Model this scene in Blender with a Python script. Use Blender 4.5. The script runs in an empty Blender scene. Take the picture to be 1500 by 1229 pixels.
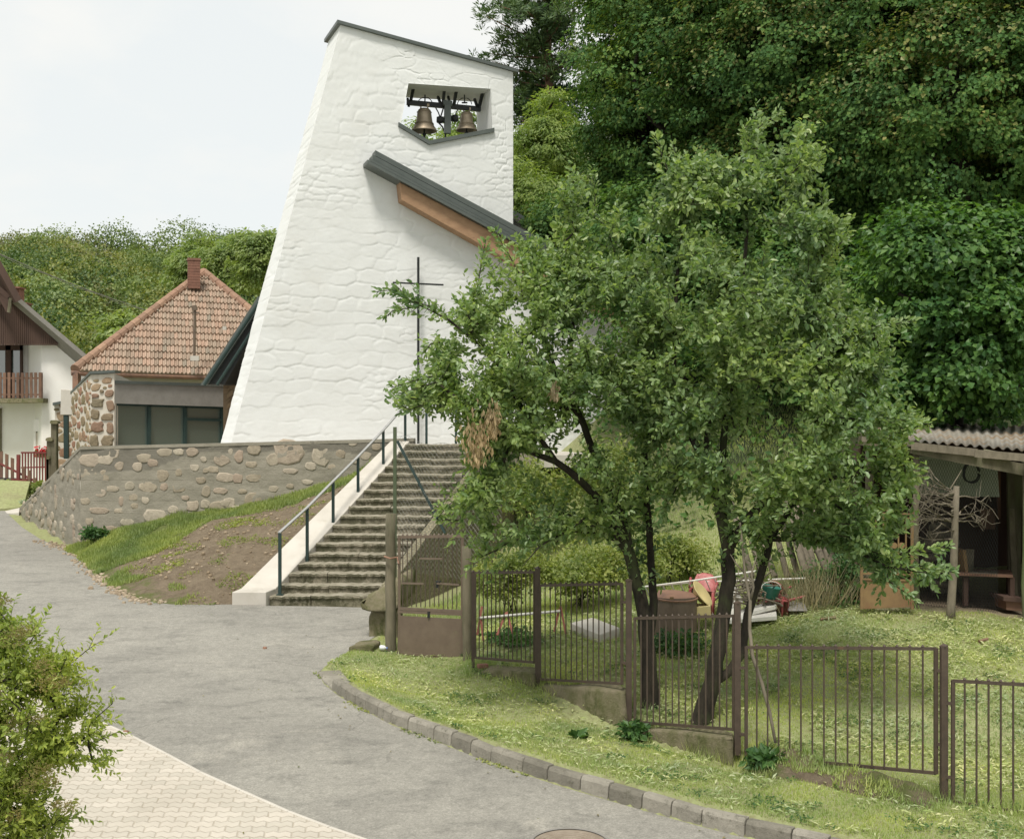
import bpy, math, random
import numpy as np
from mathutils import Vector, Matrix
random.seed(11); RNG = np.random.default_rng(11)
PI = math.pi
sc = bpy.context.scene
COL = sc.collection
F, CX, CY, H = 1850.0, 750.0, 618.0, 3.3      # focal length in photo pixels, horizon row, eye height
def P(px, py, D): return Vector(((px-CX)/F*D, D, H+(CY-py)/F*D))
PA, PB = -0.54, 0.047                          # the road falls towards the viewer: z = PA + PB*y
def plane(y): return PA+PB*y
def G(px, py, dz=0.0):
    k = (py-CY)/F
    Y = (H-PA-dz)/(k+PB)
    return Vector(((px-CX)/F*Y, Y, PA+PB*Y+dz))
def lerp(a, b, t): return a+(b-a)*t

# ------------------------------------------------------------------ objects
ORG = {}
def tag(o, label=None, cat=None, group=None, kind=None):
    if label: o['label'] = label
    if cat: o['category'] = cat
    if group: o['group'] = group
    if kind: o['kind'] = kind
    return o
def thing(name, label, cat, loc, group=None):
    o = bpy.data.objects.new(name, None); COL.objects.link(o)
    o.location = loc; o.empty_display_size = .2
    ORG[o.name] = Vector(loc)
    return tag(o, label, cat, group)
def link(name, me, mats, parent, loc):
    for m in (mats if isinstance(mats, (list, tuple)) else [mats]): me.materials.append(m)
    o = bpy.data.objects.new(name, me); COL.objects.link(o)
    if parent is not None: o.parent = parent; ORG[o.name] = ORG[parent.name]
    else: o.location = loc; ORG[o.name] = Vector(loc)
    return o
def npmesh(name, V, Fc, mats, parent=None, smooth=False, matidx=None, loc=None):
    """V (n,3) world coordinates, Fc (m,k) faces of one size"""
    V = np.asarray(V, np.float32); Fc = np.asarray(Fc, np.int32)
    if parent is not None: org = ORG[parent.name]
    else: org = Vector(loc) if loc is not None else Vector((0, 0, 0))
    V = V-np.array(org, np.float32)
    me = bpy.data.meshes.new(name)
    n, (m, k) = len(V), Fc.shape
    me.vertices.add(n); me.vertices.foreach_set('co', V.ravel())
    me.loops.add(m*k); me.loops.foreach_set('vertex_index', Fc.ravel())
    me.polygons.add(m); me.polygons.foreach_set('loop_start', np.arange(0, m*k, k, dtype=np.int32))
    if matidx is not None: me.polygons.foreach_set('material_index', np.asarray(matidx, np.int32))
    me.polygons.foreach_set('use_smooth', np.full(m, smooth))
    me.update(calc_edges=True)
    return link(name, me, mats, parent, org)
class MB:
    def __init__(s): s.v = []; s.f = []; s.m = []
    def add(s, vs, fs, m=0):
        b = len(s.v); s.v += [Vector(v) for v in vs]
        for f in fs: s.f.append([b+i for i in f]); s.m.append(m)
    def box(s, c, size, rz=0, m=0, M=None):
        x, y, z = [q/2 for q in size]; c = Vector(c)
        R = M if M is not None else Matrix.Rotation(rz, 3, 'Z')
        vs = [c+R@Vector((a*x, b*y, d*z)) for a in (-1, 1) for b in (-1, 1) for d in (-1, 1)]
        s.add(vs, [(0,1,3,2),(4,6,7,5),(0,4,5,1),(2,3,7,6),(0,2,6,4),(1,5,7,3)], m)
    def hexa(s, a, b, m=0):
        """two quads a (4 points), b (4 points), joined"""
        s.add(list(a)+list(b), [(0,3,2,1),(4,5,6,7),(0,1,5,4),(1,2,6,5),(2,3,7,6),(3,0,4,7)], m)
    def prism(s, poly, off, m=0):
        n = len(poly); off = Vector(off)
        a = [Vector(p) for p in poly]; b = [p+off for p in a]
        s.add(a+b, [list(range(n))[::-1], list(range(n, 2*n))]+[(i, (i+1)%n, n+(i+1)%n, n+i) for i in range(n)], m)
    def bar(s, p, q, w, h=None, m=0, up=(0,0,1)):
        p, q = Vector(p), Vector(q); h = h or w
        d = (q-p).normalized(); up = Vector(up)
        if abs(d.dot(up)) > .98: up = Vector((0,1,0)) if abs(d.y) < .9 else Vector((1,0,0))
        r = d.cross(up).normalized(); u = r.cross(d)
        a = [p-r*w/2-u*h/2, p+r*w/2-u*h/2, p+r*w/2+u*h/2, p-r*w/2+u*h/2]
        s.hexa(a, [x+(q-p) for x in a], m)
    def tube(s, path, rad, n=8, m=0, cap=True):
        path = [Vector(p) for p in path]
        if not isinstance(rad, (list, tuple)): rad = [rad]*len(path)
        d0 = (path[1]-path[0]).normalized()
        r = d0.orthogonal().normalized(); vs = []
        for i, p in enumerate(path):
            a = path[max(0, i-1)]; b = path[min(len(path)-1, i+1)]
            d = (b-a).normalized(); r = (r-d*r.dot(d)).normalized(); u = d.cross(r)
            for k in range(n):
                t = 2*PI*k/n; vs.append(p+(r*math.cos(t)+u*math.sin(t))*rad[i])
        fs = [(i*n+k, i*n+(k+1)%n, (i+1)*n+(k+1)%n, (i+1)*n+k) for i in range(len(path)-1) for k in range(n)]
        if cap: fs += [list(range(n))[::-1], list(range((len(path)-1)*n, len(path)*n))]
        s.add(vs, fs, m)
    def lathe(s, c, prof, n=24, m=0, ax=Vector((0,0,1))):
        c = Vector(c); q = Vector((0,0,1)).rotation_difference(ax)
        vs = [c+q@Vector((r*math.cos(2*PI*k/n), r*math.sin(2*PI*k/n), z)) for r, z in prof for k in range(n)]
        fs = [(i*n+k, i*n+(k+1)%n, (i+1)*n+(k+1)%n, (i+1)*n+k) for i in range(len(prof)-1) for k in range(n)]
        s.add(vs, fs, m)
    def quad(s, a, b, c, d, m=0): s.add([a, b, c, d], [(0,1,2,3)], m)
    def build(s, name, mats, parent=None, smooth=False, bevel=0, loc=None):
        if parent is not None: org = ORG[parent.name]
        elif loc is not None: org = Vector(loc)
        else:
            org = Vector((sum(v.x for v in s.v)/len(s.v), sum(v.y for v in s.v)/len(s.v), min(v.z for v in s.v)))
        me = bpy.data.meshes.new(name)
        me.from_pydata([v-org for v in s.v], [], s.f)
        me.polygons.foreach_set('material_index', s.m)
        me.polygons.foreach_set('use_smooth', [smooth]*len(s.f))
        me.update()
        o = link(name, me, mats, parent, org)
        if bevel:
            b = o.modifiers.new('bevel', 'BEVEL'); b.width = bevel; b.segments = 2; b.limit_method = 'ANGLE'; b.angle_limit = .6
        return o
def fix_normals(o):
    import bmesh
    bm = bmesh.new(); bm.from_mesh(o.data); bmesh.ops.recalc_face_normals(bm, faces=bm.faces[:]); bm.to_mesh(o.data); bm.free()
    return o

# ------------------------------------------------------------------ numeric noise
def _h(i, j, k=0):
    n = (i.astype(np.int64)*374761393+j.astype(np.int64)*668265263+np.int64(k)*2147483647) & 0xffffffff
    n = ((n ^ (n >> 13))*1274126177) & 0xffffffff
    return ((n ^ (n >> 16)) & 0xffff)/65535.0
def vnoise(x, y, k=0):
    x = np.asarray(x, float); y = np.asarray(y, float)
    xi = np.floor(x); yi = np.floor(y); fx = x-xi; fy = y-yi
    fx = fx*fx*(3-2*fx); fy = fy*fy*(3-2*fy)
    a = _h(xi, yi, k); b = _h(xi+1, yi, k); c = _h(xi, yi+1, k); d = _h(xi+1, yi+1, k)
    return (a+(b-a)*fx)+((c+(d-c)*fx)-(a+(b-a)*fx))*fy
def fbm(x, y, o=3, k=0):
    r = 0; a = .5; f = 1.
    for i in range(o): r = r+a*vnoise(x*f, y*f, k+i*7); a *= .5; f *= 2.03
    return r

# ------------------------------------------------------------------ materials
def srgb(r, g, b):
    f = lambda c: (c/255/12.92) if c/255 <= .04045 else ((c/255+.055)/1.055)**2.4
    return (f(r), f(g), f(b), 1)
class NT:
    def __init__(s, name):
        s.m = bpy.data.materials.new(name); s.m.use_nodes = True
        s.t = s.m.node_tree; s.t.nodes.clear()
        s.out = s.n('ShaderNodeOutputMaterial')
        s.geo = None
    def n(s, ty, **kw):
        x = s.t.nodes.new(ty)
        for k, v in kw.items(): setattr(x, k, v)
        return x
    def l(s, a, b): s.t.links.new(a, b)
    def coords(s, scale=(1,1,1), rot=(0,0,0)):
        tc = s.n('ShaderNodeTexCoord'); mp = s.n('ShaderNodeMapping')
        mp.inputs['Scale'].default_value = scale; mp.inputs['Rotation'].default_value = rot
        s.l(tc.outputs['Object'], mp.inputs[0]); return mp.outputs[0]
    def noise(s, vec, scale, detail=4, rough=.6, dist=0):
        x = s.n('ShaderNodeTexNoise'); x.inputs['Scale'].default_value = scale; x.inputs['Detail'].default_value = detail
        x.inputs['Roughness'].default_value = rough; x.inputs['Distortion'].default_value = dist
        s.l(vec, x.inputs['Vector']); return x.outputs['Fac']
    def ramp(s, fac, a, b, ca=(0,0,0,1), cb=(1,1,1,1)):
        x = s.n('ShaderNodeValToRGB'); e = x.color_ramp.elements
        e[0].position = a; e[0].color = ca; e[1].position = b; e[1].color = cb
        s.l(fac, x.inputs[0]); return x.outputs[0]
    def mix(s, fac, a, b, blend='MIX'):
        x = s.n('ShaderNodeMix', data_type='RGBA', blend_type=blend)
        for v, i in ((fac, 0), (a, 6), (b, 7)):
            if hasattr(v, 'links'): s.l(v, x.inputs[i])
            else: x.inputs[i].default_value = v
        return x.outputs[2]
    def math(s, op, a, b=0.0):
        x = s.n('ShaderNodeMath', operation=op)
        for v, i in ((a, 0), (b, 1)):
            if hasattr(v, 'links'): s.l(v, x.inputs[i])
            else: x.inputs[i].default_value = v
        return x.outputs[0]
    def bump(s, h, strength=.5, dist=.01, nrm=None):
        x = s.n('ShaderNodeBump'); x.inputs['Strength'].default_value = strength; x.inputs['Distance'].default_value = dist
        s.l(h, x.inputs['Height'])
        if nrm is not None: s.l(nrm, x.inputs['Normal'])
        return x.outputs[0]
    def island(s):
        g = s.n('ShaderNodeNewGeometry'); return g.outputs['Random Per Island']
    def bsdf(s, col, rough=.8, nrm=None, metal=0, spec=.5):
        b = s.n('ShaderNodeBsdfPrincipled')
        for v, k in ((col, 'Base Color'), (rough, 'Roughness'), (metal, 'Metallic'), (spec, 'Specular IOR Level')):
            if hasattr(v, 'links'): s.l(v, b.inputs[k])
            else: b.inputs[k].default_value = v
        if nrm is not None: s.l(nrm, b.inputs['Normal'])
        s.l(b.outputs[0], s.out.inputs[0]); return b
def mat(name, c1, c2=None, scale=3, rough=.8, bump=.0, bscale=40, bdist=.01, c3=None, s3=.7, metal=0, spec=.4,
        aniso=(1,1,1), lo=.35, hi=.65, isl=None, t3=(.5,.7)):
    """surface with two noise-mixed colours, large stains c3, fine relief; isl = (dark, light) factor per piece"""
    t = NT(name); v = t.coords(aniso)
    col = c1
    if c2 is not None: col = t.mix(t.ramp(t.noise(v, scale, 6, .65), lo, hi), c1, c2)
    if c3 is not None: col = t.mix(t.ramp(t.noise(v, s3, 5, .7, .3), *t3), col, c3)
    if isl is not None:
        k = t.ramp(t.island(), 0, 1, (isl[0],)*3+(1,), (isl[1],)*3+(1,))
        col = t.mix(1.0, col, k, 'MULTIPLY')
    n = t.bump(t.noise(v, bscale, 5, .7), bump, bdist) if bump else None
    t.bsdf(col, rough, n, metal, spec)
    return t.m
def leafmat(name, stops, trans=.28, rough=.5, spec=.35, tcol=None):
    """one random colour for each leaf, light shining through it"""
    t = NT(name); r = t.n('ShaderNodeValToRGB'); t.l(t.island(), r.inputs[0])
    e = r.color_ramp.elements
    while len(e) < len(stops): e.new(.5)
    for i, c in enumerate(stops): e[i].position = i/(len(stops)-1); e[i].color = tuple(c)+(1,)
    # broad drifts of lighter growth
    v = t.coords(); d = t.ramp(t.noise(v, .9, 2), .35, .7, (.72,.8,.8,1), (1.3,1.22,.95,1))
    col = t.mix(1.0, r.outputs[0], d, 'MULTIPLY')
    b = t.bsdf(col, rough, None, 0, spec)
    tr = t.n('ShaderNodeBsdfTranslucent'); t.l(t.mix(1.0, col, (1.6,1.7,.7,1), 'MULTIPLY'), tr.inputs[0])
    mx = t.n('ShaderNodeMixShader'); mx.inputs[0].default_value = trans
    t.l(b.outputs[0], mx.inputs[1]); t.l(tr.outputs[0], mx.inputs[2]); t.l(mx.outputs[0], t.out.inputs[0])
    return t.m

M = {}
M['white'] = mat('whitewashed_stone', (.70,.715,.705,1), (.665,.675,.66,1), 1.2, .85, .35, 55, .006, c3=(.625,.62,.585,1), s3=.5, t3=(.55,.85))
M['plaster'] = mat('white_plaster', (.80,.79,.75,1), (.76,.74,.69,1), 1.5, .9, .2, 60, .003)
M['cream'] = mat('cream_plaster', (.66,.62,.52,1), (.58,.54,.44,1), 1.5, .9, .2, 60, .003)
M['greengrey'] = mat('grey_green_sheet_metal', (.085,.10,.092,1), (.11,.125,.115,1), 2, .45, 0, metal=.3)
M['darkgreen'] = mat('dark_green_paint', (.016,.035,.031,1), (.024,.047,.042,1), 6, .5)
M['steel'] = mat('galvanised_handrail', (.45,.45,.44,1), (.38,.38,.37,1), 9, .4, metal=.5)
M['fence'] = mat('brown_fence_paint', (.062,.045,.034,1), (.085,.062,.046,1), 14, .55, .2, 90, .001, c3=(.12,.07,.04,1), s3=5, t3=(.6,.75))
M['gate'] = mat('brown_gate_paint', (.125,.092,.068,1), (.155,.118,.086,1), 6, .5, .15, 60, .001, c3=(.16,.16,.08,1), s3=2.5, t3=(.6,.8))
M['oldwood'] = mat('weathered_post_wood', (.19,.165,.115,1), (.075,.07,.042,1), 5, .9, .6, 30, .01, c3=(.10,.13,.05,1), s3=2, aniso=(1,1,.25))
M['glulam'] = mat('orange_timber', (.37,.23,.135,1), (.29,.175,.10,1), 5, .7, .1, 30, .003, c3=(.20,.11,.07,1), s3=7, t3=(.62,.72), aniso=(1,1,2))
M['darkwood'] = mat('dark_brown_boards', (.085,.05,.036,1), (.06,.036,.027,1), 4, .8, .3, 25, .004, aniso=(1,1,.15))
M['picket'] = mat('brown_picket_wood', (.20,.115,.075,1), (.14,.08,.055,1), 5, .8, .2, 30, .003, isl=(.75,1.25))
M['redpaint'] = mat('dark_red_paint', (.20,.045,.038,1), (.15,.035,.03,1), 6, .6)
M['concrete'] = mat('pale_concrete', (.54,.51,.455,1), (.47,.44,.385,1), 2.2, .85, .3, 50, .004, c3=(.40,.37,.31,1), s3=2.5, t3=(.58,.8))
M['render'] = mat('grey_render', (.235,.225,.205,1), (.20,.19,.17,1), 5, .9, .4, 90, .004)
M['bark'] = mat('plum_bark', (.042,.034,.023,1), (.013,.011,.008,1), 9, .95, .9, 26, .02, c3=(.055,.07,.025,1), s3=3, aniso=(1,1,.35))
M['palebark'] = mat('pale_bark', (.21,.18,.135,1), (.12,.105,.075,1), 9, .95, .5, 40, .008, aniso=(1,1,.4))
M['darkbark'] = mat('dark_bark', (.03,.024,.018,1), (.018,.014,.01,1), 5, .95, .5, 20, .02)
M['bronze'] = mat('bell_bronze', (.40,.335,.245,1), (.31,.25,.18,1), 8, .5, .15, 60, .002, metal=.55)
M['black'] = mat('black_iron', (.012,.015,.015,1), (.02,.022,.022,1), 8, .5)
M['mortarwhite'] = mat('white_lime_mortar', (.60,.56,.49,1), (.50,.46,.39,1), 6, .95, .5, 40, .01)
M['brick'] = mat('red_brick', (.25,.125,.09,1), (.17,.09,.065,1), 6, .9, .4, 40, .006)
M['rust'] = mat('rusty_sheet', (.30,.17,.11,1), (.22,.13,.095,1), 4, .75, .3, 40, .003, c3=(.12,.08,.065,1), s3=2.2)
M['ochre'] = mat('rusty_yellow_paint', (.25,.165,.075,1), (.18,.11,.055,1), 5, .7, .2, 50, .002, c3=(.22,.10,.05,1), s3=4, t3=(.55,.7))
M['redplastic'] = mat('faded_red_plastic', (.36,.085,.085,1), (.28,.065,.06,1), 5, .6, .1, 30, .003, c3=(.48,.2,.19,1), s3=4)
M['greenplastic'] = mat('green_plastic', (.02,.15,.115,1), rough=.4)
M['yellowplastic'] = mat('pale_yellow_enamel', (.62,.52,.25,1), (.55,.46,.22,1), 3, .45)
M['whitepaint'] = mat('chipped_white_board', (.66,.65,.60,1), (.56,.54,.48,1), 4, .7, .2, 30, .003, c3=(.22,.16,.11,1), s3=6, t3=(.66,.74))
M['whiteplastic'] = mat('white_plastic', (.74,.76,.78,1), rough=.4)
M['deadleaf'] = leafmat('dead_brown_leaf', [(.22,.165,.11),(.34,.27,.19),(.28,.215,.15)], .15)
M['wire'] = mat('galvanised_wire', (.22,.22,.20,1), rough=.5, metal=.4)
# ------------------------------------------------------------------ special materials
def m_asphalt():
    t = NT('worn_asphalt'); v = t.coords()
    big = t.noise(v, .35, 5, .6, .4); mid = t.noise(t.coords((.8,1.25,1)), 1.9, 8, .75, .5); fine = t.noise(v, 48, 5, .9)
    col = t.mix(t.ramp(big, .35, .65), (.235,.226,.205,1), (.30,.288,.26,1))
    col = t.mix(t.ramp(mid, .5, .72), col, (.165,.16,.145,1))
    pale = t.noise(t.coords((.7,1.1,1)), .7, 8, .75, .8)
    col = t.mix(t.ramp(pale, .58, .74), col, (.37,.35,.31,1))
    m2 = t.noise(t.coords((1,.8,1)), 13, 7, .85); col = t.mix(1.0, col, t.ramp(m2, .34, .66, (.78,.78,.77,1), (1.16,1.16,1.15,1)), 'MULTIPLY')
    col = t.mix(1.0, col, t.ramp(fine, .32, .68, (.62,.62,.6,1), (1.38,1.38,1.36,1)), 'MULTIPLY')
    vo = t.n('ShaderNodeTexVoronoi', feature='DISTANCE_TO_EDGE'); vo.inputs['Scale'].default_value = .9
    nz = t.n('ShaderNodeTexNoise'); nz.inputs['Scale'].default_value = 2.5; nz.inputs['Detail'].default_value = 6
    t.l(v, nz.inputs[0]); t.l(t.mix(.35, v, nz.outputs['Color'], 'ADD'), vo.inputs['Vector'])
    crack = t.ramp(vo.outputs['Distance'], .0, .012, (1,1,1,1), (0,0,0,1))
    gate = t.ramp(t.noise(v, .5, 2), .50, .60)
    col = t.mix(t.math('MULTIPLY', crack, t.math('MULTIPLY', gate, .6)), col, (.11,.105,.09,1))
    n = t.bump(fine, .6, .010); n = t.bump(mid, .2, .02, n)
    t.bsdf(col, .82, n, 0, .35); return t.m
def m_paver():
    t = NT('cream_wavy_pavers'); tc = t.n('ShaderNodeTexCoord'); sp = t.n('ShaderNodeSeparateXYZ')
    t.l(tc.outputs['Object'], sp.inputs[0])
    x, y = sp.outputs[0], sp.outputs[1]
    x = t.math('ADD', t.math('MULTIPLY', x, .995), t.math('MULTIPLY', y, .12))
    tri = t.math('PINGPONG', x, .05)                      # zig-zag rows
    yy = t.math('ADD', y, t.math('MULTIPLY', tri, .75))
    row = t.math('FLOOR', t.math('DIVIDE', yy, .115)); fy = t.math('FRACT', t.math('DIVIDE', yy, .115))
    xo = t.math('ADD', x, t.math('MULTIPLY', row, .11)); fx = t.math('FRACT', t.math('DIVIDE', xo, .22))
    ey = t.math('MULTIPLY', t.math('MINIMUM', fy, t.math('SUBTRACT', 1.0, fy)), .115)
    ex = t.math('MULTIPLY', t.math('MINIMUM', fx, t.math('SUBTRACT', 1.0, fx)), .22)
    e = t.math('MINIMUM', ey, ex)
    v = t.coords()
    joint = t.ramp(e, .002, .009, (1,1,1,1), (0,0,0,1))
    dirt = t.ramp(t.noise(v, 7, 5, .7), .3, .75, (.05,)*3+(1,), (.7,.7,.7,1))
    col = t.mix(t.ramp(t.noise(v, 1.2, 7, .7), .35, .7), (.50,.465,.40,1), (.42,.385,.325,1))
    cell = t.n('ShaderNodeTexWhiteNoise', noise_dimensions='2D'); cb = t.n('ShaderNodeCombineXYZ')
    t.l(row, cb.inputs[0]); t.l(t.math('FLOOR', t.math('DIVIDE', xo, .22)), cb.inputs[1]); t.l(cb.outputs[0], cell.inputs['Vector'])
    col = t.mix(1.0, col, t.ramp(cell.outputs['Value'], 0, 1, (.9,.9,.89,1), (1.06,1.05,1.05,1)), 'MULTIPLY')
    col = t.mix(t.math('MULTIPLY', joint, dirt), col, (.25,.20,.125,1))
    n = t.bump(t.ramp(e, 0, .012), .8, .008); n = t.bump(t.noise(v, 150, 2), .2, .003, n)
    t.bsdf(col, .85, n, 0, .3); return t.m
def m_ground():
    t = NT('mown_grass_ground'); v = t.coords()
    col = t.mix(t.ramp(t.noise(v, 1.1, 6, .7), .35, .65), (.29,.33,.14,1), (.35,.37,.19,1))
    col = t.mix(t.ramp(t.noise(v, 14, 5, .7), .42, .62), col, (.25,.25,.125,1))
    col = t.mix(t.ramp(t.noise(v, .5, 4, .6), .62, .75), col, (.24,.215,.13,1))
    # bare trodden earth by the shed
    a = t.n('ShaderNodeAttribute', attribute_name='bare'); col = t.mix(a.outputs['Fac'], col, t.mix(t.ramp(t.noise(v, 9, 6), .35, .7), (.27,.215,.15,1), (.19,.15,.10,1)))
    # slope under the wood painted near black to stand for its shade
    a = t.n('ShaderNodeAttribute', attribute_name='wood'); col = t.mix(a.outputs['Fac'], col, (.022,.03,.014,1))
    n = t.bump(t.noise(v, 30, 6, .8), .8, .03); t.bsdf(col, .95, n, 0, .2); return t.m
def m_bank():
    t = NT('bare_soil_and_grass'); v = t.coords()
    soil = t.mix(t.ramp(t.noise(v, 4.2, 9, .85), .38, .62), (.20,.155,.105,1), (.33,.265,.185,1))
    soil = t.mix(t.ramp(t.noise(t.coords((1,2.5,3)), 5, 6, .8), .58, .7), soil, (.16,.12,.08,1))
    a = t.n('ShaderNodeAttribute', attribute_name='green')
    f = t.math('ADD', a.outputs['Fac'], t.math('MULTIPLY', t.math('SUBTRACT', t.noise(v, 3, 6, .75), .5), 1.1))
    col = t.mix(t.ramp(f, .42, .62), soil, (.16,.19,.06,1))
    n = t.bump(t.noise(v, 14, 9, .85), 1.0, .09); t.bsdf(col, .95, n, 0, .2); return t.m
def m_wall():
    t = NT('board_marked_concrete'); v = t.coords()
    col = t.mix(t.ramp(t.noise(t.coords((.7,.7,1.6)), 1.9, 8, .75), .35, .65), (.225,.21,.165,1), (.32,.295,.24,1))
    sp = t.n('ShaderNodeSeparateXYZ'); tc = t.n('ShaderNodeTexCoord'); t.l(tc.outputs['Object'], sp.inputs[0])
    z = t.math('ADD', sp.outputs[2], t.math('MULTIPLY', t.noise(v, 1.2, 3), .05))
    fz = t.math('FRACT', t.math('DIVIDE', z, .21)); line = t.ramp(t.math('MINIMUM', fz, t.math('SUBTRACT', 1.0, fz)), .0, .07, (1,1,1,1), (0,0,0,1))
    top = t.ramp(t.math('ADD', sp.outputs[2], t.math('MULTIPLY', t.noise(v, .9, 3), .3)), .70, .80)
    col = t.mix(t.math('MULTIPLY', line, t.ramp(t.noise(v, 1.8, 4, .7), .35, .7, (.05,)*3+(1,), (.42,)*3+(1,))), col, (.15,.135,.10,1))
    a = t.n('ShaderNodeAttribute', attribute_name='newer')
    col = t.mix(t.math('MULTIPLY', a.outputs['Fac'], .75), col, (.15,.14,.115,1))
    n = t.bump(t.noise(v, 22, 6, .75), .7, .02); n = t.bump(line, .25, -.006, n)
    t.bsdf(col, .92, n, 0, .25); return t.m
def stonemat(name, stops, rough=.85, gain=1.0, bsc=18):
    t = NT(name); r = t.n('ShaderNodeValToRGB'); r.color_ramp.interpolation = 'LINEAR'; t.l(t.island(), r.inputs[0])
    e = r.color_ramp.elements
    while len(e) < len(stops): e.new(.5)
    for i, c in enumerate(stops): e[i].position = i/(len(stops)-1); e[i].color = tuple(q*gain for q in c)+(1,)
    v = t.coords(); m = t.ramp(t.noise(v, 9, 6, .7), .3, .7, (.78,.76,.74,1), (1.15,1.13,1.1,1))
    t.bsdf(t.mix(1.0, r.outputs[0], m, 'MULTIPLY'), rough, t.bump(t.noise(v, bsc, 6, .7), .8, .02), 0, .3)
    return t.m
def m_step():
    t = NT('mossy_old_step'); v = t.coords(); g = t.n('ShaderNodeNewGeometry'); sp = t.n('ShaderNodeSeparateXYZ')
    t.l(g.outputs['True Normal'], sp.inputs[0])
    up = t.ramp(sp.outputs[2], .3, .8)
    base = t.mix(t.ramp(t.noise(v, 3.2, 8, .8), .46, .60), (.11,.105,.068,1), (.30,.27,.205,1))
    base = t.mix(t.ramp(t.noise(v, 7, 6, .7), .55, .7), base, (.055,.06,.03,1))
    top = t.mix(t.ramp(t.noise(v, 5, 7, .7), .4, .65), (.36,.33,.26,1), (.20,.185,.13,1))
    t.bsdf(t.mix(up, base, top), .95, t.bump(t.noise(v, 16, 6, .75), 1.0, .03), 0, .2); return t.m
def m_moss():
    t = NT('mossy_rough_concrete'); v = t.coords()
    col = t.mix(t.ramp(t.noise(v, 3, 7, .75), .38, .62), (.27,.235,.16,1), (.15,.15,.07,1))
    col = t.mix(t.ramp(t.noise(t.coords((1,1,.4)), 6, 6, .7), .52, .68), col, (.085,.10,.035,1))
    t.bsdf(col, .95, t.bump(t.noise(v, 18, 7, .8), 1.0, .04), 0, .2); return t.m
def m_cheek():
    t = NT('pebbly_rubble_render'); v = t.coords()
    vo = t.n('ShaderNodeTexVoronoi'); vo.inputs['Scale'].default_value = 26; t.l(v, vo.inputs['Vector'])
    col = t.mix(t.ramp(t.noise(v, 1.6, 6, .7), .35, .65), (.30,.27,.20,1), (.21,.195,.13,1))
    col = t.mix(1.0, col, t.ramp(vo.outputs['Distance'], .1, .6, (1.2,1.18,1.15,1), (.6,.6,.55,1)), 'MULTIPLY')
    t.bsdf(col, .95, t.bump(vo.outputs['Distance'], .8, -.02), 0, .2); return t.m
def m_tilewall(): pass
def m_glass():
    t = NT('window_glass')
    b = t.bsdf((.10,.13,.11,1), .03, None, 0, 1.0); b.inputs['IOR'].default_value = 1.9
    b.inputs['Transmission Weight'].default_value = 0; return t.m
def m_kerb():
    t = NT('kerb_stone'); v = t.coords()
    col = t.mix(t.ramp(t.noise(v, 4, 7, .7), .35, .65), (.25,.235,.195,1), (.37,.345,.29,1))
    col = t.mix(1.0, col, t.ramp(t.island(), 0, 1, (.7,.7,.68,1), (1.12,1.12,1.12,1)), 'MULTIPLY')
    col = t.mix(t.ramp(t.noise(v, 9, 7, .8), .55, .68), col, (.12,.115,.085,1))
    t.bsdf(col, .9, t.bump(t.noise(v, 22, 8, .8), 1.0, .025), 0, .25); return t.m
M['asphalt'] = m_asphalt(); M['paver'] = m_paver(); M['ground'] = m_ground(); M['bank'] = m_bank(); M['wall'] = m_wall()
M['step'] = m_step(); M['moss'] = m_moss(); M['cheek'] = m_cheek(); M['glass'] = m_glass(); M['kerb'] = m_kerb()
M['boulder'] = stonemat('embedded_boulder', [(.38,.335,.26),(.30,.26,.195),(.43,.39,.315),(.34,.275,.215),(.35,.325,.255)])
M['wallstone'] = stonemat('warm_rubble_stone', [(.26,.20,.13),(.20,.17,.10),(.34,.27,.18),(.28,.15,.105),(.24,.20,.12)])
M['quoin'] = stonemat('red_and_ochre_quoin', [(.24,.14,.105),(.21,.18,.12),(.28,.175,.13),(.19,.17,.115),(.25,.155,.115)])
M['oldstone'] = stonemat('brown_stonework', [(.20,.145,.09),(.15,.11,.07),(.25,.185,.12)])
M['gravelm'] = stonemat('pale_gravel', [(.40,.33,.24),(.30,.24,.17),(.48,.41,.32)])
M['tile'] = stonemat('clay_roof_tile', [(.38,.265,.20),(.27,.215,.165),(.42,.31,.24),(.33,.27,.21),(.40,.285,.215),(.25,.225,.18)], gain=1.02)
M['ridge'] = stonemat('clay_ridge_tile', [(.33,.20,.14),(.25,.16,.115),(.37,.24,.165)])
M['shingle'] = stonemat('grey_shingle', [(.10,.10,.09),(.14,.14,.125),(.085,.085,.078)])
M['corr'] = mat('corrugated_sheet', (.30,.285,.25,1), (.20,.185,.15,1), 3, .85, .2, 30, .003, c3=(.22,.14,.07,1), s3=1.6, t3=(.48,.66))
M['plum'] = leafmat('plum_leaf', [(.095,.165,.070),(.155,.235,.095),(.23,.315,.14),(.205,.285,.145),(.30,.37,.18)], .38, .42, .5)
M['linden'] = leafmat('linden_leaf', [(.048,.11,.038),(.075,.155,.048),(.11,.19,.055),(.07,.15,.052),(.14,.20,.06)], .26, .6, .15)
M['lindenlit'] = leafmat('sunlit_linden_leaf', [(.085,.14,.035),(.13,.19,.045),(.18,.235,.06),(.11,.17,.042)], .3, .55, .2)  # sunlight on the left edge of the wood painted into the leaf colour
M['bractlit'] = leafmat('linden_bract_and_lit_top', [(.19,.21,.075),(.27,.27,.11)], .3)  # pale bracts, also painting sunlight onto the tops of the right-hand lindens
M['hazel'] = leafmat('hazel_leaf', [(.040,.10,.032),(.065,.145,.04),(.11,.20,.05),(.07,.155,.042)], .3, .45, .3)
M['locust'] = leafmat('locust_leaf', [(.14,.21,.065),(.20,.27,.085),(.26,.32,.11)], .4)
M['pine'] = leafmat('pine_needle', [(.06,.11,.055),(.09,.15,.065),(.12,.175,.07)], .15)
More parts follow.
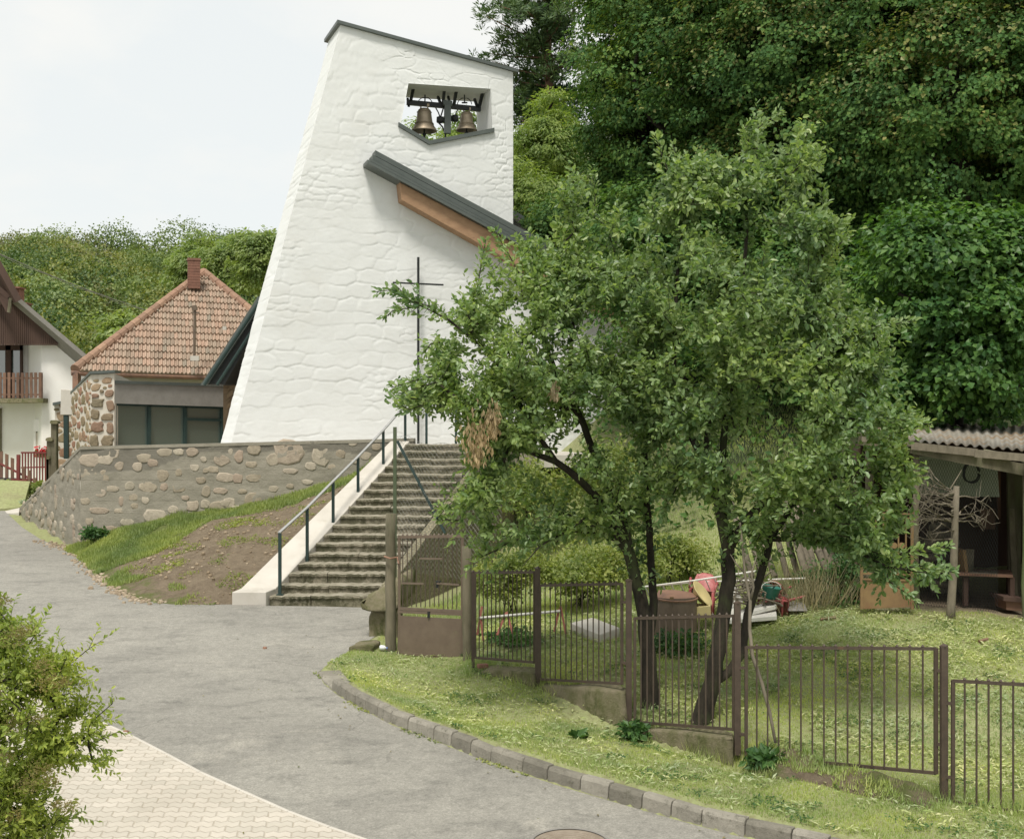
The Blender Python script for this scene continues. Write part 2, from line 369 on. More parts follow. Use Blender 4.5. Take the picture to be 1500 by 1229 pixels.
M['forest'] = leafmat('forest_leaf', [(.17,.24,.09),(.22,.29,.11),(.27,.33,.15),(.22,.26,.12)], .4)
M['forestdull'] = leafmat('dull_forest_leaf', [(.085,.095,.05),(.11,.12,.06),(.13,.125,.07)], .2)
M['shrub'] = leafmat('shrub_leaf', [(.17,.23,.05),(.28,.34,.08),(.40,.44,.13),(.23,.30,.07)], .36, .45, .4)
M['seed'] = leafmat('brown_seed_head', [(.18,.15,.06),(.25,.20,.08),(.22,.20,.08)], .1)
M['bramble'] = leafmat('bramble_leaf', [(.15,.20,.06),(.24,.29,.09),(.32,.34,.13),(.20,.25,.075)], .4)
M['weed'] = leafmat('weed_leaf', [(.035,.09,.03),(.06,.13,.04),(.09,.17,.05)], .25)
M['blade'] = leafmat('grass_blade', [(.27,.35,.13),(.34,.41,.17),(.43,.47,.24),(.29,.37,.14),(.50,.50,.31)], .4, .6, .2)
M['bankblade'] = leafmat('bank_grass_blade', [(.20,.26,.09),(.26,.32,.12),(.34,.38,.18),(.23,.29,.10)], .35, .6, .2)
M['hay'] = leafmat('grass_clipping', [(.42,.46,.27),(.52,.52,.36),(.36,.42,.20),(.27,.35,.13)], .2, .6, .2)
M['dry'] = leafmat('dry_stalk', [(.30,.26,.17),(.20,.17,.10),(.38,.34,.23)], .15)
M['flower'] = leafmat('red_flower', [(.55,.03,.05),(.65,.06,.09)], .3)

# ------------------------------------------------------------------ world, sun, camera
w = bpy.data.worlds.new('World'); sc.world = w; w.use_nodes = True
nt = w.node_tree; nt.nodes.clear()
EL, AZ = math.radians(62), math.radians(-166)          # sun high, behind the viewer on the left
sky = nt.nodes.new('ShaderNodeTexSky'); sky.sky_type = 'NISHITA'; sky.sun_disc = False
sky.sun_elevation = EL; sky.sun_rotation = AZ; sky.air_density = 1.0; sky.dust_density = 2.0
tcw = nt.nodes.new('ShaderNodeTexCoord'); mpw = nt.nodes.new('ShaderNodeMapping'); mpw.inputs['Scale'].default_value = (1,1,2.2); mpw.inputs['Location'].default_value = (8.5,0,0)
nt.links.new(tcw.outputs['Generated'], mpw.inputs[0])
nz = nt.nodes.new('ShaderNodeTexNoise'); nz.inputs['Scale'].default_value = 2.1; nz.inputs['Detail'].default_value = 7; nz.inputs['Roughness'].default_value = .55
nt.links.new(mpw.outputs[0], nz.inputs[0])
rp = nt.nodes.new('ShaderNodeValToRGB'); rp.color_ramp.elements[0].position = .40; rp.color_ramp.elements[1].position = .50
rp.color_ramp.elements[0].color = (.60,.60,.60,1)
nt.links.new(nz.outputs[0], rp.inputs[0])
SKYS = .11
mw = nt.nodes.new('ShaderNodeMix'); mw.data_type = 'RGBA'
nt.links.new(rp.outputs[0], mw.inputs[0]); mh = nt.nodes.new('ShaderNodeMix'); mh.data_type = 'RGBA'; mh.inputs[0].default_value = .75; nt.links.new(sky.outputs[0], mh.inputs[6]); mh.inputs[7].default_value = (.675/SKYS, .73/SKYS, .73/SKYS, 1); nt.links.new(mh.outputs[2], mw.inputs[6])
mw.inputs[7].default_value = (.70/SKYS, .705/SKYS, .685/SKYS, 1)   # bright thin cloud
bg = nt.nodes.new('ShaderNodeBackground'); bg.inputs[1].default_value = SKYS
nt.links.new(mw.outputs[2], bg.inputs[0]); wo = nt.nodes.new('ShaderNodeOutputWorld'); nt.links.new(bg.outputs[0], wo.inputs[0])
sd = bpy.data.lights.new('sun', 'SUN'); sd.energy = 2.75; sd.angle = math.radians(13); sd.color = (1,.95,.87)
so = bpy.data.objects.new('sun', sd); COL.objects.link(so)
dirv = Vector((math.sin(AZ)*math.cos(EL), math.cos(AZ)*math.cos(EL), math.sin(EL)))   # towards the sun
so.rotation_euler = dirv.to_track_quat('Z', 'Y').to_euler(); so.location = (0,0,30)
cd = bpy.data.cameras.new('camera'); co = bpy.data.objects.new('camera', cd); COL.objects.link(co)
co.location = (0,0,H); co.rotation_euler = (PI/2,0,0); cd.lens = 36*F/1500; cd.sensor_width = 36; cd.sensor_fit = 'HORIZONTAL'
cd.shift_y = (CY-614.5)/1500; cd.clip_end = 2000; cd.clip_start = .1
sc.camera = co
sc.view_settings.view_transform = 'Standard'; sc.view_settings.look = 'None'; sc.view_settings.gamma = 1; sc.view_settings.exposure = .42
sc.cycles.max_bounces = 6; sc.cycles.diffuse_bounces = 3; sc.cycles.transmission_bounces = 4; sc.cycles.transparent_max_bounces = 4
sc.cycles.use_denoising = True

# ------------------------------------------------------------------ terrain
KERB = [G(*p) for p in ((463,986),(474,1001),(496,1019),(522,1034),(575,1062),(640,1086),(723,1119),(824,1152),(916,1179),(1030,1211),(1110,1231),(1250,1264),(1450,1305))]
kx = np.array([[p.x, p.y] for p in KERB])
ROAD = [G(*p) for p in ((-260,700),(0,742),(15,756),(32,772),(60,790),(90,803),(115,812),(140,838),(165,860),(200,877),(250,884),(345,884),(392,887),(470,888),(548,890),(560,925),(522,950),(490,970),(466,984))]
ROAD += KERB[1:]+[Vector((3.9,7.0,plane(7.0))), Vector((4.5,2.0,plane(2))), Vector((-9,2.0,plane(2))), Vector((-14,9,plane(9))), Vector((-24,20,plane(20)))]
rp2 = np.array([[p.x, p.y] for p in ROAD])
def polydist(X, Y, poly, closed=True):
    n = len(poly); best = np.full(X.shape, 1e9)
    for i in range(n if closed else n-1):
        a = poly[i]; b = poly[(i+1) % n]; d = b-a; L = d@d+1e-9
        t = np.clip(((X-a[0])*d[0]+(Y-a[1])*d[1])/L, 0, 1)
        best = np.minimum(best, np.hypot(X-a[0]-t*d[0], Y-a[1]-t*d[1]))
    return best
def inpoly(X, Y, poly):
    c = np.zeros(np.shape(X), bool); n = len(poly)
    for i in range(n):
        x1, y1 = poly[i]; x2, y2 = poly[(i+1) % n]
        with np.errstate(all='ignore'):
            k = ((y1 > Y) != (y2 > Y)) & (X < (x2-x1)*(Y-y1)/(y2-y1+1e-12)+x1)
        c ^= k
    return c
ctrl = []
def cp(px, py, D): p = P(px, py, D); ctrl.append((p.x, p.y, p.z))
for a in ((700,985,15.7),(790,1012,14.8),(850,1040,14.1),(915,1066,13.5),(990,1085,12.95),(1075,1106,12.45),(1230,1140,11.75),(1382,1176,11.05),(1500,1195,10.5),
          (740,968,15.9),(850,996,14.7),(957,1035,14.0),(1030,1052,13.3),(1000,1050,13.6),(1160,1095,12.6),(1250,1115,12.3),(1450,1150,11.6),(1250,1000,14.2),(1100,1000,14.6),
          (1400,897,16.8),(1200,900,17),(1000,938,16.6),(1500,905,16.8),(1480,960,15),(870,930,16.8),(740,918,17.6),(620,950,17.3),(690,940,17.4)): cp(*a)
for a in ((5.9,19.5,.82),(7.5,19.5,.85),(9,18,.85),(2.7,19.5,.85),(.6,20,.5),(-.6,19.5,.3),(4.3,19.5,.9),(-1.5,18.5,.2),(-1.3,20.3,.25),(-.8,22,.3),(-.2,24.5,.55),(1.3,22.5,1.0),(1.6,25.5,1.7),(5,24,3),(9,24,3.6),(14,24,4.4),
          (5,30,6),(12,30,8.4),(20,30,10),(32,32,12),(5,40,11),(15,45,16),(28,45,18),(40,50,22),(12,14,1.0),(14,8,.3),(20,14,2.5),(20,4,.5),(30,15,5),(.8,27,1.6),(-1,34,2.5),(0,44,7.5),(-6,52,8),(8,60,20),(30,62,26),
          (-20,44,1.5),(-10,44,1.6),(-14,60,2.2),(-40,60,3),(-30,40,1.4),(-45,30,1)): ctrl.append(a)
for yy in np.arange(-6, 31, 3.):
    for xx in np.arange(-27, 12, 3.):
        k = np.interp(yy, [0,8,10,12,14,16,18,20,24,30], [4,3.6,2.6,.8,-.6,-1.8,-2.8,-3.4,-6,-9])
        if xx < k: ctrl.append((xx, yy, plane(yy)))
C_ = np.array(ctrl); 
def tpsK(r2): return np.where(r2 > 1e-12, .5*r2*np.log(r2+1e-12), 0)
_n = len(C_); _K = tpsK(((C_[:,None,:2]-C_[None,:,:2])**2).sum(-1))+np.eye(_n)*.02
_A = np.zeros((_n+3,_n+3)); _A[:_n,:_n] = _K; _A[:_n,_n] = 1; _A[:_n,_n+1:] = C_[:,:2]; _A[_n:,:_n] = _A[:_n,_n:].T
_w = np.linalg.solve(_A, np.concatenate([C_[:,2], [0,0,0]]))
def tps(X, Y):
    s = np.shape(X); X = np.ravel(X); Y = np.ravel(Y); out = np.empty(len(X))
    for i in range(0, len(X), 20000):
        x = X[i:i+20000]; y = Y[i:i+20000]
        r2 = (x[:,None]-C_[None,:,0])**2+(y[:,None]-C_[None,:,1])**2
        out[i:i+20000] = tpsK(r2)@_w[:_n]+_w[_n]+_w[_n+1]*x+_w[_n+2]*y
    return out.reshape(s)
def groundz(X, Y):
    X = np.asarray(X, float); Y = np.asarray(Y, float)
    z = tps(X, Y); d = polydist(X, Y, rp2); ins = inpoly(X, Y, rp2)
    pl = PA+PB*Y
    near = np.clip(1-d/.8, 0, 1)
    z = np.where(ins, pl, z*(1-near)+pl*near)
    dk = polydist(X, Y, kx, False)
    fl_ = Y > 14.85; s = np.clip((dk-np.where(fl_, .24, .05))/.1, 0, 1); lift = np.where(fl_, .05, .115)*s*s*(3-2*s)*np.exp(-np.maximum(dk-.3, 0)/.8)
    z = z+np.where(ins, -np.minimum(d*.5, .08), np.minimum(d*.25, .012)+lift)
    fxx = np.array([.30,.55,1.25,1.75,2.22,2.75]); fyy = np.array([14.95,14.5,13.75,13.1,12.45,12.1]); tf = np.interp(X, fxx, fyy)-.08-Y; z = z-np.where(ins, 0, .15*np.where(tf > 0, np.exp(-(tf/.6)**2), np.clip(1+tf/.27, 0, 1))*np.clip((X-.15)/.5, 0, 1)*np.clip((2.6-X)/.4, 0, 1))
    rough = np.where(ins, 0, np.clip(d-.2, 0, 1))
    ft = (Y > 19.9) & (Y < 26.5) & (X > -4.6+.36*(Y-20.1)) & (X < -2.1+.34*(Y-20.1)); z = np.where(ft, np.minimum(z, PA+PB*20-.12), z)
    return z+rough*(.05*(fbm(X*1.3, Y*1.3, 3)-.45)+.02*(vnoise(X*7, Y*7)-.5))
def axis(lo, hi, a, b, fine, coarse):
    r = [lo]
    while r[-1] < hi:
        x = r[-1]; dd = max(a-x, x-b, 0); r.append(x+min(coarse, fine+dd*.12))
    return np.array(r)
xs = axis(-60, 60, -5, 7, .11, 2.5); ys = axis(-12, 66, 9.5, 18, .11, 2.5)
GX, GY = np.meshgrid(xs, ys); GZ = groundz(GX, GY)
nx, ny = len(xs), len(ys)
idx = np.arange(nx*ny).reshape(ny, nx)
Fq = np.stack([idx[:-1,:-1], idx[:-1,1:], idx[1:,1:], idx[1:,:-1]], -1).reshape(-1, 4)
gr = npmesh('ground', np.stack([GX, GY, GZ], -1).reshape(-1, 3), Fq, M['ground'], smooth=True)
tag(gr, kind='structure')
bare = np.clip(1.6-np.hypot((GX-6.5)/2.3, (GY-17.9)/1.5)*1.2, 0, 1).ravel()
at = gr.data.attributes.new('bare', 'FLOAT', 'POINT'); at.data.foreach_set('value', bare.astype(np.float32))
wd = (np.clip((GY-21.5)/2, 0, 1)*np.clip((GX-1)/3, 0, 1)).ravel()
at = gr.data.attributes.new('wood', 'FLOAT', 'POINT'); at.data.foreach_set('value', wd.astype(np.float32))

mb = MB(); mb.add(ROAD, [list(range(len(ROAD)))[::-1]]); o = mb.build('road', M['asphalt'], loc=(0,0,0)); tag(o, kind='structure')
o.data.update()
PV = [G(*p, .006) for p in ((-160,960),(60,1016),(120,1046),(150,1060),(186,1076),(240,1104),(290,1131),(350,1158),(420,1189),(480,1212),(535,1231),(640,1268))]
PV += [Vector((.5,6,plane(6)+.006)), Vector((-6,4,plane(4)+.006)), Vector((-9,9,plane(9)+.006))]
mb = MB(); mb.add(PV, [list(range(len(PV)))[::-1]]); o = mb.build('paved_forecourt', M['paver'], loc=(0,0,0)); tag(o, kind='structure')
# pale edging of the forecourt
mb = MB()
for a, b in zip(PV[:11], PV[1:12]):
    d = (b-a).normalized(); nrm = Vector((d.y, -d.x, 0))*-1
    n = max(1, int((b-a).length/.5))
    for i in range(n):
        p = a.lerp(b, i/n)+d*.004; q = a.lerp(b, (i+1)/n)-d*.004
        mb.hexa([p+Vector((0,0,-.05)), q+Vector((0,0,-.05)), q+nrm*.035+Vector((0,0,-.05)), p+nrm*.035+Vector((0,0,-.05))], [p+Vector((0,0,.008)), q+Vector((0,0,.008)), q+nrm*.035+Vector((0,0,.008)), p+nrm*.035+Vector((0,0,.008))])
tag(mb.build('paving_edge', M['concrete'], bevel=.006), kind='structure')
# kerb stones along the verge
def resample(pts, step):
    out = [pts[0]]; acc = 0
    for a, b in zip(pts, pts[1:]):
        L = (b-a).length; s = step-acc
        while s < L: out.append(a.lerp(b, s/L)); s += step
        acc = L-(s-step)
    return out
kp = resample(KERB, .02)
mb = MB(); i = 0; rr = random.Random(5)
while i < len(kp)-40:
    L = rr.choice((15,16,18,20,22)) if kp[i].y < 14 else rr.choice((12,13,14)); a, b = kp[i], kp[min(i+L, len(kp)-1)]
    d = (b-a).normalized(); r = Vector((-d.y, d.x, 0)).normalized()   # towards the verge
    flush = kp[i].y > 14.85
    hh = .03 if flush else .135+rr.uniform(-.008,.008); ww = .30 if flush else .115
    a2, b2 = a+d*.006, b-d*.006; tl = rr.uniform(-.006,.006)
    def sec(p, t): 
        return [p+Vector((0,0,-.1))+r*0, p+r*ww+Vector((0,0,-.1)), p+r*ww+Vector((0,0,hh+t)), p+r*.04+Vector((0,0,hh+t)), p+r*.018+Vector((0,0,max(hh-.03,.01)+t))]
    A, B = sec(a2, tl), sec(b2, -tl); n = 5
    mb.add(A+B, [list(range(5)), list(range(5,10))[::-1]]+[(k, 5+k, 5+(k+1)%5, (k+1)%5) for k in range(5)])
    i += L
o = mb.build('kerb', M['kerb'], bevel=.008); tag(o, kind='structure'); fix_normals(o)
# ------------------------------------------------------------------ bank, retaining wall, stairs
def polyl(pts, t):
    """point at share t of a polyline's length"""
    L = [0]
    for a, b in zip(pts, pts[1:]): L.append(L[-1]+(b-a).length)
    s = t*L[-1]
    for i in range(len(pts)-1):
        if s <= L[i+1] or i == len(pts)-2: return pts[i].lerp(pts[i+1], (s-L[i])/max(L[i+1]-L[i], 1e-9))
WD = 25.6
bot = [G(*p, .0) for p in ((100,806),(115,813),(140,839),(165,861),(200,878),(250,885),(300,885.5),(346,885))]
top = [P(112,806,WD+.2), P(140,789,WD+.1), P(187,770,WD), P(267,754,WD), P(347,743,WD), P(400,732,25.5), P(450,722,25.4), P(518,695,25.3), P(572,664,25.2)]
nU, nV = 150, 70; V = []; gm = []
for j in range(nV+1):
    for i in range(nU+1):
        u, v = i/nU, j/nV
        p = polyl(bot, u).lerp(polyl(top, u), v); 
        p.z += .10*math.sin(PI*v)*(.3+u*(1-u)*2)
        V.append(p)
        g = .12+.8*math.exp(-((v-1.05)/(.50+.66*(1-u)))**2)*(1.0 if u < .85 else .6)+.35*math.exp(-(v/.12)**2)*(u < .9)-.45*(u > .55)*(v > .12)*(v < .8)
        gm.append(g)
V = np.array(V); amp = np.tile(np.clip(np.minimum(np.arange(nU+1), nU-np.arange(nU+1))/6, 0, 1), nV+1)*np.repeat(np.clip(np.arange(nV+1)/5, 0, 1), nU+1)
V[:,2] += amp*(.16*(fbm(V[:,0]*1.4, V[:,1]*1.4, 4, 3)-.45)+.05*(fbm(V[:,0]*6, V[:,1]*3, 3, 9)-.45))
idx = np.arange((nU+1)*(nV+1)).reshape(nV+1, nU+1)
Fq = np.stack([idx[:-1,:-1], idx[:-1,1:], idx[1:,1:], idx[1:,:-1]], -1).reshape(-1, 4)
bank = npmesh('bank', V, Fq, M['bank'], smooth=True); tag(bank, kind='structure')
at = bank.data.attributes.new('green', 'FLOAT', 'POINT'); at.data.foreach_set('value', np.array(gm, np.float32))
BANKV, BANKG = V, np.array(gm)

def grid_face(A, B, C, D, step, disp, n, parent, name, mats, attr=None):
    """bilinear patch A-B-C-D (A bottom left, B bottom right, C top right, D top left) moved along n by disp(points)"""
    nu = max(2, int(max((B-A).length, (C-D).length)/step)); nv = max(2, int(max((D-A).length, (C-B).length)/step))
    u, v = np.meshgrid(np.linspace(0,1,nu+1), np.linspace(0,1,nv+1)); u = u[...,None]; v = v[...,None]
    A, B, C, D = [np.array(x) for x in (A, B, C, D)]
    Pp = ((A*(1-u)+B*u)*(1-v)+(D*(1-u)+C*u)*v).reshape(-1, 3)
    Q = Pp+disp(Pp)[:,None]*np.array(n)[None]
    ix = np.arange((nu+1)*(nv+1)).reshape(nv+1, nu+1)
    Fq = np.stack([ix[:-1,:-1], ix[:-1,1:], ix[1:,1:], ix[1:,:-1]], -1).reshape(-1, 4)
    return Q, Fq
def lump(mb, c, u, v, n, ru, rv, h, k=10, rng=random, square=.0, m=0):
    ph = rng.random()*6.28; pts = []
    rad = [1+rng.uniform(-.17,.17) for _ in range(k)]
    for i in range(k):
        t = 2*PI*i/k+ph; ct, st = math.cos(t), math.sin(t)
        e = 1/(max(abs(ct), abs(st))**square)
        pts.append((ct*ru*rad[i]*e, st*rv*rad[i]*e))
    a = [c+u*x+v*y-n*.03 for x, y in pts]; b = [c+u*x*.96+v*y*.96+n*h*.45 for x, y in pts]; d = [c+u*x*.78+v*y*.78+n*h*rng.uniform(.85,1.1) for x, y in pts]
    e = c+n*h*1.12
    mb.add(a+b+d+[e], [(i,(i+1)%k,k+(i+1)%k,k+i) for i in range(k)]+[(k+i,k+(i+1)%k,2*k+(i+1)%k,2*k+i) for i in range(k)]+[(2*k+i,2*k+(i+1)%k,3*k) for i in range(k)], m)

# retaining wall: front face, road-side face, top
wl = thing('retaining_wall', 'board-marked concrete retaining wall with boulders set in it below the white tower', 'wall', P(118,808,WD))
cTL, cBL = P(118,655,WD), P(118,830,WD); eTR, eBR = P(606,643,25.45), P(606,760,25.45)
def dwall(Q): return .035*(fbm(Q[:,0]*2.2, Q[:,2]*3, 4, 5)-.45)+.012*(vnoise(Q[:,0]*14, Q[:,2]*16)-.5)
nf = (eTR-cTL).cross(Vector((0,0,1))).normalized()
if nf.y > 0: nf = -nf
Q1, F1 = grid_face(cBL, eBR, eTR, cTL, .05, dwall, nf, None, '', None)
sTL, sBL = P(29,745,32.3), P(29,775,32.3)
def dside(Q): return .05*(fbm(Q[:,1]*1.1, Q[:,2]*2.0, 4, 15)-.45)+.02*(vnoise(Q[:,1]*7, Q[:,2]*9)-.5)
ns = (cTL-sTL).cross(Vector((0,0,1))); ns.z = 0; ns.normalize()
if ns.x > 0: ns = -ns
Q2, F2 = grid_face(sBL, cBL, cTL, sTL, .06, dside, ns, None, '', None)
o = npmesh('wall_body', np.concatenate([Q1, Q2]), np.concatenate([F1, F2+len(Q1)]), M['wall'], wl, smooth=True)
zz = np.concatenate([Q1, Q2]); topz = np.interp(zz[:,0], [cTL.x, eTR.x], [cTL.z, eTR.z])
val = ((topz-zz[:,2]) < .30+.45*(vnoise(zz[:,0]*.8, zz[:,0]*0)-.5)).astype(float)*(zz[:,0] > cTL.x-.01)
at = o.data.attributes.new('newer', 'FLOAT', 'POINT'); at.data.foreach_set('value', val.astype(np.float32))
mb = MB()
off = -nf*.38; offs = -ns*.38
a, b = cTL+nf*-.0, eTR
up = Vector((0,0,.012))
ci = cTL+off+offs*.6
mb.hexa([cTL+nf*.012+ns*.012-Vector((0,0,.05)), eTR+nf*.012-Vector((0,0,.05)), eTR+off-Vector((0,0,.05)), ci-Vector((0,0,.05))], [cTL+nf*.012+ns*.012+up, eTR+nf*.012+up, eTR+off+up, ci+up])
mb.hexa([sTL+ns*.012-Vector((0,0,.05)), cTL+ns*.012-Vector((0,0,.053)), ci-Vector((0,0,.053)), sTL+offs-Vector((0,0,.05))], [sTL+ns*.012+up, cTL+ns*.012+up*.8, ci+up*.8, sTL+offs+up])
# back side so that the wall is solid
mb.quad(ci, ci-Vector((0,0,2)), eTR+off-Vector((0,0,1.6)), eTR+off)
mb.build('wall_top', M['wall'], wl)
bld = [(164,664,11,7),(154,673,10,6),(241,663,10,5),(281,662,8,5),(210,671,9,6),(132,674,13,8),(175,683,6,5),(201,684,6,6),(223,678,7,5),(298,673,4,3),(372,657,8,7),(423,661,19,15),(350,670,6,8),(400,674,8,8),(368,681,7,4),
       (470,669,14,12),(499,665,7,5),(517,650,5,3),(285,685,6,4),(312,688,7,4),(302,689,4,3),(330,700,12,6),(348,701,6,6),(372,700,10,5),(130,694,12,6),(154,697,8,7),(238,697,8,7),(262,692,4,5),(294,704,6,4),(455,683,7,5),(425,690,10,4),
       (240,713,5,5),(217,713,11,7),(190,712,6,5),(165,716,8,4),(262,716,8,5),(302,720,6,7),(323,719,9,4),(147,723,7,5),(178,734,3,6),(195,728,6,4),(213,733,5,5),(197,741,5,4),(147,748,13,4),(175,748,7,3),(228,757,14,9),(253,747,7,5),(283,741,8,6),(317,742,11,6),
       (335,737,8,6),(300,738,6,5),(372,731,11,9),(160,776,12,5),(186,765,9,5),(125,734,6,4),(330,737,7,4),(345,745,6,4),(355,720,6,3),(400,716,7,4),(425,712,5,3),(131,764,5,4),(125,783,6,7),(142,795,7,5),(271,729,5,3),(450,706,7,3),(440,661,4,3),(486,684,5,3),(536,668,7,5),(520,676,5,3),(552,655,6,4),(338,662,3,4),(325,674,10,7),(262,662,7,4)]
mb = MB(); rr = random.Random(3); uf = Vector((-nf.y, nf.x, 0)); uf = uf if uf.x > 0 else -uf
def onwall(px, py):
    t = (px-118)/(606-118); D = 0
    k = (px-CX)/F; a, b = cTL, eTR                         # intersect the ray with the wall plane
    Y = (a.y-(b.y-a.y)/(b.x-a.x)*a.x)/(1-(b.y-a.y)/(b.x-a.x)*k); return P(px, py, Y)
for x, y, rx, ry in bld:
    s = 25.5/F; c = onwall(x, y)
    lump(mb, c+nf*.004, uf, Vector((0,0,1)), nf, rx*s*1.2, ry*s*1.25, rr.uniform(.002,.009), 9, rr, .55)
for i in range(95):
    t = rr.random(); v = rr.random()
    c = sBL.lerp(cBL, t).lerp(sTL.lerp(cTL, t), v)
    us = (cTL-sTL); us.z = 0; us.normalize()
    lump(mb, c, us, Vector((0,0,1)), ns, rr.uniform(.08,.24), rr.uniform(.05,.12), rr.uniform(.004,.012), 9, rr, .5)
mb.build('embedded_stones', M['boulder'], wl, smooth=True)
# low kerb slab at the far end of the wall
mb = MB(); a = P(-6,752,33.5); mb.prism([P(2,757,32.4), P(28,756,32.0), P(30,744,33.6), P(4,745,34)], (0,0,.09)); tag(mb.build('stone_threshold', M['concrete'], bevel=.01), 'pale concrete slab at the road edge beyond the retaining wall', 'slab')

# gravel along the foot of the bank
mb = MB(); rr = random.Random(8)
for i in range(420):
    t = rr.random()**.8*.9; p = polyl([G(*q) for q in ((60,792),(100,806),(115,813),(140,839),(165,861),(200,878),(250,885),(300,890))], t)
    p = p+Vector((rr.gauss(0,.10), rr.gauss(0,.12), .012)); s = rr.uniform(.012,.035)
    p.z = plane(p.y)+.01
    lump(mb, p, Vector((1,0,0)), Vector((0,1,0)), Vector((0,0,1)), s*1.3, s, s*.8, 6, rr)
tag(mb.build('gravel', M['gravelm'], loc=(0,0,0)), kind='stuff')

# terrace behind the wall
TZ = 2.80
mb = MB(); poly = [cTL+off+offs, eTR+off, P(606,643,25.45)+Vector((.0,.1,0)), Vector((1.5,25.9,0)), Vector((6,28,0)), Vector((6,40,0)), Vector((-11.6,40,0)), Vector((-9.2,28,0)), sTL+offs, sTL]
TZT = 2.62; 
mb.prism([Vector((p.x,p.y,TZT)) for p in poly[:-2]], (0,0,-.25)); tag(mb.build('terrace', M['concrete'], loc=(0,0,0)), kind='structure')

# stairs
N = 18; RZ = plane(20.1)
z_top = 2.86; rs = (z_top-RZ)/N; tr = .285
def sx(D): return -3.86+.36*(D-20.1)
def sxr(D): return -2.20+.34*(D-20.1)
st = thing('stone_staircase', 'long flight of mossy stone steps with a pale concrete ramp edge', 'staircase', (-3,20.1,RZ))
rr = random.Random(4)
for i in range(N):
    D0 = 20.1+i*tr; z1 = RZ+(i+1)*rs
    xl, xr = sx(D0), sxr(D0)
    cuts = [0, rr.uniform(.3,.7), 1]
    mb = MB()
    for a, b in zip(cuts, cuts[1:]):
        nn = 10
        for k in range(nn):                                 # worn, slightly uneven nosing
            pass
        x0, x1 = lerp(xl, xr, a)+.004, lerp(xl, xr, b)-.004
        dz0, dy0 = rr.uniform(-.012,.010), rr.uniform(-.012,.012)
        n = 16; vs = []; 
        for k in range(n+1):
            x = lerp(x0, x1, k/n); e = rr.uniform(-.018,.018); zt = z1+dz0+rr.uniform(-.010,.007)
            y0 = D0+dy0+e
            vs += [Vector((x, y0+.02, z1-rs-.1)), Vector((x, y0+.012, zt-.055)), Vector((x, y0-.012, zt-.045)), Vector((x, y0-.010, zt-.008)), Vector((x, y0+.012, zt)), Vector((x, D0+tr+.06, zt+.004)), Vector((x, D0+tr+.06, z1-rs-.1))]
        fs = [(k*7+j, (k+1)*7+j, (k+1)*7+(j+1)%7, k*7+(j+1)%7) for k in range(n) for j in range(7)]+[list(range(7)), [n*7+j for j in range(7)][::-1]]
        mb.add(vs, fs)
    mb.build('step', M['step'], st)
De = 20.1+N*tr
mb = MB(); mb.prism([Vector((sx(De)-.3,De,TZ+.03)), Vector((sxr(De)+.9,De,TZ+.03)), Vector((sxr(De)+.9,De+1.2,TZ+.03)), Vector((sx(De)-.3,De+1.2,TZ+.03))], (0,0,-.4)); mb.build('landing', M['step'], st)
mb = MB()                                                  # solid core under the steps
mb.prism([Vector((0,20.2,RZ-.3)), Vector((0,De,z_top-.12)), Vector((0,De,RZ-.3))], (.01,0,0))
mb = MB(); A_ = Vector((sx(20.3),20.3,RZ-.2)); 
mb.hexa([Vector((sx(20.25)+.01,20.25,RZ-.3)), Vector((sxr(20.25)-.01,20.25,RZ-.3)), Vector((sxr(De)-.01,De,RZ-.3)), Vector((sx(De)+.01,De,RZ-.3))],
        [Vector((sx(20.25)+.01,20.25,RZ-.05)), Vector((sxr(20.25)-.01,20.25,RZ-.05)), Vector((sxr(De)-.01,De,z_top-.22)), Vector((sx(De)+.01,De,z_top-.22))]); mb.build('stair_core', M['cheek'], st)
# ramp-like concrete string on the left
mb = MB()
rb = [Vector((-4.44,20.02,0)), Vector((-3.90,20.02,0)), Vector((sx(25.2)-.02,25.2,0)), Vector((-2.42,25.2,0))]
zt = [RZ+.20, RZ+.20, z_top+.06, z_top+.06]
rb2 = [Vector((-4.36,20.32,0)), Vector((sx(20.32)-.02,20.32,0))]
lo = [Vector((p.x,p.y,RZ-.4)) for p in rb]; hi = [Vector((p.x,p.y,z)) for p, z in zip(rb, zt)]
m2lo = [Vector((p.x,p.y,RZ-.4)) for p in rb2]; m2hi = [Vector((p.x,p.y,RZ+.22)) for p in rb2]
mb.hexa([lo[0],lo[1],m2lo[1],m2lo[0]], [hi[0],hi[1],m2hi[1],m2hi[0]]); mb.hexa([m2lo[0],m2lo[1],lo[2],lo[3]], [m2hi[0],m2hi[1],hi[2],hi[3]])
o = mb.build('concrete_ramp', M['concrete'], st, bevel=.012)
# rubble cheek wall on the right, seen through the gate
mb = MB(); cw = .16
def cheekpt(D, z, s): return Vector((sxr(D)+s*cw, D, z))
q = []
for s in (.02, 1): q.append([cheekpt(19.75, RZ-.4, s), cheekpt(De+1.0, RZ-.4, s), cheekpt(De+1.0, z_top+.02, s), cheekpt(De, z_top+.02, s), cheekpt(20.1, RZ+.14, s), cheekpt(19.75, RZ+.10, s)])
n = 6; mb.add(q[0]+q[1], [list(range(6)), list(range(6,12))[::-1]]+[(i,(i+1)%6,6+(i+1)%6,6+i) for i in range(6)])
o = mb.build('cheek_wall', M['cheek'], st); fix_normals(o)

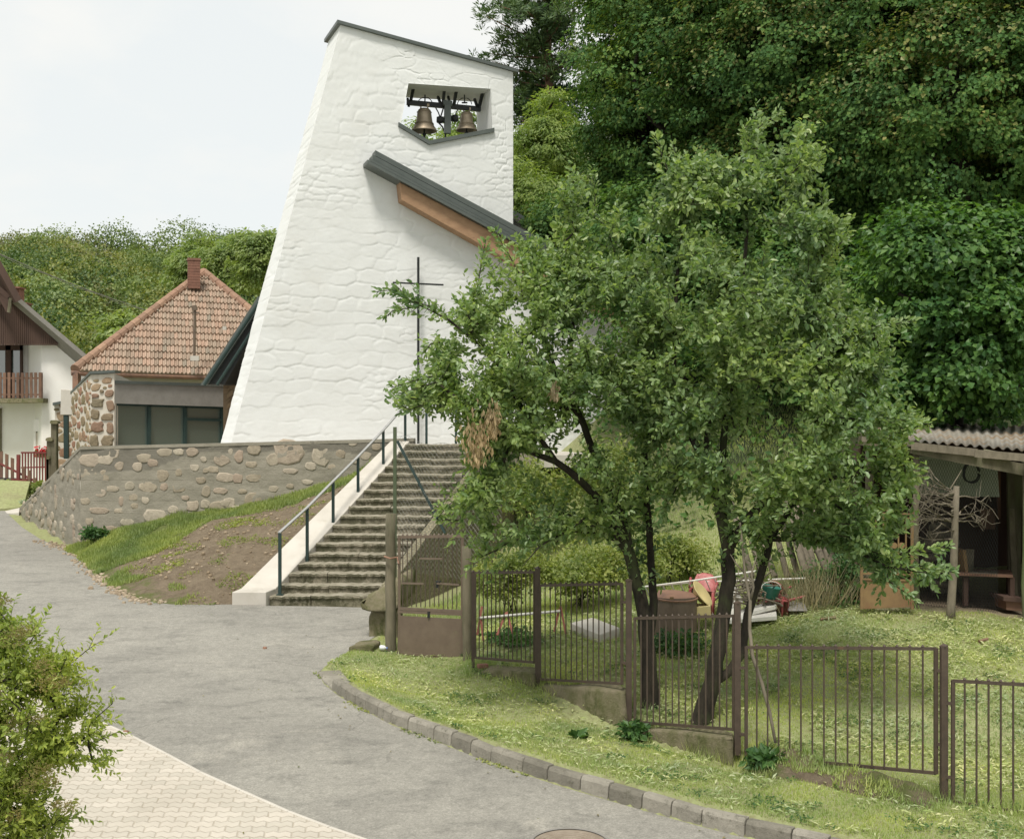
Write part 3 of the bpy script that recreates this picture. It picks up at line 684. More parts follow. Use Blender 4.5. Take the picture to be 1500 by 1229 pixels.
# handrail
rl = thing('stair_railing', 'dark green post railing with flat galvanised handrail along the concrete ramp', 'railing', (sx(20.2),20.2,RZ))
posts = [(410,780.5,871),(450,744.5,829.5),(488,706,786),(524.5,670,746),(561.5,631,711),(593.6,594,668)]
tops = []
for i, (x, yt, yb) in enumerate(posts):
    D = 20.22+1.02*i; b = P(x, yb, D); t = P(x, yt, D); tops.append(t)
    mb = MB(); mb.bar(b-Vector((0,0,.06)), t, .05, .05, up=(0,1,0)); mb.bar(b+Vector((0,0,-.005)), b+Vector((0,0,.012)), .11, .11, up=(0,1,0)); mb.build('post', M['darkgreen'], rl, bevel=.003)
mb = MB(); ex = tops[-1]+(tops[-1]-tops[-2])*.12
for a, b in zip([tops[0]-(tops[1]-tops[0])*.02]+tops[1:], tops[1:]+[ex]): mb.bar(a+Vector((0,0,.012)), b+Vector((0,0,.012)), .052, .022)
mb.build('handrail', M['steel'], rl, bevel=.003)
# second railing on the landing (mostly behind the plum tree)
rl2 = thing('landing_railing', 'short dark green railing on the landing, half behind the plum leaves', 'railing', P(624,633,26.6))
tp = []
for x in (624.7, 668, 712):
    D = 26.6; t = P(x, 594, D); b = Vector((t.x, D, TZ)); tp.append(t); mb = MB(); mb.bar(b, t, .05, .05, up=(0,1,0)); mb.build('post', M['darkgreen'], rl2, bevel=.003)
mb = MB(); mb.bar(tp[0], tp[-1]+Vector((.02,0,0)), .05, .022); mb.build('handrail', M['steel'], rl2)

# end pier of the stairs and dark kerb block below it
mb = MB()
def rough_block(mb, poly, depth, amp, rng, m=0, res=7):
    """a lumpy extruded block: poly given as left/right bottom & top points (bl, br, tr, tl)"""
    bl, br, tr, tl = [Vector(p) for p in poly]; dv = Vector(depth); vs = []
    for k in range(res+1):
        for j in range(res+1):
            for i in range(res+1):
                u, v, ww = i/res, j/res, k/res
                if 0 < i < res and 0 < j < res and 0 < k < res: pass
                p = bl.lerp(br, u).lerp(tl.lerp(tr, u), v)+dv*ww
                c = (math.sin(p.x*9.1+p.z*7.3+rng)+math.sin(p.y*11.7+p.x*5.1+rng*2)+math.sin(p.z*13.7-p.y*8.3+rng*3))/3
                e = Vector(((u-.5), 0, (v-.5)))
                rnd = -.35*amp*((abs(u-.5)*2)**6*(abs(v-.5)*2)**6)
                vs.append(p+Vector((e.x*2*amp*c, (ww-.5)*2*amp*c, e.z*2*amp*c))+e*rnd*8)
    R = res+1; ix = lambda i, j, k: k*R*R+j*R+i; fs = []
    for i in range(res):
        for j in range(res):
            fs += [(ix(i,j,0),ix(i+1,j,0),ix(i+1,j+1,0),ix(i,j+1,0)), (ix(i,j,res),ix(i,j+1,res),ix(i+1,j+1,res),ix(i+1,j,res)),
                   (ix(0,i,j),ix(0,i+1,j),ix(0,i+1,j+1),ix(0,i,j+1)), (ix(res,i,j),ix(res,i,j+1),ix(res,i+1,j+1),ix(res,i+1,j)),
                   (ix(i,0,j),ix(i,0,j+1),ix(i+1,0,j+1),ix(i+1,0,j)), (ix(i,res,j),ix(i+1,res,j),ix(i+1,res,j+1),ix(i,res,j+1))]
    mb.add(vs, fs, m)
pier = thing('stair_pier', 'stubby mossy stone pier ending the stairs beside the left gate post', 'pier', P(552,948,17.6))
mb = MB(); rough_block(mb, (P(537,955,17.7), P(583,955,17.7), P(580,893,17.7), P(540,893,17.7)), (0,.9,0), .03, 1.0); mb.build('base', M['moss'], pier, smooth=True)
mb = MB(); rough_block(mb, (P(531,894,17.6), P(583,896,17.6), P(583,846,17.9), P(529,880,17.6)), (.15,1.3,.02), .03, 2.0); mb.build('cap', M['moss'], pier, smooth=True)
mb = MB(); rough_block(mb, (P(510,962,16.75), P(546,962,16.75), P(547,944,16.75), P(511,945,16.75)), (.05,.35,0), .012, 3.0)
tag(mb.build('stone_block', M['moss'], smooth=True), 'dark mossy stone block at the grass corner in front of the stair pier', 'block')

# ------------------------------------------------------------------ bell tower
TAN = math.tan(math.radians(17)); AX = Vector((-math.sin(math.radians(17)), math.cos(math.radians(17)), 0)); TN = -AX; TU = Vector((AX.y, -AX.x, 0))
def TY(px, off=0): k = (px-CX)/F; return (27+6.06*TAN)/(1-TAN*k)
def TP(px, py, off=0.0):
    """point on the tower's front plane, off metres in front of it"""
    c = (27+6.06*TAN); n = TN; k = (px-CX)/F; p0 = Vector((0, c, 0))+n*off
    Y = p0.dot(n)/(k*n.x+n.y); return P(px, py, Y)
rng = np.random.default_rng(2)
rowh = rng.uniform(.17,.46,80); rowz = np.concatenate([[0], np.cumsum(rowh)]); 
colw = rng.uniform(.30,.95,(80,60)); colx = np.concatenate([np.zeros((80,1)), np.cumsum(colw,1)], 1)-rng.uniform(0,1,(80,1)); stoff = rng.random((80,60)); tilt = rng.uniform(-1,1,(80,60))
def masonry(Q, k=0):
    """height of whitewashed rubble at world points: irregular stones in rough courses, sharp under-edges"""
    u = Q[:,0]*TU.x+Q[:,1]*TU.y+20; w = Q[:,2]+.0
    u = u+.10*(vnoise(u*3.1, w*4.0, 8)-.5)+.035*(vnoise(u*10, w*10, 5)-.5); w2 = w+.10*(fbm(u*.8, w*1.2, 2, 1+k)-.45)+.045*(vnoise(u*4.5, w*6, 3)-.5)+.015*(vnoise(u*14, w*14, 6)-.5)
    def vor(cx, cy, kk):
        X = u/cx; Y_ = w2/cy; xi = np.floor(X); yi = np.floor(Y_)
        f1 = np.full(len(X), 9.); f2 = np.full(len(X), 9.); dx1 = np.zeros(len(X)); dy1 = np.zeros(len(X)); sid = np.zeros(len(X))
        for i in range(-2, 3):
            for j in range(-1, 2):
                a_, b_ = xi+i, yi+j; px = a_+.5*(np.mod(b_, 2))+.15+.7*_h(a_, b_, kk); py = b_+.30+.40*_h(a_, b_, kk+1)
                dx = (X-px); dy = (Y_-py); wt = 1+.35*(_h(a_, b_, kk+3)-.5)
                d = (np.abs(dx)**2.6+np.abs(dy*1.12)**2.6)**(1/2.6)*wt
                m = d < f1; f2 = np.where(m, f1, np.minimum(f2, d)); dx1 = np.where(m, dx, dx1); dy1 = np.where(m, dy, dy1); sid = np.where(m, _h(a_, b_, kk+2), sid); f1 = np.where(m, d, f1)
        return (f2-f1), dx1, dy1, sid
    e, dx, dy, sid = vor(.56, .30, 11+k); e2, dxb, dyb, sidb = vor(.30, .15, 51+k)
    small = vnoise(u*1.5+9, w*2.1, 61) > .66
    e = np.where(small, e2*.55, e); dy = np.where(small, dyb, dy); dx = np.where(small, dxb, dx); sid = np.where(small, sidb, sid)
    wid = .085+.20*np.clip(dy*1.6, 0, 1)                 # soft upper edge, sharp lower edge
    s = np.clip(e/wid, 0, 1); s = s*s*(3-2*s)
    fade = .25+.75*np.clip((vnoise(u*1.7, w*2.3, 31)-.25)*2.4, 0, 1)
    h = s*.0095*fade+(sid-.5)*.005-(dy*.5)*.004
    return h+.006*(fbm(u*5, w*6, 4, 21)-.45)+.003*(vnoise(u*26, w*26, 4)-.5)
tw = thing('bell_tower', 'whitewashed rubble bell tower leaning wide at the foot with a five-sided bell opening', 'tower', TP(540,640))
h1, h2, h3, h4, h5 = TP(598,123), TP(718,131), TP(720,194), TP(628,212), TP(586,187)
TL, TR = TP(500,35), TP(751.5,106); BL, BR = TP(337,655), TP(751.5,655)
BL = BL+(BL-TL)*(0.35/(TL.z-BL.z)); BR = Vector((BR.x, BR.y, BL.z))
def onl(a, b, z): t = (z-a.z)/(b.z-a.z); return a.lerp(b, t)
Lp = onl(BL, TL, h5.z); Rp = onl(BR, TR, h3.z)
def bl_(p, s): return BL.lerp(BR, s)
st_ = .024
def cnt(a, b): return max(2, int((b-a).length/st_))
na = cnt(TL, h1); na2 = cnt(h5, Lp); nc = cnt(TL, TR); nb = cnt(h1, h5); nbr = cnt(h2, h3); nd = cnt(BL, Lp); ne = cnt(h5, h4); nf_ = cnt(h4, h3)
nla = max(na, na2)
def patch(A, B, C, D, nu, nv):
    u, v = np.meshgrid(np.linspace(0,1,nu+1), np.linspace(0,1,nv+1)); u = u[...,None]; v = v[...,None]
    A, B, C, D = [np.array(x) for x in (A, B, C, D)]
    Pp = ((A*(1-u)+B*u)*(1-v)+(D*(1-u)+C*u)*v).reshape(-1, 3)
    ix = np.arange((nu+1)*(nv+1)).reshape(nv+1, nu+1)
    return Pp, np.stack([ix[:-1,:-1], ix[:-1,1:], ix[1:,1:], ix[1:,:-1]], -1).reshape(-1, 4)
L1 = (h5-Lp).length; L2 = (h4-h5).length; L3 = (h3-h4).length; L4 = (Rp-h3).length; LL = L1+L2+L3+L4
b1, b2, b3 = BL.lerp(BR, .50), BL.lerp(BR, .62), BL.lerp(BR, .93)
nr = cnt(h3, Rp)
PT = [patch(Lp, h5, h1, TL, nla, nb),                     # left of the opening
      patch(h1, h2, TR, TL, nc, nr),                      # above
      patch(h3, Rp, TR, h2, nr, nbr),                     # right
      patch(BL, b1, h5, Lp, nla, nd), patch(b1, b2, h4, h5, ne, nd), patch(b2, b3, h3, h4, nf_, nd), patch(b3, BR, Rp, h3, nr, nd)]
# the left patch shares its slanted edge with the one above: same point count
PT[0] = patch(Lp, h5, h1, TL, nla, nb); PT[1] = patch(h1, h2, TR, TL, nc, nla); PT[2] = patch(h3, Rp, TR, h2, nla, nbr); PT[6] = patch(b3, BR, Rp, h3, nla, nd)
Vs = []; Fs = []; b0 = 0
for Pp, Ff in PT: Vs.append(Pp); Fs.append(Ff+b0); b0 += len(Pp)
Pp = np.concatenate(Vs); edge_u = np.ones(len(Pp))
Qf = Pp+masonry(Pp)[:,None]*np.array(TN)[None]
# left side face (batter), uses masonry shifted
sT, sB = P(482,60,28.95), P(322,655,28.15); sB = sB+(sB-sT)*(.35/(sT.z-sB.z))
nS = 26
Ps, Fss = patch(sB, BL, TL, sT, nS, nd+nb)
sn = (TL-sT).cross(BL-sT).normalized(); sn = sn if sn.x < 0 else -sn
hs = masonry(Ps+np.array([5.3,0,.07]), 3)
ushare = np.tile(np.linspace(0,1,nS+1), nd+nb+1)
mask_edge = ushare > .999
Qs = Ps+(hs*np.where(mask_edge, 0, 1))[:,None]*np.array(sn)[None]
Qs[mask_edge] = Ps[mask_edge]+masonry(Ps[mask_edge])[:,None]*np.array(TN)[None]
V = np.concatenate([Qf, Qs]); Fq = np.concatenate(Fs+[Fss+len(Qf)])
o = npmesh('wall', V, Fq, M['white'], tw, smooth=True)
# back, right side, reveals of the bell opening
TH = 1.2
mb = MB(); A2 = AX*TH
bTR, bBR = TR+A2, BR+A2; bTL, bBL = sT, sB
g1, g2, g3, g4, g5 = [p+A2 for p in (h1, h2, h3, h4, h5)]
mb.quad(BR, bBR, bTR, TR)
for quad in ((bTL, g1, g5, onl(sB, sT, g5.z)), (bTL, bTR, g2, g1), (g2, bTR, onl(bBR, bTR, g3.z), g3), (onl(sB, sT, g5.z), g5, bBL.lerp(bBR,.4), bBL), (g5, g4, bBL.lerp(bBR,.6), bBL.lerp(bBR,.4)), (g4, g3, bBL.lerp(bBR,.9), bBL.lerp(bBR,.6)), (g3, onl(bBR, bTR, g3.z), bBR, bBL.lerp(bBR,.9))): mb.quad(*quad)
mb.quad(TL, TR, bTR, bTL)
mb.build('back_wall', M['white'], tw)
mb = MB(); hh = [h1, h2, h3, h4, h5]; gg = [g1, g2, g3, g4, g5]
f_ = TN*.03
for i in range(5): mb.quad(hh[i]+f_, hh[(i+1)%5]+f_, gg[(i+1)%5], gg[i])
mb.build('opening_reveal', M['white'], tw)
mb = MB()                                                # metal sill in a shallow V
for a, b in ((h5, h4), (h4, h3)):
    d = (b-a).normalized(); upv = Vector((0,0,.075))
    a2, b2 = a-d*.05, b+d*.05
    if a is h5: b2 = b
    else: a2 = a
    mb.hexa([a2+TN*.075-upv*.2, b2+TN*.075-upv*.2, b2+AX*(TH+.05)-upv*.2, a2+AX*(TH+.05)-upv*.2], [a2+TN*.075+upv, b2+TN*.075+upv, b2+AX*(TH+.05)+upv*.35, a2+AX*(TH+.05)+upv*.35])
mb.build('metal_sill', M['greengrey'], tw)
mb = MB(); ov = TN*.09                                     # roof edge
r0, r1, r2, r3 = TL+ov-TU*.10, TR+ov+TU*.10, bTR+AX*.09+TU*.10, bTL+AX*.09-TU*.10
th = Vector((0,0,.05)); lo_ = Vector((0,0,-.02))
mb.hexa([p+lo_ for p in (r0,r1,r2,r3)], [p+th for p in (r0,r1,r2,r3)]); mb.build('roof_edge', M['greengrey'], tw)
mb = MB(); mb.tube([TR+TU*.09+Vector((0,0,-.02))+TN*.05, TR+TU*.16+Vector((0,0,-.16)), TR+TU*.03+Vector((0,0,-.34)), TR+TU*.03+Vector((0,0,-.45))], .012, 6); mb.build('roof_cable', M['black'], tw)

# bells
def bell(cx, top, bot_, w, name_label):
    D = TY(cx)+.62; s = D/F
    zt = P(cx, top, D).z; zb = P(cx, bot_, D).z; h = zt-zb; r = w/2*s; c = Vector((P(cx, bot_, D).x, D, zb))
    b = thing('bell', name_label, 'bell', c, 'bronze bells in the tower opening')
    prof = [(r*.93,.0),(r,.0),(r*1.0,h*.035),(r*.90,h*.13),(r*.74,h*.26),(r*.64,h*.42),(r*.585,h*.62),(r*.55,h*.78),(r*.50,h*.88),(r*.36,h*.95),(.02,h*.975)]
    prof_in = [(r*.93,0),(r*.80,h*.16),(r*.60,h*.4),(r*.5,h*.8),(.01,h*.88)]
    mb = MB(); mb.lathe(c, prof, 32); mb.lathe(c, prof_in, 32)
    for zr, rr_ in ((.30,.725),(.335,.70),(.80,.555)):
        mb.lathe(c+Vector((0,0,h*zr)), [(r*rr_,-.006),(r*rr_+.012,0),(r*rr_,.006)], 32)
    mb.build('body', M['bronze'], b, smooth=True)
    mb = MB()
    for s_ in (-1, 1): mb.tube([c+Vector((s_*r*.28,0,h*.94)), c+Vector((s_*r*.26,0,h*1.06)), c+Vector((s_*r*.08,0,h*1.12))], .018, 6)
    mb.bar(c+Vector((-r*.4,0,h*1.1)), c+Vector((r*.4,0,h*1.1)), .05, .06); mb.build('crown_loops', M['bronze'], b)
    mb = MB(); mb.tube([c+Vector((0,0,h*.7)), c+Vector((0,0,-h*.1)), c+Vector((0,0,-h*.28))], [.012,.02,.03], 8); mb.lathe(c+Vector((0,0,-h*.12)), [(.005,-.05),(.04,-.02),(.04,.02),(.005,.05)], 10); mb.build('clapper', M['black'], b)
    return c, h, r
cA, hA, rA = bell(621.5, 158, 193, 37.5, 'larger bronze bell hanging on the left side of the tower opening')
cB, hB, rB = bell(683.5, 163, 192, 31, 'smaller bronze bell hanging on the right side of the tower opening')
fr = thing('bell_yoke', 'black iron bell beam with upturned brackets and drive box between the two bells', 'bell frame', (cA+cB)/2)
def BP(px, py, o=.62): return P(px, py, TY(px)+o)
mb = MB(); mb.bar(BP(596,150.5), BP(704,160.5), .085, .11); mb.build('beam', M['black'], fr)
for (x1, y1, x2, y2, wd_) in ((606,128,601,151,.055),(641.5,142,647,157,.05),(651,130,648.5,156,.06),(656.5,142,660,156,.05),(668.5,133,664.5,157,.06),(695,145.5,700,159,.055),(707,136,701,161,.06),(597,145,599,156,.05)):
    mb = MB(); mb.bar(BP(x1,y1,.45 if wd_ > .052 else .8), BP(x2,y2,.62), wd_, wd_); mb.build('bracket', M['black'], fr)
mb = MB()
mb.bar(BP(649,151,.5), BP(662,152.5,.5), .09, .12); mb.box(BP(655.5,175,.45), (.145,.10,.66), math.radians(17)); mb.build('drive_box', M['greengrey'], fr, bevel=.006)
mb = MB()
for x, y in ((645,174),(666,172)): mb.lathe(BP(x,y+2,.6), [(.001,-.09),(.07,-.08),(.09,0),(.07,.08),(.001,.09)], 12, ax=Vector((1,0,0)))
mb.tube([BP(650,157,.6), BP(646,170,.62), BP(640,178,.62), BP(648,186,.6), BP(652,196,.6), BP(653,203,.6)], .018, 6)
mb.tube([BP(638,158,.9), BP(642,165,.9), BP(646,176,.9)], .015, 6); mb.tube([BP(672,158,.9), BP(668,166,.9), BP(664,176,.9)], .015, 6)
mb.build('motor', M['black'], fr)
for (cx, w_) in ((622.5, 15), (680.5, 14)):                 # pulley wheels above the bells
    pts = [BP(cx+w_*math.cos(t)*.75, 154-w_*math.sin(t)*.72, .95) for t in np.linspace(.05,PI-.05,14)]
    mb = MB(); mb.tube(pts, .010, 5); mb.build('wheel', M['black'], fr); mb = MB(); mb.bar(BP(cx,139.5,.6), BP(cx,152,.6), .03); mb.bar(BP(cx-4,151,.62), BP(cx+4,151,.62), .03); mb.build('spindle', M['black'], fr)

# ------------------------------------------------------------------ nave: gable wall, roof verge, beam, cross
nv_ = thing('church_nave', 'white church nave with grey shingled roof and timber beam against the bell tower', 'church', TP(800,640))
def VL(px): return 227+(px-547)*(338-227)/(754-547)         # upper verge line
R0, R1 = TP(547,228,.42), TP(930,VL(930)-2,.42)
# gable wall right of the tower, same plane
wa = [TP(751.5,655), TP(930,655), TP(930,VL(930)+34), TP(751.5,VL(751.5)+34)]
wa[0].z = wa[1].z = BL.z
Pg, Fg = patch(wa[0], wa[1], wa[2], wa[3], 90, 110); Qg = Pg+masonry(Pg)[:,None]*np.array(TN)[None]
npmesh('gable_wall', Qg, Fg, M['white'], nv_, smooth=True)
mb = MB(); mb.quad(wa[1], wa[1]+AX*7, wa[2]+AX*7, wa[2]); mb.build('side_wall', M['white'], nv_)
# layered metal verge in front of the wall
mb = MB()
dirR = (TP(930,VL(930),.42)-TP(547,228,.42)).normalized()
def vpt(px, dy, off): return TP(px, VL(px)+dy, off)
layers = [(0, 8, .05, .40), (7.8, 9.6, .05, .33), (9.4, 16, .05, .44), (15.8, 17.6, .05, .36), (17.4, 21.5, .05, .50), (21.3, 22.6, .05, .44), (22.4, 27, .05, .53)]
for k, (d0, d1, in_, out_) in enumerate(layers):
    xa = 545-k*2.2; xb = 930
    q0 = [vpt(xa, d0, .03), vpt(xb, d0, .03), vpt(xb, d1, .03), vpt(xa, d1, .03)]
    q0 = [TP(xa, VL(xa)+d0, .0), TP(xb, VL(xb)+d0, .0), TP(xb, VL(xb)+d1, .0), TP(xa, VL(xa)+d1, .0)]
    mb.hexa([p+TN*.01 for p in q0], [p+TN*out_ for p in q0], k % 2)  # every other layer black: shadow lines between the sheets painted in
mb.build('metal_verge', [M['greengrey'], M['black']], nv_)
mb = MB()                                                 # roof plane going back from the verge
bk0, bk1 = P(735,300,34.5), P(905,425,36.5)
f0, f1 = TP(757,VL(757)-1,.30), TP(930,VL(930)-1,.30)
nr_, ncx = 22, 60; rr = random.Random(9)
for j in range(nr_):
    for i in range(ncx):
        u0, u1 = i/ncx+.0008, (i+1)/ncx-.0008; v0, v1 = j/nr_, (j+1)/nr_+.012
        s = (j % 2)*.5/ncx; u0 = min(1, u0+s); u1 = min(1, u1+s)
        a = f0.lerp(bk0, v0).lerp(f1.lerp(bk1, v0), u0); b = f0.lerp(bk0, v0).lerp(f1.lerp(bk1, v0), u1)
        c = f0.lerp(bk0, v1).lerp(f1.lerp(bk1, v1), u1); d = f0.lerp(bk0, v1).lerp(f1.lerp(bk1, v1), u0)
        l = Vector((0,0,.035+rr.uniform(0,.012))); k = Vector((0,0,.005))
        mb.hexa([a, b, c, d], [a+l, b+l, c+k, d+k])
mb.build('shingle_roof', M['shingle'], nv_)
mb = MB(); mb.bar(P(748,312,33.8), P(764,321,34.0), .25, .1); mb.build('ridge_cap', M['greengrey'], nv_)
mb = MB()
bq = [TP(580,272,0), TP(930,VL(930)+27,0), TP(930,VL(930)+27+33,0), TP(583,298,0)]
mb.hexa([p+TN*.02 for p in bq], [p+TN*.40 for p in bq]); mb.build('timber_beam', M['glulam'], nv_, bevel=.01)
cr = thing('wall_cross', 'tall thin dark metal cross standing against the white tower wall', 'cross', TP(612,640,.25))
mb = MB()
for dx in (-.6, .95): mb.bar(TP(612.5+dx,650,.22), TP(612.5+dx,377,.22), .022, .05, up=tuple(TN))
mb.build('upright', M['black'], cr)
mb = MB(); mb.bar(TP(575.5,414.2,.26), TP(649.5,417.6,.26), .03, .036); mb.build('crossbar', M['black'], cr)
# ------------------------------------------------------------------ glazed annex, stone wing
def stone_rows(mb, A, B, C, D, n, rh, rw, gap, h, rng, ragged=.12, m=0):
    """courses of irregular stones on the quad A-B-C-D (bottom left, bottom right, top right, top left)"""
    hgt = ((D-A).length+(C-B).length)/2; wid = ((B-A).length+(C-D).length)/2
    v = 0; 
    while v < hgt-rh[0]*.4:
        dh = min(rng.uniform(*rh), hgt-v); u = -rng.uniform(0, rw[0]) if ragged > .1 else 0
        while u < wid-.03:
            dw = rng.uniform(*rw); u0, u1 = max(u, 0), min(u+dw, wid)
            if u1-u0 > .04:
                def pt(a, b):
                    a = min(max(a, 0), wid)/wid; b = min(max(b, 0), hgt)/hgt
                    return A.lerp(B, a).lerp(D.lerp(C, a), b)
                g = gap/2; q = []
                k = 9; cu, cv = (u0+u1)/2, v+dh/2; ru, rv = (u1-u0)/2-g, dh/2-g
                ph = rng.random()
                for i in range(k):
                    t = 2*PI*(i+ph)/k; ct, st_ = math.cos(t), math.sin(t); e = 1/(max(abs(ct), abs(st_))**.85)
                    j = 1-rng.uniform(0, ragged)
                    q.append((cu+ct*ru*e*j, cv+st_*rv*e*j))
                a = [pt(*x)-n*.02 for x in q]; b = [pt(*x)+n*h*.5 for x in q]
                d = [pt(cu+(x-cu)*.8, cv+(y-cv)*.8)+n*h*rng.uniform(.8,1.1) for x, y in q]; e = pt(cu, cv)+n*h*1.1
                mb.add(a+b+d+[e], [(i,(i+1)%k,k+(i+1)%k,k+i) for i in range(k)]+[(k+i,k+(i+1)%k,2*k+(i+1)%k,2*k+i) for i in range(k)]+[(2*k+i,2*k+(i+1)%k,3*k) for i in range(k)], m)
            u += dw
        v += dh
def scatter_stones(mb, A, B, C, D, n, tries, r0, r1, gap, rng, m=0):
    W_ = ((B-A).length+(C-D).length)/2; H_ = ((D-A).length+(C-B).length)/2; got = []
    u = (B-A).normalized(); v = Vector((0,0,1))
    for t in range(tries*4):
        r = lerp(r1, r0, min(1, t/(tries*3.0))); x, y = rng.uniform(r*.6, W_-r*.6), rng.uniform(r*.5, H_-r*.5); ru, rv = r*rng.uniform(.8,1.35), r*rng.uniform(.6,.95)
        if all(((x-a)/(ru+c))**2+((y-b)/(rv+d))**2 > .98 for a, b, c, d in got):
            got.append((x, y, ru+gap, rv+gap)); p = A.lerp(B, x/W_).lerp(D.lerp(C, x/W_), y/H_); lump(mb, p, u, v, n, ru, rv, .022, 9, rng, .35)
rr = random.Random(21)
def down(p, z): return Vector((p.x, p.y, z))
an = thing('glazed_annex', 'low annex with grey fascia, dark green framed glazing and a rubble stone end pier', 'building', P(240,660,34))
a0, a1 = P(167,562,33.6), P(327,566.5,36.2)                 # fascia top
pn = (a1-a0).cross(Vector((0,0,1))).normalized(); pn = pn if pn.y < 0 else -pn
b0_, b1_ = P(167,591,33.6), P(327,596,36.2); EX = Vector((-1.5,5,0))
mb = MB(); mb.hexa([b0_, b1_, a1, a0], [p+EX for p in (b0_, b1_, a1, a0)]); mb.build('fascia', M['render'], an)
mb = MB(); t0, t1 = P(165,558.6,33.55), P(327,563.4,36.15)
mb.hexa([a0+pn*.05, a1+pn*.05, a1+EX, a0+EX], [x+(t0-a0).length*Vector((0,0,1)) for x in (a0+pn*.05, a1+pn*.05, a1+EX, a0+EX)]); mb.build('roof_trim', M['greengrey'], an)
zf = 2.2
gz = []
def gl(px, inset=.12):                                      # plan point of the glass line
    k = (px-CX)/F; a, b = b0_-pn*inset, b1_-pn*inset; sl = (b.y-a.y)/(b.x-a.x); Y = (a.y-sl*a.x)/(1-sl*k); return Vector((k*Y, Y, 0))
ztop = b0_.z+.01
bars = [168.5, 218, 271, 324.5]
for x in bars:
    p = gl(x, .16); mb = MB(); 
    mb.bar(Vector((p.x,p.y,zf)), Vector((p.x,p.y,ztop+.0)), .085 if x in (218,271) else .06, .10, up=tuple(pn)); mb.build('mullion', M['darkgreen'], an)
mb = MB(); pa, pb = gl(168,.16), gl(326,.16); mb.bar(Vector((pa.x,pa.y,ztop-.03)), Vector((pb.x,pb.y,b1_.z-.03)), .10, .07)
pa, pb = gl(272,.16), gl(324,.16); mb.bar(P(272,614,pa.y), P(324,615.5,pb.y), .09, .08); mb.bar(Vector((gl(168).x,gl(168).y,zf)), Vector((gl(326).x,gl(326).y,zf)), .1, .1); mb.build('frame', M['darkgreen'], an)
for x0, x1 in ((169.5,216.5),(219.5,269.5),(272.5,323)):
    p, q = gl(x0,.2), gl(x1,.2); mb = MB(); mb.hexa([down(p,zf), down(q,zf), down(q,ztop-.02), down(p,ztop-.02)], [down(p-pn*.012,zf), down(q-pn*.012,zf), down(q-pn*.012,ztop-.02), down(p-pn*.012,ztop-.02)]); mb.build('pane', M['glass'], an)
# things seen through / behind the glass: brown door leaf and dim room
# stone pier and the wing's long side wall
py0, py1 = P(133,549,33.6), P(167.5,547,33.6)
def dn(p, z=2.0): return Vector((p.x, p.y, z))
mb = MB(); l0 = P(105,575,35.2)
pq = [dn(py0), dn(py1), py1+Vector((0,0,-.05)), py0+Vector((0,0,-.02))]
bk = [dn(l0,1.6), l0]
mb.add([dn(py0,1.4), dn(py1,1.4), py1, py0, dn(l0,1.4), l0, dn(py1+Vector((.0,3.9,0)),1.4), py1+Vector((.0,3.9,-.4))], [(0,1,2,3),(4,0,3,5),(1,6,7,2),(3,2,7,5),(6,4,5,7)]); mb.build('mortar_wall', M['mortarwhite'], an)
mb = MB(); nq = Vector((0,-1,0))
# big quoins, traced one by one
for (x0, y0, x1, y1) in ((154,571,167,582),(133.5,584,152.5,597),(156,586,167,603),(133,599,146,614),(149,605,167,616),(134,617.5,152,634),(156,618.5,167,636),(132,637,144,655),(148,637.5,167,655),(136,652,166,668),(134,577,145,583),(146,571,152,576)):
    c = P((x0+x1)/2,(y0+y1)/2,33.6); s = 33.6/F
    lump(mb, c+nq*.002, Vector((1,0,0)), Vector((0,0,1)), nq, (x1-x0)/2*s*1.0, (y1-y0)/2*s*1.0, .045, 12, rr, .75)
mb.build('quoins', M['quoin'], an)
mb = MB()
scatter_stones(mb, P(134,572,33.6), P(166,569,33.6), P(166,551,33.6), P(136,553,33.6), nq, 40, .05, .13, .02, rr)
nl = (py0-l0).cross(Vector((0,0,1))).normalized(); nl = nl if nl.x < 0 else -nl
scatter_stones(mb, dn(l0,1.7), dn(py0,1.7), py0+Vector((0,0,-.06)), l0+Vector((0,0,-.06)), nl, 900, .05, .17, .02, rr)
mb.build('rubble', M['wallstone'], an)
mb = MB()                                                 # dark metal coping
e0, e1, e2 = P(103,577.5,35.3), P(131.5,547.8,33.5), P(168,546,33.5)
dz = Vector((0,0,.07)); bkv = Vector((0,.5,0))
mb.hexa([e1, e2, e2+bkv, e1+bkv], [p+dz for p in (e1, e2, e2+bkv, e1+bkv)]); 
sx_ = Vector((.45,.1,0)); o_ = Vector((0,0,.002)); mb.hexa([e0+o_, e1+o_, e1+sx_+o_, e0+sx_+o_], [p+dz*.95 for p in (e0, e1, e1+sx_, e0+sx_)]); mb.build('coping', M['greengrey'], an)
# concrete hopper, green downpipe, far bit of rubble wall
hp = thing('concrete_hopper', 'pale concrete box on a dark green downpipe at the end of the rubble wing', 'hopper', P(98,640,38.6))
mb = MB(); q = [P(89,570,38.6), P(105,571,38.6), P(105,608,38.6), P(88,608,38.6)]; mb.prism(q, (.1,.9,0)); mb.build('box', M['concrete'], hp, bevel=.02)
mb = MB(); mb.bar(P(97,608,38.7), P(97.5,672,38.7), .13, .13, up=(0,1,0)); mb.build('downpipe', M['darkgreen'], hp)
fw = thing('far_rubble_wall', 'narrow rubble wall with dark coping beyond the concrete hopper', 'wall', P(88,690,40))
mb = MB(); q = [P(80.5,700,40), P(106,700,40), P(106,588,40), P(80.5,592,40)]; mb.prism(q, (.3,3,0)); mb.build('mortar', M['mortarwhite'], fw)
mb = MB(); scatter_stones(mb, q[0], q[1], q[2], q[3], nq, 300, .07, .18, .02, rr); mb.build('stones', M['wallstone'], fw)
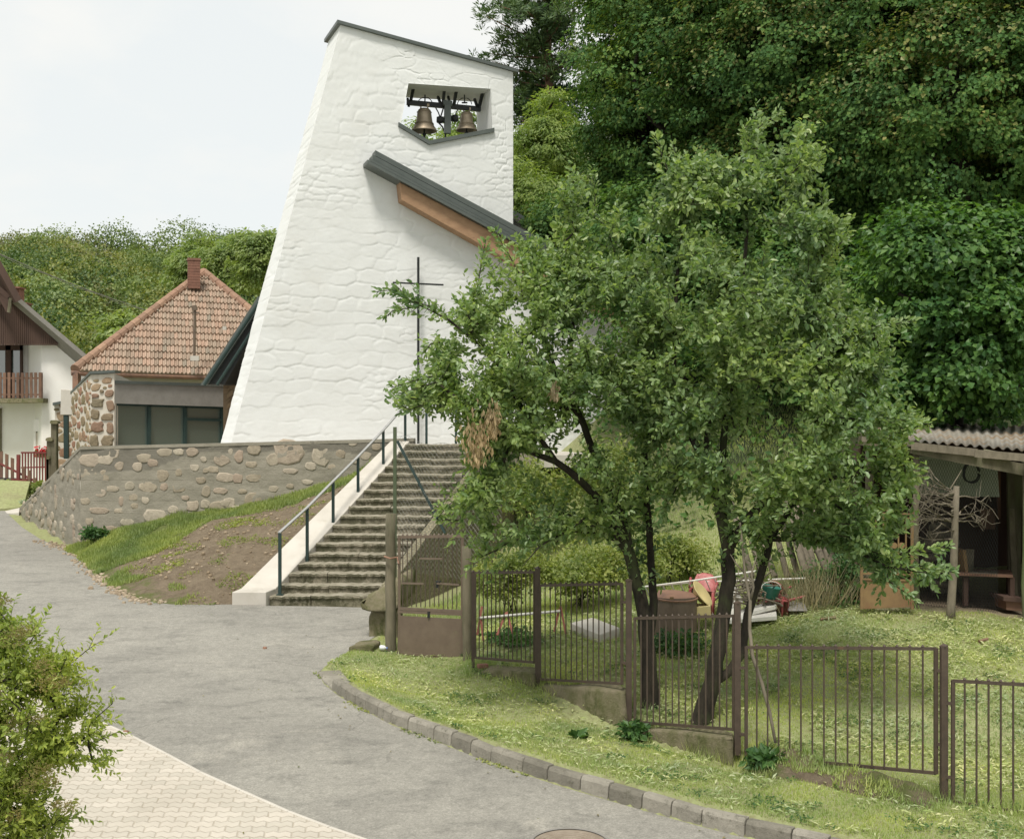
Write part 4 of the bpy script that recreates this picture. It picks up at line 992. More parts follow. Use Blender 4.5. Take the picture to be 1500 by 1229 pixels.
mb = MB(); mb.hexa([P(77,594,39.8), P(107,588,39.8), P(107,588,43), P(79,594,43)], [P(77,590,39.8), P(107,584,39.8), P(107,584,43), P(79,590,43)]); mb.build('coping', M['greengrey'], fw)
for (x, yt, w_) in ((78.5,616,8),(71.5,641,6.5),(68.5,668,5)):
    t = thing('mossy_post', {616:'tallest grey post with a mossy cap beside the rubble wing', 641:'middle mossy-capped grey post beside the rubble wing', 668:'shortest mossy-capped grey post beside the red fence'}[yt], 'post', P(x,705,38.5), 'mossy gate posts by the rubble wing')
    s = 38.5/F; mb = MB(); c = P(x, 712, 38.5); mb.prism([P(x-w_/2,712,38.5), P(x+w_/2,712,38.5), P(x+w_/2,yt+4,38.5), P(x-w_/2,yt+4,38.5)], (0,.18,0)); mb.build('shaft', M['oldwood'], t)
    mb = MB(); rough_block(mb, (P(x-w_/2-2,yt+5,38.4), P(x+w_/2+2,yt+5,38.4), P(x+w_/2+1,yt,38.4), P(x-w_/2-1,yt,38.4)), (0,.28,0), .015, x); mb.build('cap', M['moss'], t)

# ------------------------------------------------------------------ brown stone building behind the tower
ob = thing('old_stone_building', 'brown stone building with a steep dark roof edge half behind the white tower', 'building', P(340,645,31.5))
mb = MB(); q = [P(327,720,31.8), P(400,720,31.8), P(400,470,31.8), P(345,495,31.8), P(327,552,31.8)]; mb.prism(q, (.2,6,0)); mb.build('wall', M['oldstone'], ob)
mb = MB(); stone_rows(mb, P(327.5,700,31.8), P(372,700,31.8), P(372,470,31.8), P(334,520,31.8), nq, (.10,.22), (.14,.4), .03, .03, rr, .2); mb.build('stonework', M['oldstone'], ob)
mb = MB(); a, b = P(296,563,30.9), P(379,436,30.9); c, d = P(329,563,30.9), P(392,452,30.9)
mb.hexa([a, c, d, b], [p+Vector((.6,6.5,.0)) for p in (a, c, d, b)]); mb.build('roof_underside', M['black'], ob)
mb = MB(); mb.hexa([P(293.5,564,30.8), P(303,564,30.8), P(383,446,30.8), P(378,434,30.8)], [p+Vector((.6,6.6,.06)) for p in (P(293.5,564,30.8), P(303,564,30.8), P(383,446,30.8), P(378,434,30.8))]); mb.build('roof_edge', M['greengrey'], ob)
mb = MB(); mb.tube([P(299,564,30.7), P(381,441,30.7)], .045, 8); mb.tube([P(318,564,30.75), P(384,462,30.75)], .04, 8); mb.build('gutter', M['darkgreen'], ob)

# ------------------------------------------------------------------ tiled house
th_ = thing('tiled_house', 'cream house with a red-brown clay tiled hipped roof and brick chimney', 'house', P(240,600,44))
eL, eR = P(110,543,40), P(489,556,44.0); apx = P(298.5,401,47.5)
eB = Vector((eL.x-1.2, eL.y+11, eL.z)); eBR = Vector((eR.x-.5, eR.y+11, eR.z))
mb = MB(); mb.add([eL, eR, apx, eB, eBR], [(0,1,2),(3,0,2),(1,4,2),(4,3,2)]); mb.build('roof_deck', M['tile'], th_)
fn = (eR-eL).cross(apx-eL).normalized(); fn = fn if fn.y < 0 else -fn
mb = MB(); rr = random.Random(33); NRW = 16; NC = 66
for j in range(NRW):
    v0, v1 = j/NRW, (j+1)/NRW
    for i in range(NC):
        off_ = 0
        u0, u1 = (i+off_)/NC, (i+1+off_)/NC; um = (u0+u1)/2
        p = lambda u, v: eL.lerp(eR, u)+((apx-eL.lerp(eR, .497)))*v
        lim0 = .497*v0+.002; lim1 = 1-.503*v0-.002
        if um < lim0+.006 or um > lim1-.006: continue
        A, B, C_2, D_ = p(u0, v0-.012), p(u1, v0-.012), p(u1, v1), p(u0, v1)
        j_ = rr.uniform(-.008,.014); hB, hM, hT = .075+j_, .125+j_, .03
        mA, mD = p(um, v0-.012), p(um, v1); qa, qd = p(lerp(u0,u1,.3), v0-.012), p(lerp(u0,u1,.3), v1); ra, rd = p(lerp(u0,u1,.7), v0-.012), p(lerp(u0,u1,.7), v1)
        fr_ = [A+fn*.0, A+fn*hB, qa+fn*hB, mA+fn*hM, ra+fn*hM, B+fn*hB, B]
        bk_ = [D_+fn*hT*.6, qd+fn*hT*.6, mD+fn*(hT+.04), rd+fn*(hT+.04), C_2+fn*hT*.6]
        mb.add(fr_+bk_, [(0,1,2,3,4,5,6),(1,7,8,2),(2,8,9,3),(3,9,10,4),(4,10,11,5)])
o = mb.build('tiles', M['tile'], th_); fix_normals(o)
mb = MB()
for a, b in ((eL, apx), (eR, apx)):
    L = (b-a).length; n = int(L/.42); d = (b-a).normalized()
    for k in range(n):
        p = a+d*(L*k/n); q = a+d*(L*(k+1)/n+.05); mb.tube([p+Vector((0,0,.04)), q+Vector((0,0,.07))], [.17,.135], 10)
mb.build('ridge_tiles', M['ridge'], th_, smooth=False)
mb = MB(); zg = eL.z-.1
w0, w1 = eL+Vector((.55,.55,0)), eR+Vector((-.5,.5,0))
mb.hexa([dn(w0,1.8), dn(w1,1.8), dn(w1+Vector((0,8,0)),1.8), dn(w0+Vector((0,8,0)),1.8)], [dn(w0,zg), dn(w1,zg), dn(w1+Vector((0,8,0)),zg), dn(w0+Vector((0,8,0)),zg)]); mb.build('wall', M['cream'], th_)
mb = MB(); mb.tube([eL+Vector((-.1,-.06,-.08)), eR+Vector((0,-.06,-.08))], .085, 8); mb.bar(P(108,549,39.9), P(122,585,39.9), .02); mb.prism([P(106,545,39.9),P(114,545,39.9),P(114,573,39.9),P(106,573,39.9)], (0,.3,0)); mb.build('gutter', M['rust'], th_)
mb = MB(); c = P(284,395,46.2); mb.box((c.x, c.y, P(284,403,46.2).z), (.42,.42,1.02), .3); mb.box((c.x, c.y, P(284,381,46.2).z), (.48,.48,.08), .3)
for k in range(9): 
    z = P(284,419,46.2).z+k*.1
    mb.box((c.x, c.y, z+.045), (.435,.435,.075), .3)
mb.build('chimney', M['brick'], th_)
mb = MB(); s0 = P(284.5,526,41.6); s1 = P(285.5,449,41.6); mb.tube([s0, s1], .045, 8); mb.bar(P(281,458,41.6), P(291.5,458,41.6), .05); mb.tube([P(284,448,41.6), P(286,455,41.6)], .09, 8); mb.build('roof_pole', M['gate'], th_)
mb = MB(); mb.box(P(285.5,525,41.4), (.28,.1,.16)); mb.build('flashing', M['concrete'], th_); mb = MB(); mb.box(P(329,481,43.2), (.13,.08,.12)); mb.build('vent_tile', M['concrete'], th_)

# ------------------------------------------------------------------ white house on the left
LD = 42.0
wh = thing('white_house', 'white plastered house with dark brown boarded gable and a picket balcony', 'house', P(60,700,LD))
def W(px, py, o=0.0): return P(px, py, LD+o)
mb = MB()
mb.prism([W(61,720), W(133,720), W(133,536), W(87,501), W(61,501)], (-7,9,0))                       # right bay
mb.prism([W(-120,720,.55), W(61,720,.55), W(61,590,.55), W(-120,590,.55)], (-7,8,0))                   # ground floor
mb.prism([W(-120,590,1.2), W(61.5,590,1.2), W(61.5,500,1.2), W(-120,500,1.2)], (-7,7,0))               # recessed upper wall
mb.build('wall', M['plaster'], wh)
mb = MB(); mb.prism([W(-120,590,-.45), W(63,590,-.45), W(63,583.5,-.45), W(-120,583.5,-.45)], (0,1.6,0)); mb.build('balcony_slab', M['moss'], wh)
gb = [W(-120,503,-.3), W(85,503,-.3), W(22,440,-.3), W(-20,396,-.3), W(-120,396,-.3)]
mb = MB(); mb.prism(gb, (0,.25,0)); x = -40
rr = random.Random(14)
while x < 84:
    top_ = 440+(x+1.4-22)*(503-440)/63 if x > 22 else 440-(22-x)*1.05
    mb.prism([W(x,505+.8,-.33), W(x+2.5,505+.8,-.33), W(x+2.5,max(top_+2.5,400),-.33), W(x,max(top_,398),-.33)], (0,.02,0)); x += 3.05
mb.build('gable_boards', M['darkwood'], wh)
mb = MB()                                                 # main roof verge, and the nearer roof overhang on the far left
ra, rb_ = W(21,438,-.7), W(128,529,-.7); dd = (rb_-ra).normalized(); nn = Vector((dd.z,0,-dd.x)); nn = nn if nn.z > 0 else -nn
mb.hexa([ra, rb_, rb_+nn*.14, ra+nn*.14], [p+Vector((-9,10,0)) for p in (ra, rb_, rb_+nn*.14, ra+nn*.14)]); mb.build('roof', M['render'], wh)
mb = MB(); ra, rb_ = W(-60,288,-1.6), W(25.5,442,-1.6); dd = (rb_-ra).normalized(); nn = Vector((dd.z,0,-dd.x)); nn = nn if nn.z > 0 else -nn
mb.hexa([ra-nn*.05, rb_-nn*.05, rb_+nn*.16, ra+nn*.16], [p+Vector((-6,6,0)) for p in (ra-nn*.05, rb_-nn*.05, rb_+nn*.16, ra+nn*.16)])
for k in range(3):
    q0, q1 = W(-14+k*6,405+k*9,-1.5), W(13,456-k*10,-1.4); mb.bar(q0, q1, .12, .16)
mb.build('eaves', M['darkwood'], wh)
mb = MB(); mb.prism([W(-10,505,-1.4), W(16,452,-1.4), W(14,430,-1.4), W(-30,370,-1.4), W(-60,505,-1.4)], (0,.3,0)) if False else mb.bar(W(13,458,-1.45), W(16,437,-1.45), .09, .09); mb.build('rafter_end', M['oldwood'], wh)
mb = MB()
for x0, x1, yt in ((-40,7.5,513),(16,29.5,513)):
    mb.prism([W(x0,583,1.12), W(x1,583,1.12), W(x1,yt,1.12), W(x0,yt,1.12)], (0,.05,0))
mb.build('balcony_glass', M['glass'], wh)
mb = MB()
for x in (8,29): mb.prism([W(x,583,1.0), W(x+(7.5 if x == 8 else 3),583,1.0), W(x+(7.5 if x == 8 else 3),503,1.0), W(x,503,1.0)], (0,.12,0))
mb.prism([W(-60,513,1.0), W(32,513,1.0), W(32,506,1.0), W(-60,506,1.0)], (0,.11,0)); mb.build('balcony_frame', M['darkwood'], wh)
bc = MB(); x = -28.0
while x < 61: 
    bc.prism([W(x,583,-.42), W(x+4.1,583,-.42), W(x+4.1,546+rr.uniform(-.5,.5),-.42), W(x,546+rr.uniform(-.5,.5),-.42)], (0,.025,0)); x += 6.5
bc.bar(W(-40,578,-.38), W(62,578,-.38), .05); bc.bar(W(-40,554,-.38), W(62,554,-.38), .05); bc.bar(W(61,584,-.38), W(61,546,-.38), .06); bc.build('balcony_railing', M['picket'], wh)
wn = MB(); wn.prism([W(52,664,.36), W(85,664,.36), W(85,632,.36), W(52,632,.36)], (0,.1,0)); wn = wn.build('window', M['glass'], wh)
mb = MB(); 
for q in ((49,615,88,632,.25),(49,632,52.3,664,.3),(82,632,85,664,.3),(49,661,88,664,.3)): mb.prism([W(q[0],q[3],q[4]), W(q[2],q[3],q[4]), W(q[2],q[1],q[4]), W(q[0],q[1],q[4])], (0,.3,0))
o = mb.build('shutter_box', M['plaster'], wh)
mb = MB()
for k in range(9): mb.prism([W(53+k*3.3,662,.33), W(55.2+k*3.3,662,.33), W(55.2+k*3.3,634,.33), W(53+k*3.3,634,.33)], (0,.015,0))
mb.build('curtain', M['cream'], wh)
mb = MB(); mb.prism([W(-2,720,.48), W(1.5,720,.48), W(1.5,598,.48), W(-2,598,.48)], (0,.06,0)); mb.build('drainpipe', M['oldwood'], wh)
for x, y0, y1, w_, nm in ((23,420,448,10,'taller brick chimney behind the dark boarded gable'),(33.5,443,452,9,'low brick chimney stub lower on the gable roof')):
    mb = MB(); mb.prism([P(x-w_/2,y1+14,47), P(x+w_/2,y1+14,47), P(x+w_/2,y0+2,47), P(x-w_/2,y0+2,47)], (0,.5,0)); mb.prism([P(x-w_/2-1,y0+2,46.9), P(x+w_/2+1,y0+2,46.9), P(x+w_/2+1,y0,46.9), P(x-w_/2-1,y0,46.9)], (0,.6,0)); o = mb.build('chimney', M['brick'], wh)

# flowers in the window
fl = thing('flower_box', 'terracotta window box of red flowers at the white house', 'flower box', P(64,668,41.9))
mb = MB(); mb.prism([P(51,670,41.95), P(78,670,41.95), P(79,662,41.95), P(50,662,41.95)], (0,.3,0)); mb.build('box', M['ridge'], fl)
# red fences
rf = thing('red_picket_fence', 'dark red picket fence on a low stone base at the far left', 'fence', P(20,715,37))
rr = random.Random(2)
for k in range(9):
    x = -12+k*8.2+3; yt = 655+k*5.6+ (0 if k < 7 else 6); mb = MB(); mb.prism([P(x,712,37-k*.15), P(x+4.6,712,37-k*.15), P(x+4.6,yt,37-k*.15), P(x,yt+rr.uniform(-2,2),37-k*.15)], (0,.03,0)); mb.build('picket', M['picket'], rf)
mb = MB(); mb.bar(P(-14,672,37.1), P(58,708,36), .05); mb.bar(P(-14,700,37.1), P(40,704,36), .05); mb.prism([P(24,719,36.2),P(28.5,719,36.2),P(28.5,666,36.2),P(24,666,36.2)], (0,.08,0)); mb.build('rails', M['redpaint'], rf)
mb = MB(); rr = random.Random(12); q = [P(-20,722,36.6), P(26,720,36.4), P(26,701,36.4), P(-20,700,36.6)]; mb.prism(q, (0,.3,0)); mb.build('base', M['black'], rf)
mb = MB(); stone_rows(mb, q[0], q[1], q[2], q[3], nq, (.08,.14), (.12,.25), .03, .04, rr, .25); mb.build('base_stones', M['cheek'], rf)
rg = thing('red_metal_gate', 'dark red barred metal gate in front of the white house', 'gate', P(52,712,38))
mb = MB()
for k in range(9): x = 33+k*4.2; mb.bar(P(x,712,38), P(x,663,38), .035, .035)
mb.bar(P(31,663,38), P(68,663,38), .05); mb.bar(P(31,708,38), P(68,706,38), .05); mb.bar(P(31,685,38), P(68,684,38), .04); mb.build('bars', M['redpaint'], rg)
mb = MB(); mb.prism([P(33,718,37.9),P(45,716,37.9),P(45,700,37.9),P(33,702,37.9)], (0,.03,0)); mb.build('sheet', M['redpaint'], rg)
# overhead wire
a, b = P(-10,368,60), P(420,505,75); pts = [a.lerp(b, t)-Vector((0,0,1.1*4*t*(1-t)*.5)) for t in np.linspace(0,1,14)]
mb = MB(); mb.tube(pts, .022, 5); mb.tube([p+Vector((0,0,-.10*(i%2)-.02)) for i, p in enumerate(pts)], .014, 5); tag(mb.build('power_line', M['render']), 'thin twisted overhead cable sagging across the wooded hill', 'cable')
# ------------------------------------------------------------------ road bits
mh = thing('manhole_cover', 'round cast iron manhole cover in the asphalt at the bottom edge', 'manhole cover', G(835,1236))
c = G(835,1236); R_ = .335; mb = MB(); tz = Vector((0,PB,0))
def ring(r0, r1, z0, z1, n=48):
    vs = []
    for r, z in ((r0,z0),(r1,z1)):
        for k in range(n): t = 2*PI*k/n; x, y = r*math.cos(t), r*math.sin(t); vs.append(c+Vector((x, y, z+PB*y)))
    return vs, [(k,(k+1)%n,n+(k+1)%n,n+k) for k in range(n)]
for a in ((R_-.03,R_,.010,.010),(R_,R_+.004,.010,.0)): mb.add(*ring(*a))
mb.build('frame', M['render'], mh)
mb = MB()
mb.add(*ring(.0005,R_-.036,.006,.006))
for k in range(7): r = .03+k*.038; mb.add(*ring(r,r+.004,.006,.011)); mb.add(*ring(r+.004,r+.016,.011,.011)); mb.add(*ring(r+.016,r+.02,.011,.006))
mb.build('lid', mat('worn_iron', (.20,.16,.12,1), (.26,.22,.17,1), 12, .6, .3, 60, .004), mh)
# twigs and small litter on the asphalt
for (x, y, s, lab) in ((388,950,.03,'small brown stone on the asphalt near the stairs'),(184,1073,.03,'small dark stone at the tip of the paving')):
    mb = MB(); p = G(x, y); lump(mb, p, Vector((1,0,0)), Vector((0,1,0)), Vector((0,0,1)), s, s*.7, s*.9, 7); tag(mb.build('stone', M['rust']), lab, 'stone')

# ------------------------------------------------------------------ gate and posts
gd = lambda x: 16.8+(x-585)/(678-585)*(-.35)
def GP(x, y, o=0): D = gd(x)+o; return P(x, y, D)
gt = thing('garden_gate', 'brown metal garden gate, barred above and sheeted below, between wooden posts', 'gate', GP(632,965))
mb = MB()
for a, b in (((585,784),(585,960)), ((677.5,785),(676.5,965))): mb.bar(GP(*a), GP(*b), .035, .03, up=(0,1,0))
for a, b in (((584,786.5),(679,785.5)), ((584,891),(678,895.5)), ((583,895.5),(678,899.5)), ((582,956),(678,964))): mb.bar(GP(*a), GP(*b), .03, .035)
mb.build('frame', M['gate'], gt)
mb = MB(); mb.prism([GP(582,956,-.01), GP(677,963.5,-.01), GP(677,906.5,-.01), GP(583,901.5,-.01)], (0,.008,0)); mb.build('lower_sheet', M['gate'], gt)
for k in range(14):
    x = 590+k*6.6
    if k in (3,4,5,6,7,8,9): pass
    mb = MB(); 
    if 3.5 < k < 8.5: segs = ((788,817),(821,889)) if k < 6.6 else ((788,817),(821,889))
    elif k < 4: segs = ((788,853),(857,889))
    else: segs = ((788,855),(858,892))
    for y0, y1 in segs: mb.bar(GP(x,y0), GP(x,y1), .013, .013)
    mb.build('bar', M['fence'], gt)
mb = MB()
for k in range(14):
    x = 590+k*6.6; p = GP(x,784.5); mb.lathe(p, [(.013,0),(.016,.01),(.001,.035)], 6)
mb.build('spear_tips', M['gate'], gt)
for a, b in (((614.5,818),(648.5,818.5)), ((588.5,854),(621,855)), ((640,854.5),(673,856.5))):
    mb = MB(); mb.bar(GP(a[0],a[1],-.01), GP(b[0],b[1],-.01), .022, .022); mb.build('crossbar', M['gate'], gt)
mb = MB(); mb.box(GP(641,855.5,.02), (.05,.05,.09)); mb.box(GP(628,900,-.02), (.035,.03,.08)); mb.tube([GP(643,853,-.05), GP(646,851,-.06)], .01, 6); mb.build('lock', M['black'], gt)
def postm(x0, x1, y0, y1, D, name, lab, top=None, m='oldwood'):
    s = D/F; r = (x1-x0)/2*s; a = P((x0+x1)/2, y1, D); b = P((x0+x1)/2, y0, D); n = 10; mb = MB(); rng = random.Random(int(x0))
    path = [a-Vector((0,0,.15))]+[a.lerp(b, k/6)+Vector((rng.uniform(-.008,.008), rng.uniform(-.008,.008), 0)) for k in range(7)]
    mb.tube(path, [r*1.05]+[r*rng.uniform(.95,1.05) for _ in range(7)], n); o = mb.build(name, M[m], smooth=True); tag(o, lab, 'post'); return o
postm(564.5,580,752,958,16.95,'wooden_post','grey weathered wooden gate post beside the stair pier')
postm(677.5,691,800,972,16.25,'wooden_post','mossy dark wooden post between the gate and the barred fence')
mb = MB(); mb.tube([P(563,815,16.85), P(572,818,16.78), P(582,816,16.85)], .012, 6); mb.tube([P(582,816,16.85), P(584,826,16.75)], .01, 6); tag(mb.build('gate_chain', M['rust']), 'short rusty chain tied round the left gate post', 'chain')

# chain-link fence by the steps
cl = thing('chain_link_fence', 'sagging chain-link fence on a green steel post beside the steps', 'fence', P(578,860,19.3))
mb = MB(); mb.bar(P(578.5,880,19.3), P(578.5,625.5,19.3), .052, .052, up=(0,1,0)); mb.build('post', M['darkgreen'], cl)
gp = mat('green_fence_paint', (.06,.085,.045,1), (.09,.11,.06,1), 8, .6)
cl.children[0].data.materials[0] = gp
mb = MB(); mb.bar(P(582,646,19.3), P(652,781,19.1), .04, .04, up=(0,1,0)); mb.build('brace', M['darkgreen'], cl)
mb = MB(); nx_, ny_ = 26, 24
def cm(u, v): p = P(582,640,19.3).lerp(P(735,668,18.9), u); q = P(582,835,19.3).lerp(P(735,860,18.9), u); r = p.lerp(q, v); return r+Vector((0,.05*math.sin(u*9+v*4),.04*math.sin(u*17)*(1-v)))
for s in (0, 1):
    for k in range(-ny_, nx_+ny_):
        pts = []
        for j in range(ny_+1):
            u = (k+j)/nx_ if s == 0 else (k-j)/nx_
            if 0 <= u <= 1: pts.append(cm(u, j/ny_))
        if len(pts) > 1: mb.tube(pts, .0018, 3, cap=False)
mb.tube([cm(u, 0) for u in np.linspace(0,1,20)], .003, 4); mb.build('wire_mesh', M['wire'], cl)

# ------------------------------------------------------------------ steel fence in five bays
FX = [(695,15.75),(787,14.95),(921,13.75),(1080,12.45),(1382,11.0),(1640,9.9)]
def fd(x):
    for (a, A), (b, B) in zip(FX, FX[1:]):
        if x <= b: return lerp(A, B, (x-a)/(b-a))
    return FX[-1][1]
def FP(x, y, o=0): return P(x, y, fd(x)+o)
fc = thing('barred_fence', 'brown steel bar fence stepping down in five bays before the plum trees', 'fence', FP(1000,1060))
def bay(xl, xr, tl, tr_, bl, br, nb, gap_bottom=0, closeb=True):
    p = MB(); w = .028
    lx = lerp
    p.bar(FP(xl,tl), FP(xr,tr_), .022, w)
    if closeb: p.bar(FP(lerp(xl,xr,gap_bottom),lerp(bl,br,gap_bottom)), FP(xr,br), .022, w)
    p.bar(FP(xl,tl-1), FP(xl,bl), .03, .03, up=(0,1,0)); p.bar(FP(xr,tr_-1), FP(xr,br+1), .034, .034, up=(0,1,0))
    o = p.build('bay_frame', M['fence'], fc)
    for k in range(1, nb+1):
        a = k/(nb+1); A = FP(xl,tl).lerp(FP(xr,tr_), a); B = FP(xl,bl).lerp(FP(xr,br), a)
        q = MB(); q.bar(A+Vector((0,0,.012)), B, .014, .014, up=(0,1,0)); q.lathe(A+Vector((0,0,.012)), [(.014,0),(.016,.008),(.001,.026)], 6); q.build('bar', M['fence'], fc)
bay(696,783,839,838,963,970,13)
bay(791,911,857.5,855,994.5,1001,14)
bay(930,1075,905.5,902,1057,1068,14)
bay(1093,1371,948,950,1106,1132,15,.42)
bay(1396,1640,997,1010,1174,1212,12)
for x, yt, yb, w_ in ((787.5,833,1001,.062),(921,851,1049,.062),(1080,884,1090,.06),(1382.5,947,1176,.058),(693,838,966,.04)):
    mb = MB(); mb.bar(FP(x,yb)-Vector((0,0,.1)), FP(x,yt), w_, w_, up=(0,1,0)); mb.lathe(FP(x,yt), [(w_*.68,0),(w_*.68,.01),(.002,.03)], 4); mb.build('post', M['fence'], fc)
mb = MB()
for a, b in (((911,882),(919,882)),((911,970),(919,972)),((1374,982),(1381,982)),((1374,1090),(1381,1090)),((1386,1030),(1396,1030)),((1386,1138),(1396,1138)),((1083,978),(1093,978)),((1083,1075),(1093,1076))): mb.bar(FP(*a), FP(*b), .03, .025)
mb.build('brackets', M['fence'], fc)

# concrete plinths under the bays
def plinth(name, lab, x0, x1, yt0, yt1, yb0, yb1, seed, back=.28, m='moss', fwd=.10):
    mb = MB(); A, B = FP(x0,yb0,-fwd), FP(x1,yb1,-fwd); C_3, D_3 = FP(x1,yt1,-fwd), FP(x0,yt0,-fwd)
    A.z -= .15; B.z -= .15
    rough_block(mb, (A, B, C_3, D_3), (.06,back,.0), .016, seed, res=12); tag(mb.build(name, M[m], smooth=True), lab, 'plinth', 'concrete footings under the fence')
plinth('fence_footing','low row of dark mossy stones under the fence nearest the gate',704,784,980,984,992,1004,1.3)
plinth('fence_footing','taller mossy concrete footing under the second fence bay',789,917,1003,1011,1020,1064,2.7)
plinth('fence_footing','mossy concrete footing under the third bay before the two trunks',930,1074,1067,1079,1084,1106,4.1)
mb = MB(); rr = random.Random(6)
vs = []; nU_, nV_ = 60, 16
for j in range(nV_+1):
    for i in range(nU_+1):
        u, v = i/nU_, j/nV_; x = lerp(1085,1385,u); c = FP(x, 1130, 0); c.z = 0
        y = lerp(-.45,.25,v); px_, py_ = c.x+y*.3, c.y+y
        e = math.sin(PI*v)**.7*min(1, 5*u, 5*(1-u)+.05); z = float(groundz(px_, py_))-.03+e*(.06+.13*vnoise(u*9, v*3, 2)+.05*vnoise(u*30, v*9, 4)); vs.append((px_, py_, z))
ix = np.arange((nU_+1)*(nV_+1)).reshape(nV_+1, nU_+1)
o = npmesh('earth_mound', np.array(vs), np.stack([ix[:-1,:-1], ix[:-1,1:], ix[1:,1:], ix[1:,:-1]], -1).reshape(-1,4), M['bank'], smooth=True); tag(o, kind='stuff')
g_ = .20+.50*vnoise(np.array(vs)[:,0]*5, np.array(vs)[:,1]*5); MOUND = np.array(vs); at = o.data.attributes.new('green', 'FLOAT', 'POINT'); at.data.foreach_set('value', g_.astype(np.float32))
mb = MB()
for x, y in ((662,985),(672,984)): pass
for (x, y, s, lab) in ((707,975,.07,'reddish brick fragment on the grass below the first fence bay'),(1130,0,0,'')):
    if s: p = FP(x, y, -.02); mb.box(p, (.13,.08,.05), .4); tag(mb.build('brick_piece', M['brick'], bevel=.008), lab, 'brick')
# plastic bottle
b = thing('plastic_bottle', 'crushed clear plastic bottle lying at the foot of the stair pier', 'bottle', P(561,947,16.9))
mb = MB(); p = P(556,948,16.85); q = P(566,949,16.85); mb.tube([p, p.lerp(q,.2), p.lerp(q,.7), p.lerp(q,.9), q], [.025,.034,.032,.014,.012], 10); mb.build('body', M['whiteplastic'], b, smooth=True)
mb = MB(); mb.tube([q, q+(q-p).normalized()*.015], .014, 8); mb.build('cap', mat('blue_cap', (.08,.15,.4,1), rough=.4), b)

# ------------------------------------------------------------------ shed
def gz1(x, y): return float(groundz(x, y))
SD = 16.9
sh = thing('open_shed', 'open timber shed with a rusty corrugated roof at the right edge', 'shed', P(1400,900,SD))
def post_(x, y0, y1, D, r, parent, name='post', m='oldwood'):
    a, b = P(x,y1,D), P(x,y0,D); mb = MB(); rng = random.Random(x)
    mb.tube([a-Vector((0,0,.1))]+[a.lerp(b,k/5)+Vector((rng.uniform(-.012,.012),rng.uniform(-.012,.012),0)) for k in range(6)], [r]*7, 9); return mb.build(name, M[m], parent, smooth=True)
post_(1342,655,900,17.0,.042,sh); post_(1501,668,902,16.6,.035,sh); post_(1273,640,885,17.6,.06,sh); post_(1560,668,905,16.4,.06,sh); post_(1640,668,905,16.2,.06,sh)
mb = MB(); mb.prism([P(1478,890,18.6), P(1494,890,18.6), P(1498,690,18.6), P(1476,690,18.6)], (0,.05,0)); mb.prism([P(1484,895,18.0), P(1492,895,18.0), P(1486,745,18.4), P(1478,745,18.4)], (0,.05,0)); mb.build('upright_boards', M['oldwood'], sh)
mb = MB(); mb.bar(P(1258,643,17.3), P(1345,655,17.0), .10, .16); mb.bar(P(1335,656,16.95), P(1510,690,16.5), .10, .15); mb.bar(P(1500,686,16.5), P(1660,700,16.1), .1, .14); mb.tube([P(1440,663,16.6), P(1478,670,16.5), P(1482,668,16.4)], .05, 8); mb.bar(P(1340,650,17.0), P(1360,640,20), .08,.1); mb.build('beams', M['oldwood'], sh)
# back and side walls: dark boards; unseen right wall added to darken the inside
mb = MB(); mb.prism([P(1250,880,20.2), P(1700,890,19.6), P(1700,640,19.6), P(1250,650,20.2)], (0,.06,0)); 
mb.prism([P(1640,905,16.3), P(1660,890,20), P(1660,640,20), P(1640,660,16.3)], (.05,0,0)); mb.prism([P(1255,880,17.7), P(1250,880,20.2), P(1250,650,20.2), P(1262,650,17.7)], (-.05,0,0)); mb.build('back_wall', M['darkwood'], sh)
mb = MB(); mb.hexa([P(1344,900,17.6), P(1700,905,16.6), P(1700,880,20.1), P(1300,875,20.3)], [p-Vector((0,0,.3)) for p in (P(1344,900,17.6), P(1700,905,16.6), P(1700,880,20.1), P(1300,875,20.3))]) if False else None
# corrugated roof sheets
A_, B_ = P(1262,639,17.2), P(1700,676,15.9); Cc, Dd = P(1700,628,21.0), P(1240,618,21.2)
nw, nl_ = 560, 3; u, v = np.meshgrid(np.linspace(0,1,nw+1), np.linspace(0,1,nl_+1)); u = u[...,None]; v = v[...,None]
A2_, B2_, C2_, D2_ = [np.array(x) for x in (A_, B_, Cc, Dd)]
Pq = ((A2_*(1-u)+B2_*u)*(1-v)+(D2_*(1-u)+C2_*u)*v).reshape(-1,3)
wave = .019*np.sin(np.tile(np.linspace(0,1,nw+1), nl_+1)*2*PI*32); Pq[:,2] += wave
Pb = Pq.copy(); Pb[:,2] -= .008
ix = np.arange((nw+1)*(nl_+1)).reshape(nl_+1, nw+1); Fq = np.stack([ix[:-1,:-1], ix[:-1,1:], ix[1:,1:], ix[1:,:-1]], -1).reshape(-1,4)
edge = np.stack([ix[0,:-1], ix[0,1:], ix[0,1:]+len(Pq), ix[0,:-1]+len(Pq)], -1)
npmesh('roof', np.concatenate([Pq, Pb]), np.concatenate([Fq, Fq+len(Pq), edge]), M['corr'], sh, smooth=True)
mb = MB()                                                 # second overlapping sheet and pale fascia strips
mb.bar(P(1335,653,16.85), P(1432,663,16.6), .02, .10); mb.bar(P(1428,664,16.5), P(1520,672,16.3), .03, .10); mb.bar(P(1262,643,17.15), P(1336,650,16.95), .02, .07); mb.build('fascia', M['palebark'], sh)
mb = MB(); mb.prism([P(1346,725,18.4), P(1464,728,18.2), P(1460,672,18.2), P(1346,668,18.4)], (0,.03,0)); mb.build('light_panel', mat('pale_green_panel', (.36,.40,.33,1), (.30,.34,.27,1), 3, .8), sh)
mb = MB(); nx_, ny_ = 30, 26
